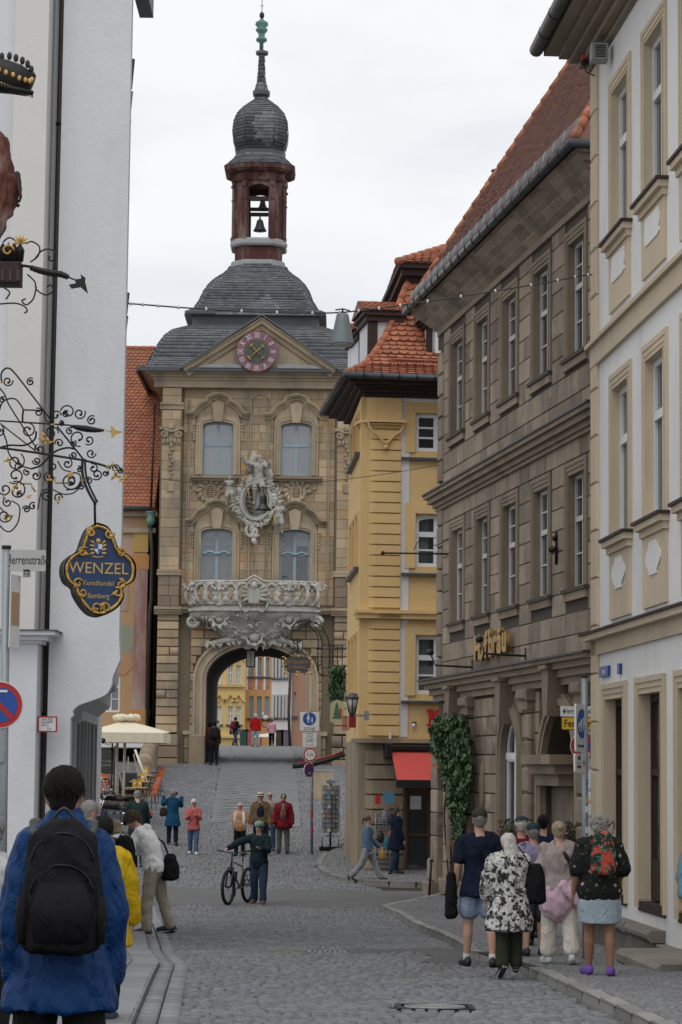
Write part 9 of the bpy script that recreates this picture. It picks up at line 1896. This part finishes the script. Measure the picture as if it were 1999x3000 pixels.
p_poncho=pattern('black_white_print',(.62,.61,.58),[((.03,.03,.032),13,-.50),((.02,.02,.022),11,.26),((.60,.59,.57),34,.17),((.05,.05,.05),45,-.57)]);p_floral=pattern('dark_floral_print',(.016,.018,.018),[((.30,.26,.2),9,.20),((.10,.11,.03),22,.22)]);p_bag=pattern('parrot_print',(.02,.045,.035),[((.42,.07,.05),12,-.5),((.03,.22,.17),14,-.57),((.45,.33,.2),30,.2)]);p_lilac=pattern('lilac_swirl_print',(.24,.22,.33),[((.06,.06,.08),7,-.52)])
s_black=mat('black_shoe',(.02,.02,.022),rough=.5);s_white=mat('white_shoe',(.6,.6,.6),rough=.6,bump=.1);s_purple=mat('violet_shoe',(.13,.06,.32),rough=.6);s_brown=mat('brown_shoe',(.09,.055,.035),rough=.6);s_blue=mat('navy_shoe',(.02,.035,.06),rough=.6)
WALK=dict(legL=(20,6,2),legR=(-14,18,2),footR=-22,armL=(-12,7,14,0),armR=(16,7,20,0));STAND=dict(legL=(1,2,3),legR=(-1,2,3),armL=(2,8,12,0),armR=(2,8,12,0))
def P_mod(base,**k):d=dict(base);d.update(k);return d
def bag(label,P,at,size,m,strap=None,name='shoulder_bag'):
 t,J,H=P;b=thing(name,label,'bag',t.matrix_world.copy());c=Vector(at);g=MB();w,d,h=size
 loft(g,[c-Vector((0,0,h/2)),c-Vector((0,0,h*.42)),c,c+Vector((0,0,h*.42)),c+Vector((0,0,h/2))],[(w*.32,d*.3),(w*.5,d*.5),(w*.48,d*.5),(w*.36,d*.3),(w*.2,d*.2)],seg=12);obj('bag',remesh(g,.016,'bag',.012,(9,9,9),4),m,b)
 if strap:g=MB();loft(g,bez(strap,4),[(.014,.006)]*(len(strap)*4-3),side=(0,1,0),seg=6);g.build('strap',m,b)
 return b
# foreground man in blue
BM=person('man in a cobalt blue rain jacket seen from behind, largest figure at the lower left',188,0,2262,6,dict(legL=(3,3,4),legR=(-2,4,4),armL=(-4,9,16,4),armR=(2,13,8,6),lean=2,head=(-8,4),sw=.072),dict(topm=c_cobalt,hem=-.10,off=.04,hood=True,collar=1.4,bulk=.9,fold=.028,fsc=(7,7,4),botm=c_black,shoem=s_black,hair='crop',hairm=h_dark,face=False,tflare=.012),Y=10,vox=.011,seed=31)
bpack=backpack('black backpack worn by the man in the cobalt blue jacket',BM,c_black,(.31,.2,.54),z=.0)
t,J,H=BM;g=MB();q=J['mid']+J['up2']*.02+Vector((.03,-.315,.06));g.box(q.x-.035,q.x+.045,q.y,q.y+.004,q.z,q.z+.03);g.build('reflective_patch',mat('dull_reflector',(.12,.12,.13),rough=.35),bpack)
HS=headframe(J)@Matrix.Diagonal((H/1.7,)*3+(1,));random.seed(8);g=MB(HS)
for i in range(900):
 th,ph_=random.uniform(0,2*PI),random.uniform(-.35,1.0);v=Vector((math.cos(th)*math.sqrt(1-ph_**2)*.088,math.sin(th)*math.sqrt(1-ph_**2)*.103-.014,ph_*.092+.034))
 if v.y>.06 and v.z<.07:continue
 dn=Vector((v.x*.3,-.2,-.6)).normalized()*random.uniform(.015,.03);o_=Vector((v.x,v.y+.01,v.z-.03)).normalized()*.003;sd_=dn.cross(o_).normalized()*.0022;g.add([v-sd_,v+sd_,v+dn+o_],[(0,1,2)])
g.build('hair_strands',h_dark,t,'stuff',fix=False)
# near left group
person('grey haired person cut off by the left edge behind the blue jacket',-22,0,2396,60,STAND,dict(topm=cloth('pale_top',(.5,.5,.5)),botm=c_black,shoem=s_black,hair='short',hairm=h_grey),Y=15,seed=2)
KB=person('small person in a yellow raincoat and dark cap walking in front of the blue jacket',302,0,2500,8,P_mod(WALK,legL=(-12,14,2),footL=-25,legR=(16,5,2),footR=0,armL=(10,8,12,0),armR=(8,13,6,0)),dict(topm=c_yellow,hem=-.14,tflare=.02,botm=c_black,leglen=.9,shoem=s_blue,hair='short',hairm=h_dark,hat='cap',hatm=c_black,off=.035),Y=17.8,seed=6,H=1.50)
person('man with shaved grey hair and cream collar just behind the blue jacket',262,0,2352,-20,P_mod(STAND,head=(-30,8)),dict(topm=cloth('cream_shirt',(.5,.47,.38)),collar=1.2,botm=c_black,shoem=s_black,hair='crop',hairm=h_grey),Y=25,seed=7)
wj2=person('blond woman in a white jacket turned away, left of the beige trousers',352,0,2405,28,P_mod(STAND,head=(-18,22),lean=6,legL=(10,8,2)),dict(topm=c_wjack,hem=-.05,off=.03,hood=True,botm=c_black,shoem=s_black,hair='bob',hairm=h_blond,fold=.03),Y=34,seed=8)
backpack('black backpack on the blond woman in the white jacket',wj2,c_black,(.3,.2,.48))
wj=person('person in a white jacket and beige trousers with curly hair bending forward',448,2738,2380,82,P_mod(STAND,lean=14,curl=16,head=(20,32),legL=(8,8,5),legR=(-12,6,8),armL=(28,4,58,14),armR=(22,6,62,14)),dict(topm=c_wjack,hem=-.045,off=.032,hood=True,botm=c_beige,flare=.02,shoem=s_blue,solem=m_white,hair='curly',hairm=h_brown,fold=.02),seed=9,hf=.955)
bag('large dark shoulder bag hanging behind the bending person in white',wj,(.06,-.24,1.02),(.32,.28,.40),c_black,[(.1,-.2,1.2),(.12,-.1,1.4),(.05,.02,1.44),(-.02,.2,1.3),(.05,.1,1.05),(.1,-.12,.95)])
person('bald man in a violet blue jacket by the motorcycles',285,0,2357,-30,P_mod(STAND,head=(-25,12)),dict(topm=c_purp,hood=True,hem=-.08,botm=c_navy,shoem=s_black,hair='balding',hairm=h_white),Y=60,seed=10,skin=SKIN)
person('man in a dark green jacket leaning over the motorcycles',404,0,2317,15,P_mod(STAND,lean=8,head=(0,18),armL=(12,12,40,10),armR=(12,12,40,10)),dict(topm=c_dgreen,hem=-.10,off=.035,botm=c_navy,shoem=s_black,hair='crop',hairm=h_grey,bulk=.98),Y=63,seed=11)
ph=person('woman in a long petrol blue coat photographing the tower',505,2477,2317,-8,P_mod(STAND,armL=(62,40,95,20),armR=(62,8,95,10),head=(0,-12)),dict(topm=c_teal,hem=-.17,off=.035,hood=True,botm=c_navy,shoem=s_brown,hair='bob',hairm=h_grey,tflare=.015),seed=12)
bag('small dark handbag of the woman photographing the tower',ph,(-.27,-.05,.98),(.24,.12,.26),c_brownd,[(-.25,-.02,1.05),(-.16,-.1,1.35),(-.05,-.02,1.42)])
t=thing('phone','dark phone held up by the woman in the petrol coat','phone',ph[0].matrix_world.copy());q=(ph[1]['wL']+ph[1]['wR'])/2;mb=MB();mb.box(q.x-.04,q.x+.14,q.y+.06,q.y+.075,q.z+.06,q.z+.15,.004);mb.build('phone_body',m_black,t)
pk=person('woman in a coral pink jacket and jeans walking toward the camera',566,2503,2342,178,P_mod(STAND,legL=(12,4,2),legR=(-8,10,2),armL=(20,8,95,32),armR=(20,8,88,30),head=(6,8)),dict(topm=c_pink,hem=-.08,botm=c_jean,shoem=s_white,hair='bob',hairm=h_white,shades=True),seed=13)
person('woman in a peach shirt and white vest behind the cyclist',702,2508,2354,176,P_mod(STAND,armL=(6,16,14,0),armR=(6,16,14,0)),dict(topm=c_orange,sleeve=.45,belly=.25,bulk=1.12,hem=-.03,botm=c_black,shoem=s_black,hair='short',hairm=h_white,shades=True),seed=14)
t=PEOPLE[-1][0];J,H=PEOPLE[-1][1:]
for s in(-1,1):g=MB();loft(g,[J['hip']+Vector((s*.15,.10,-.02)),J['mid']+Vector((s*.13,.13,0)),J['chest']+Vector((s*.12,.12,0)),J['neck']+Vector((s*.09,.02,-.01))],[(.055,.03),(.055,.03),(.05,.03),(.03,.03)],seg=10);g.build('vest_front',c_wvest,t)
person('man in a straw hat, tan jacket and dark sweater',762,2508,2324,180,P_mod(STAND,armL=(4,14,20,4),armR=(4,14,20,4)),dict(topm=c_tan,top='jacket',hem=-.06,off=.03,bulk=1.12,belly=.3,botm=c_navy,shoem=s_brown,hair='short',hairm=h_grey,hat='straw',hatm=c_straw,shades=True),seed=15)
t,J,H=PEOPLE[-1];g=MB();loft(g,[J['hip']+Vector((0,.14,.0)),J['mid']+Vector((0,.19,0)),J['chest']+Vector((0,.135,0)),J['neck']+Vector((0,.07,-.02))],[(.10,.04),(.11,.05),(.09,.04),(.04,.03)],seg=12);g.build('sweater_front',c_navy,t)
person('older man in a beige shirt and jeans behind the straw hat',789,2492,2322,178,STAND,dict(topm=c_beigeshirt,botm=c_jean,shoem=s_brown,hair='balding',hairm=h_white,shades=True),seed=16)
rj=person('man in an open dark red jacket and grey trousers, right of the straw hat',829,2500,2328,180,P_mod(STAND,legL=(3,3,4),armL=(4,13,10,0),armR=(4,12,12,0)),dict(topm=c_redj,hem=-.10,off=.04,bulk=1.12,collar=1.2,botm=c_grey,flare=.012,shoem=s_black,hair='short',hairm=h_brown,shades=True),seed=17)
t,J,H=rj;g=MB();loft(g,[J['hip']+Vector((0,.14,.02)),J['mid']+Vector((0,.165,0)),J['chest']+Vector((0,.15,0)),J['neck']+Vector((0,.085,-.01))],[(.09,.03),(.085,.03),(.07,.03),(.035,.03)],seg=12);g.build('shirt_front',c_grey,t)
mb=MB();c=J['mid']+Vector((0,.21,-.0));mb.box(c.x-.03,c.x+.03,c.y,c.y+.01,c.z-.05,c.z+.04);mb.build('name_badge',m_red,t);mb=MB();n_=J['neck'];mb.tube([c+Vector((0,0,.04)),n_+Vector((-.05,.09,0))],.008,4);mb.tube([c+Vector((0,0,.04)),n_+Vector((.05,.09,0))],.008,4);mb.build('lanyard',m_red,t)
# cyclist pushing her bicycle
fb,rb=G(664,2650),G(709,2645);d=(fb-rb);rot=math.degrees(math.atan2(-d.x,d.y));mid_=(fb+rb)/2
ang=162;mid_=G(697,2648);bk_=bicycle('mountain bicycle with fat tyres pushed by the woman in the helmet',mid_,ang,mat('silver_frame',(.26,.27,.28),rough=.4,metal=.4));bk_.scale=(1.1,)*3
cy=person('woman in a green helmet and dark jacket pushing her bicycle',757,2648,2409,172,P_mod(STAND,legL=(10,6,3),legR=(-6,14,2),footR=-10,armR=(38,62,12,-35),armL=(22,10,78,46),lean=3,head=(-14,4)),dict(topm=cloth('dark_green_blouson',(.015,.028,.035)),hem=-.06,off=.03,botm=c_jeand,flare=.012,boff=.02,shoem=s_brown,hair='bob',hairm=h_brown,hat='helmet',hatm=mat('teal_helmet',(.25,.42,.38),(.03,.05,.05),rough=.25,nscale=6)),seed=18)
t,J,H=cy;g=MB();loft(g,[J['hip']+Vector((0,.10,.0)),J['mid']+Vector((0,.105,0)),J['chest']+Vector((0,.10,0)),J['neck']+Vector((0,.06,-.01))],[(.06,.03),(.06,.03),(.05,.03),(.03,.03)],seg=12);g.build('blue_top',c_navy,t)
# by the yellow house
person('woman in a denim jacket and light grey jeans striding right',1075,2584,2385,-90,dict(legL=(28,4,1),legR=(-20,22,1),footR=-30,armL=(14,7,35,8),armR=(-6,6,20,0),lean=3),dict(topm=c_djack,hem=-.0,off=.026,botm=c_lgrey,flare=.018,shoem=s_black,solem=m_white,hair='pony',hairm=h_brown),lift=.03,seed=19)
t,J,H=PEOPLE[-1];g=MB();loft(g,[J['hip']+Vector((0,.10,.04)),J['mid']+Vector((0,.105,0)),J['chest']+Vector((0,.11,0))],[(.05,.03),(.05,.03),(.045,.03)],seg=10);g.build('white_top',c_wvest,t)
person('woman in a long navy coat and sunglasses by the shop door',1160,2561,2363,-82,P_mod(STAND,legL=(4,4,2),legR=(-6,8,2),armL=(4,6,18,0),armR=(4,6,18,0)),dict(topm=c_navy,hem=-.17,off=.035,tflare=.02,hood=True,botm=c_jeand,shoem=s_black,solem=m_white,hair='long',hairm=h_brown,shades=True),lift=.1,seed=20)
# in the archway
person('dark clothed man with a rucksack standing in the shadow of the arch',624,0,2101,5,STAND,dict(topm=c_brownd,botm=c_black,shoem=s_black,hair='short',hairm=h_dark,bulk=1.1,hem=-.06),Y=99.3,seed=21,H=1.78);backpack('black rucksack of the man standing under the arch',PEOPLE[-1],c_black,(.32,.24,.5))
person('person in a dark red jacket half hidden at the left side of the arch',611,0,2118,0,STAND,dict(topm=c_redj,botm=c_navy,shoem=s_black,hair='short',hairm=h_dark),Y=100.6,seed=22,H=1.65)
person('white haired person in a bright red jacket and jeans on the bridge crest',748,2188,2092,6,P_mod(STAND,legL=(3,3,5),armL=(4,10,40,20)),dict(topm=c_red,hem=-.04,off=.04,botm=c_den,shoem=s_brown,hair='bob',hairm=h_white,hood=True),seed=23)
person('woman in a light pink sweater walking beyond the bridge crest',793,0,2124,0,P_mod(WALK,armL=(5,18,60,20)),dict(topm=c_lpink,botm=c_black,shoem=s_black,hair='bun',hairm=h_brown,off=.035),Y=141,seed=24,H=1.62)
person('man in black with a red rucksack beyond the arch, left of the red jacket',686,0,2130,-40,P_mod(WALK),dict(topm=c_black,sleeve=.5,botm=c_jeand,shoem=s_black,hair='short',hairm=h_dark),Y=141,seed=25,H=1.7);backpack('dark red rucksack worn by the man in black beyond the arch',PEOPLE[-1],c_redj,(.3,.22,.46))
person('person in a pale top partly hidden behind the dark man in the arch',634,0,2148,-90,STAND,dict(topm=cloth('pale_lilac',(.4,.38,.42)),botm=c_jean,shoem=s_black,hair='short',hairm=h_brown),Y=143,seed=26,H=1.5)
# walkers on the right
nv=person('tall man in a navy polo shirt, pale blue shorts and olive cap',1404,2832,2376,4,P_mod(STAND,legL=(9,4,4),legR=(-5,8,5),footR=-6,armL=(-6,14,22,6),armR=(0,12,16,4)),dict(topm=c_navy,sleeve=.42,hem=-.075,off=.018,bulk=1.04,bot='shorts',leglen=.33,boff=.022,botm=c_lblue,shoem=s_black,solem=s_black,sockm=s_white,hair='crop',hairm=h_grey,hat='cap',hatm=c_hatg,face=False),seed=41,vox=.012)
bag('black jacket carried over the arm of the man in the navy polo',nv,(-.33,.0,.82),(.15,.12,.55),c_black,None,'carried_jacket');bag('small black camera pouch on the back of the navy polo shirt',nv,(.1,-.17,1.12),(.12,.06,.14),c_black,[(.1,-.17,1.15),(-.02,-.15,1.35),(-.12,-.04,1.5)],'camera_pouch')
person('man in a maroon shirt and green cap, second row of walkers',1528,0,2398,4,STAND,dict(topm=c_maroon,sleeve=.45,botm=c_black,shoem=s_black,hair='short',hairm=h_white,hat='cap',hatm=c_hatb,bulk=1.08,face=False),Y=31.5,lift=.11,seed=42)
person('dark haired man in a navy jacket at the front of the group of walkers',1592,0,2392,2,STAND,dict(topm=c_navy,botm=c_black,shoem=s_black,hair='crop',hairm=h_dark,bulk=1.05,face=False),Y=34,lift=.11,seed=43)
lil=person('man in a lilac patterned shirt, dark shorts and sandals',1563,2800,2417,4,P_mod(STAND,legL=(-8,8,3),legR=(8,4,3),armR=(2,10,12,0),armL=(2,10,12,0)),dict(topm=p_lilac,sleeve=.45,hem=-.07,off=.025,bulk=1.1,bot='shorts',leglen=.42,boff=.02,botm=cloth('charcoal_shorts',(.05,.05,.055)),shoem=s_black,hair='crop',hairm=h_grey,hat='cap',hatm=c_hatb,face=False),lift=.115,seed=44)
bl=person('woman in a taupe blouse with a rose sweater tied round cream trousers',1638,2824,2413,5,P_mod(STAND,legL=(6,4,4),legR=(-8,10,4),footR=-14,armL=(-4,13,20,4),armR=(6,10,18,2)),dict(topm=c_sand,sleeve=.62,hem=-.02,off=.03,bulk=1.10,hipw=.012,botm=c_cream,leglen=.9,flare=.024,boff=.02,legs=1.08,shoem=s_white,solem=m_white,hair='bun',hairm=h_blond,fold=.028,face=False),lift=.115,seed=45,vox=.012)
t,J,H=bl;g=MB();loft(g,[J['hip']+Vector((0,0,.09)),J['hip']+Vector((0,-.01,.0)),J['hip']+Vector((-.02,-.02,-.14)),J['hip']+Vector((-.06,-.03,-.27)),J['hip']+Vector((-.10,-.04,-.33))],[(.175,.14),(.20,.165),(.21,.165),(.17,.135),(.07,.06)],seg=18);loft(g,[J['hip']+Vector((.0,-.17,.07)),J['hip']+Vector((.1,-.2,-.05)),J['hip']+Vector((.2,-.17,-.16))],[(.05,.03),(.06,.04),(.05,.03)],seg=10)
obj('tied_sweater',remesh(g,.012,'tied',.022,(6,6,4),3),c_rose,t);g=MB();loft(g,bez([J['neck']+Vector((.07,-.06,.0)),J['chest']+Vector((.04,-.145,0)),J['mid']+Vector((.13,-.13,0)),J['hip']+Vector((.2,-.02,.1))],5),[(.022,.008)]*16,seg=8);g.build('bag_strap',c_brownd,t)
fl=person('woman in a black floral shirt and denim skirt with violet shoes',1757,2856,2392,3,P_mod(STAND,legL=(8,4,2),legR=(-2,6,2),armL=(-2,15,14,2),armR=(4,18,40,20),head=(6,3)),dict(topm=p_floral,sleeve=.50,hem=-.05,off=.035,bulk=1.08,hipw=.012,bot='skirt',leglen=.40,botm=c_den,legs=1.1,shoem=s_purple,solem=s_purple,hair='curly',hairm=h_grey,fold=.025,face=False),lift=.115,seed=46,skin=SKIN2,vox=.012)
bag('colourful parrot print sling bag on the back of the floral shirt',fl,(-.0,-.235,1.20),(.26,.13,.42),p_bag,[(-.05,-.2,1.1),(.1,-.2,1.4),(.13,-.05,1.50),(.1,.05,1.45)],'sling_bag')
pc_=person('woman in a black and white printed poncho and dark trousers with long white hair',1492,2870,2468,8,P_mod(STAND,legL=(-2,4,1),legR=(10,12,1),footL=-38,legL_=(0,0,0),lean=7,curl=4,armL=(2,16,12,4),armR=(8,18,45,14),head=(12,10)),dict(topm=p_poncho,sleeve=.8,hem=-.22,tflare=.03,off=.05,bulk=1.0,botm=c_olive,flare=.018,boff=.018,leglen=.93,shoem=s_black,solem=s_white,hair='long',hairm=h_white,fold=.03,face=False),seed=47,vox=.012)
bag('soft black shoulder bag at the side of the poncho',pc_,(.27,.0,.98),(.24,.2,.42),c_black,[(.24,0,1.1),(.15,-.12,1.25),(.08,-.08,1.36)])
person('person entering at the right edge with only a blue sleeve and hand in view',2052,0,2425,178,P_mod(STAND,armR=(18,12,16,4)),dict(topm=cloth('grey_blue_knit',(.16,.27,.33)),botm=c_black,shoem=s_black,hair='short',hairm=h_grey),Y=24.5,lift=.1,seed=48,skin=SKIN2)
bpy.data.scenes.remove(TMP)
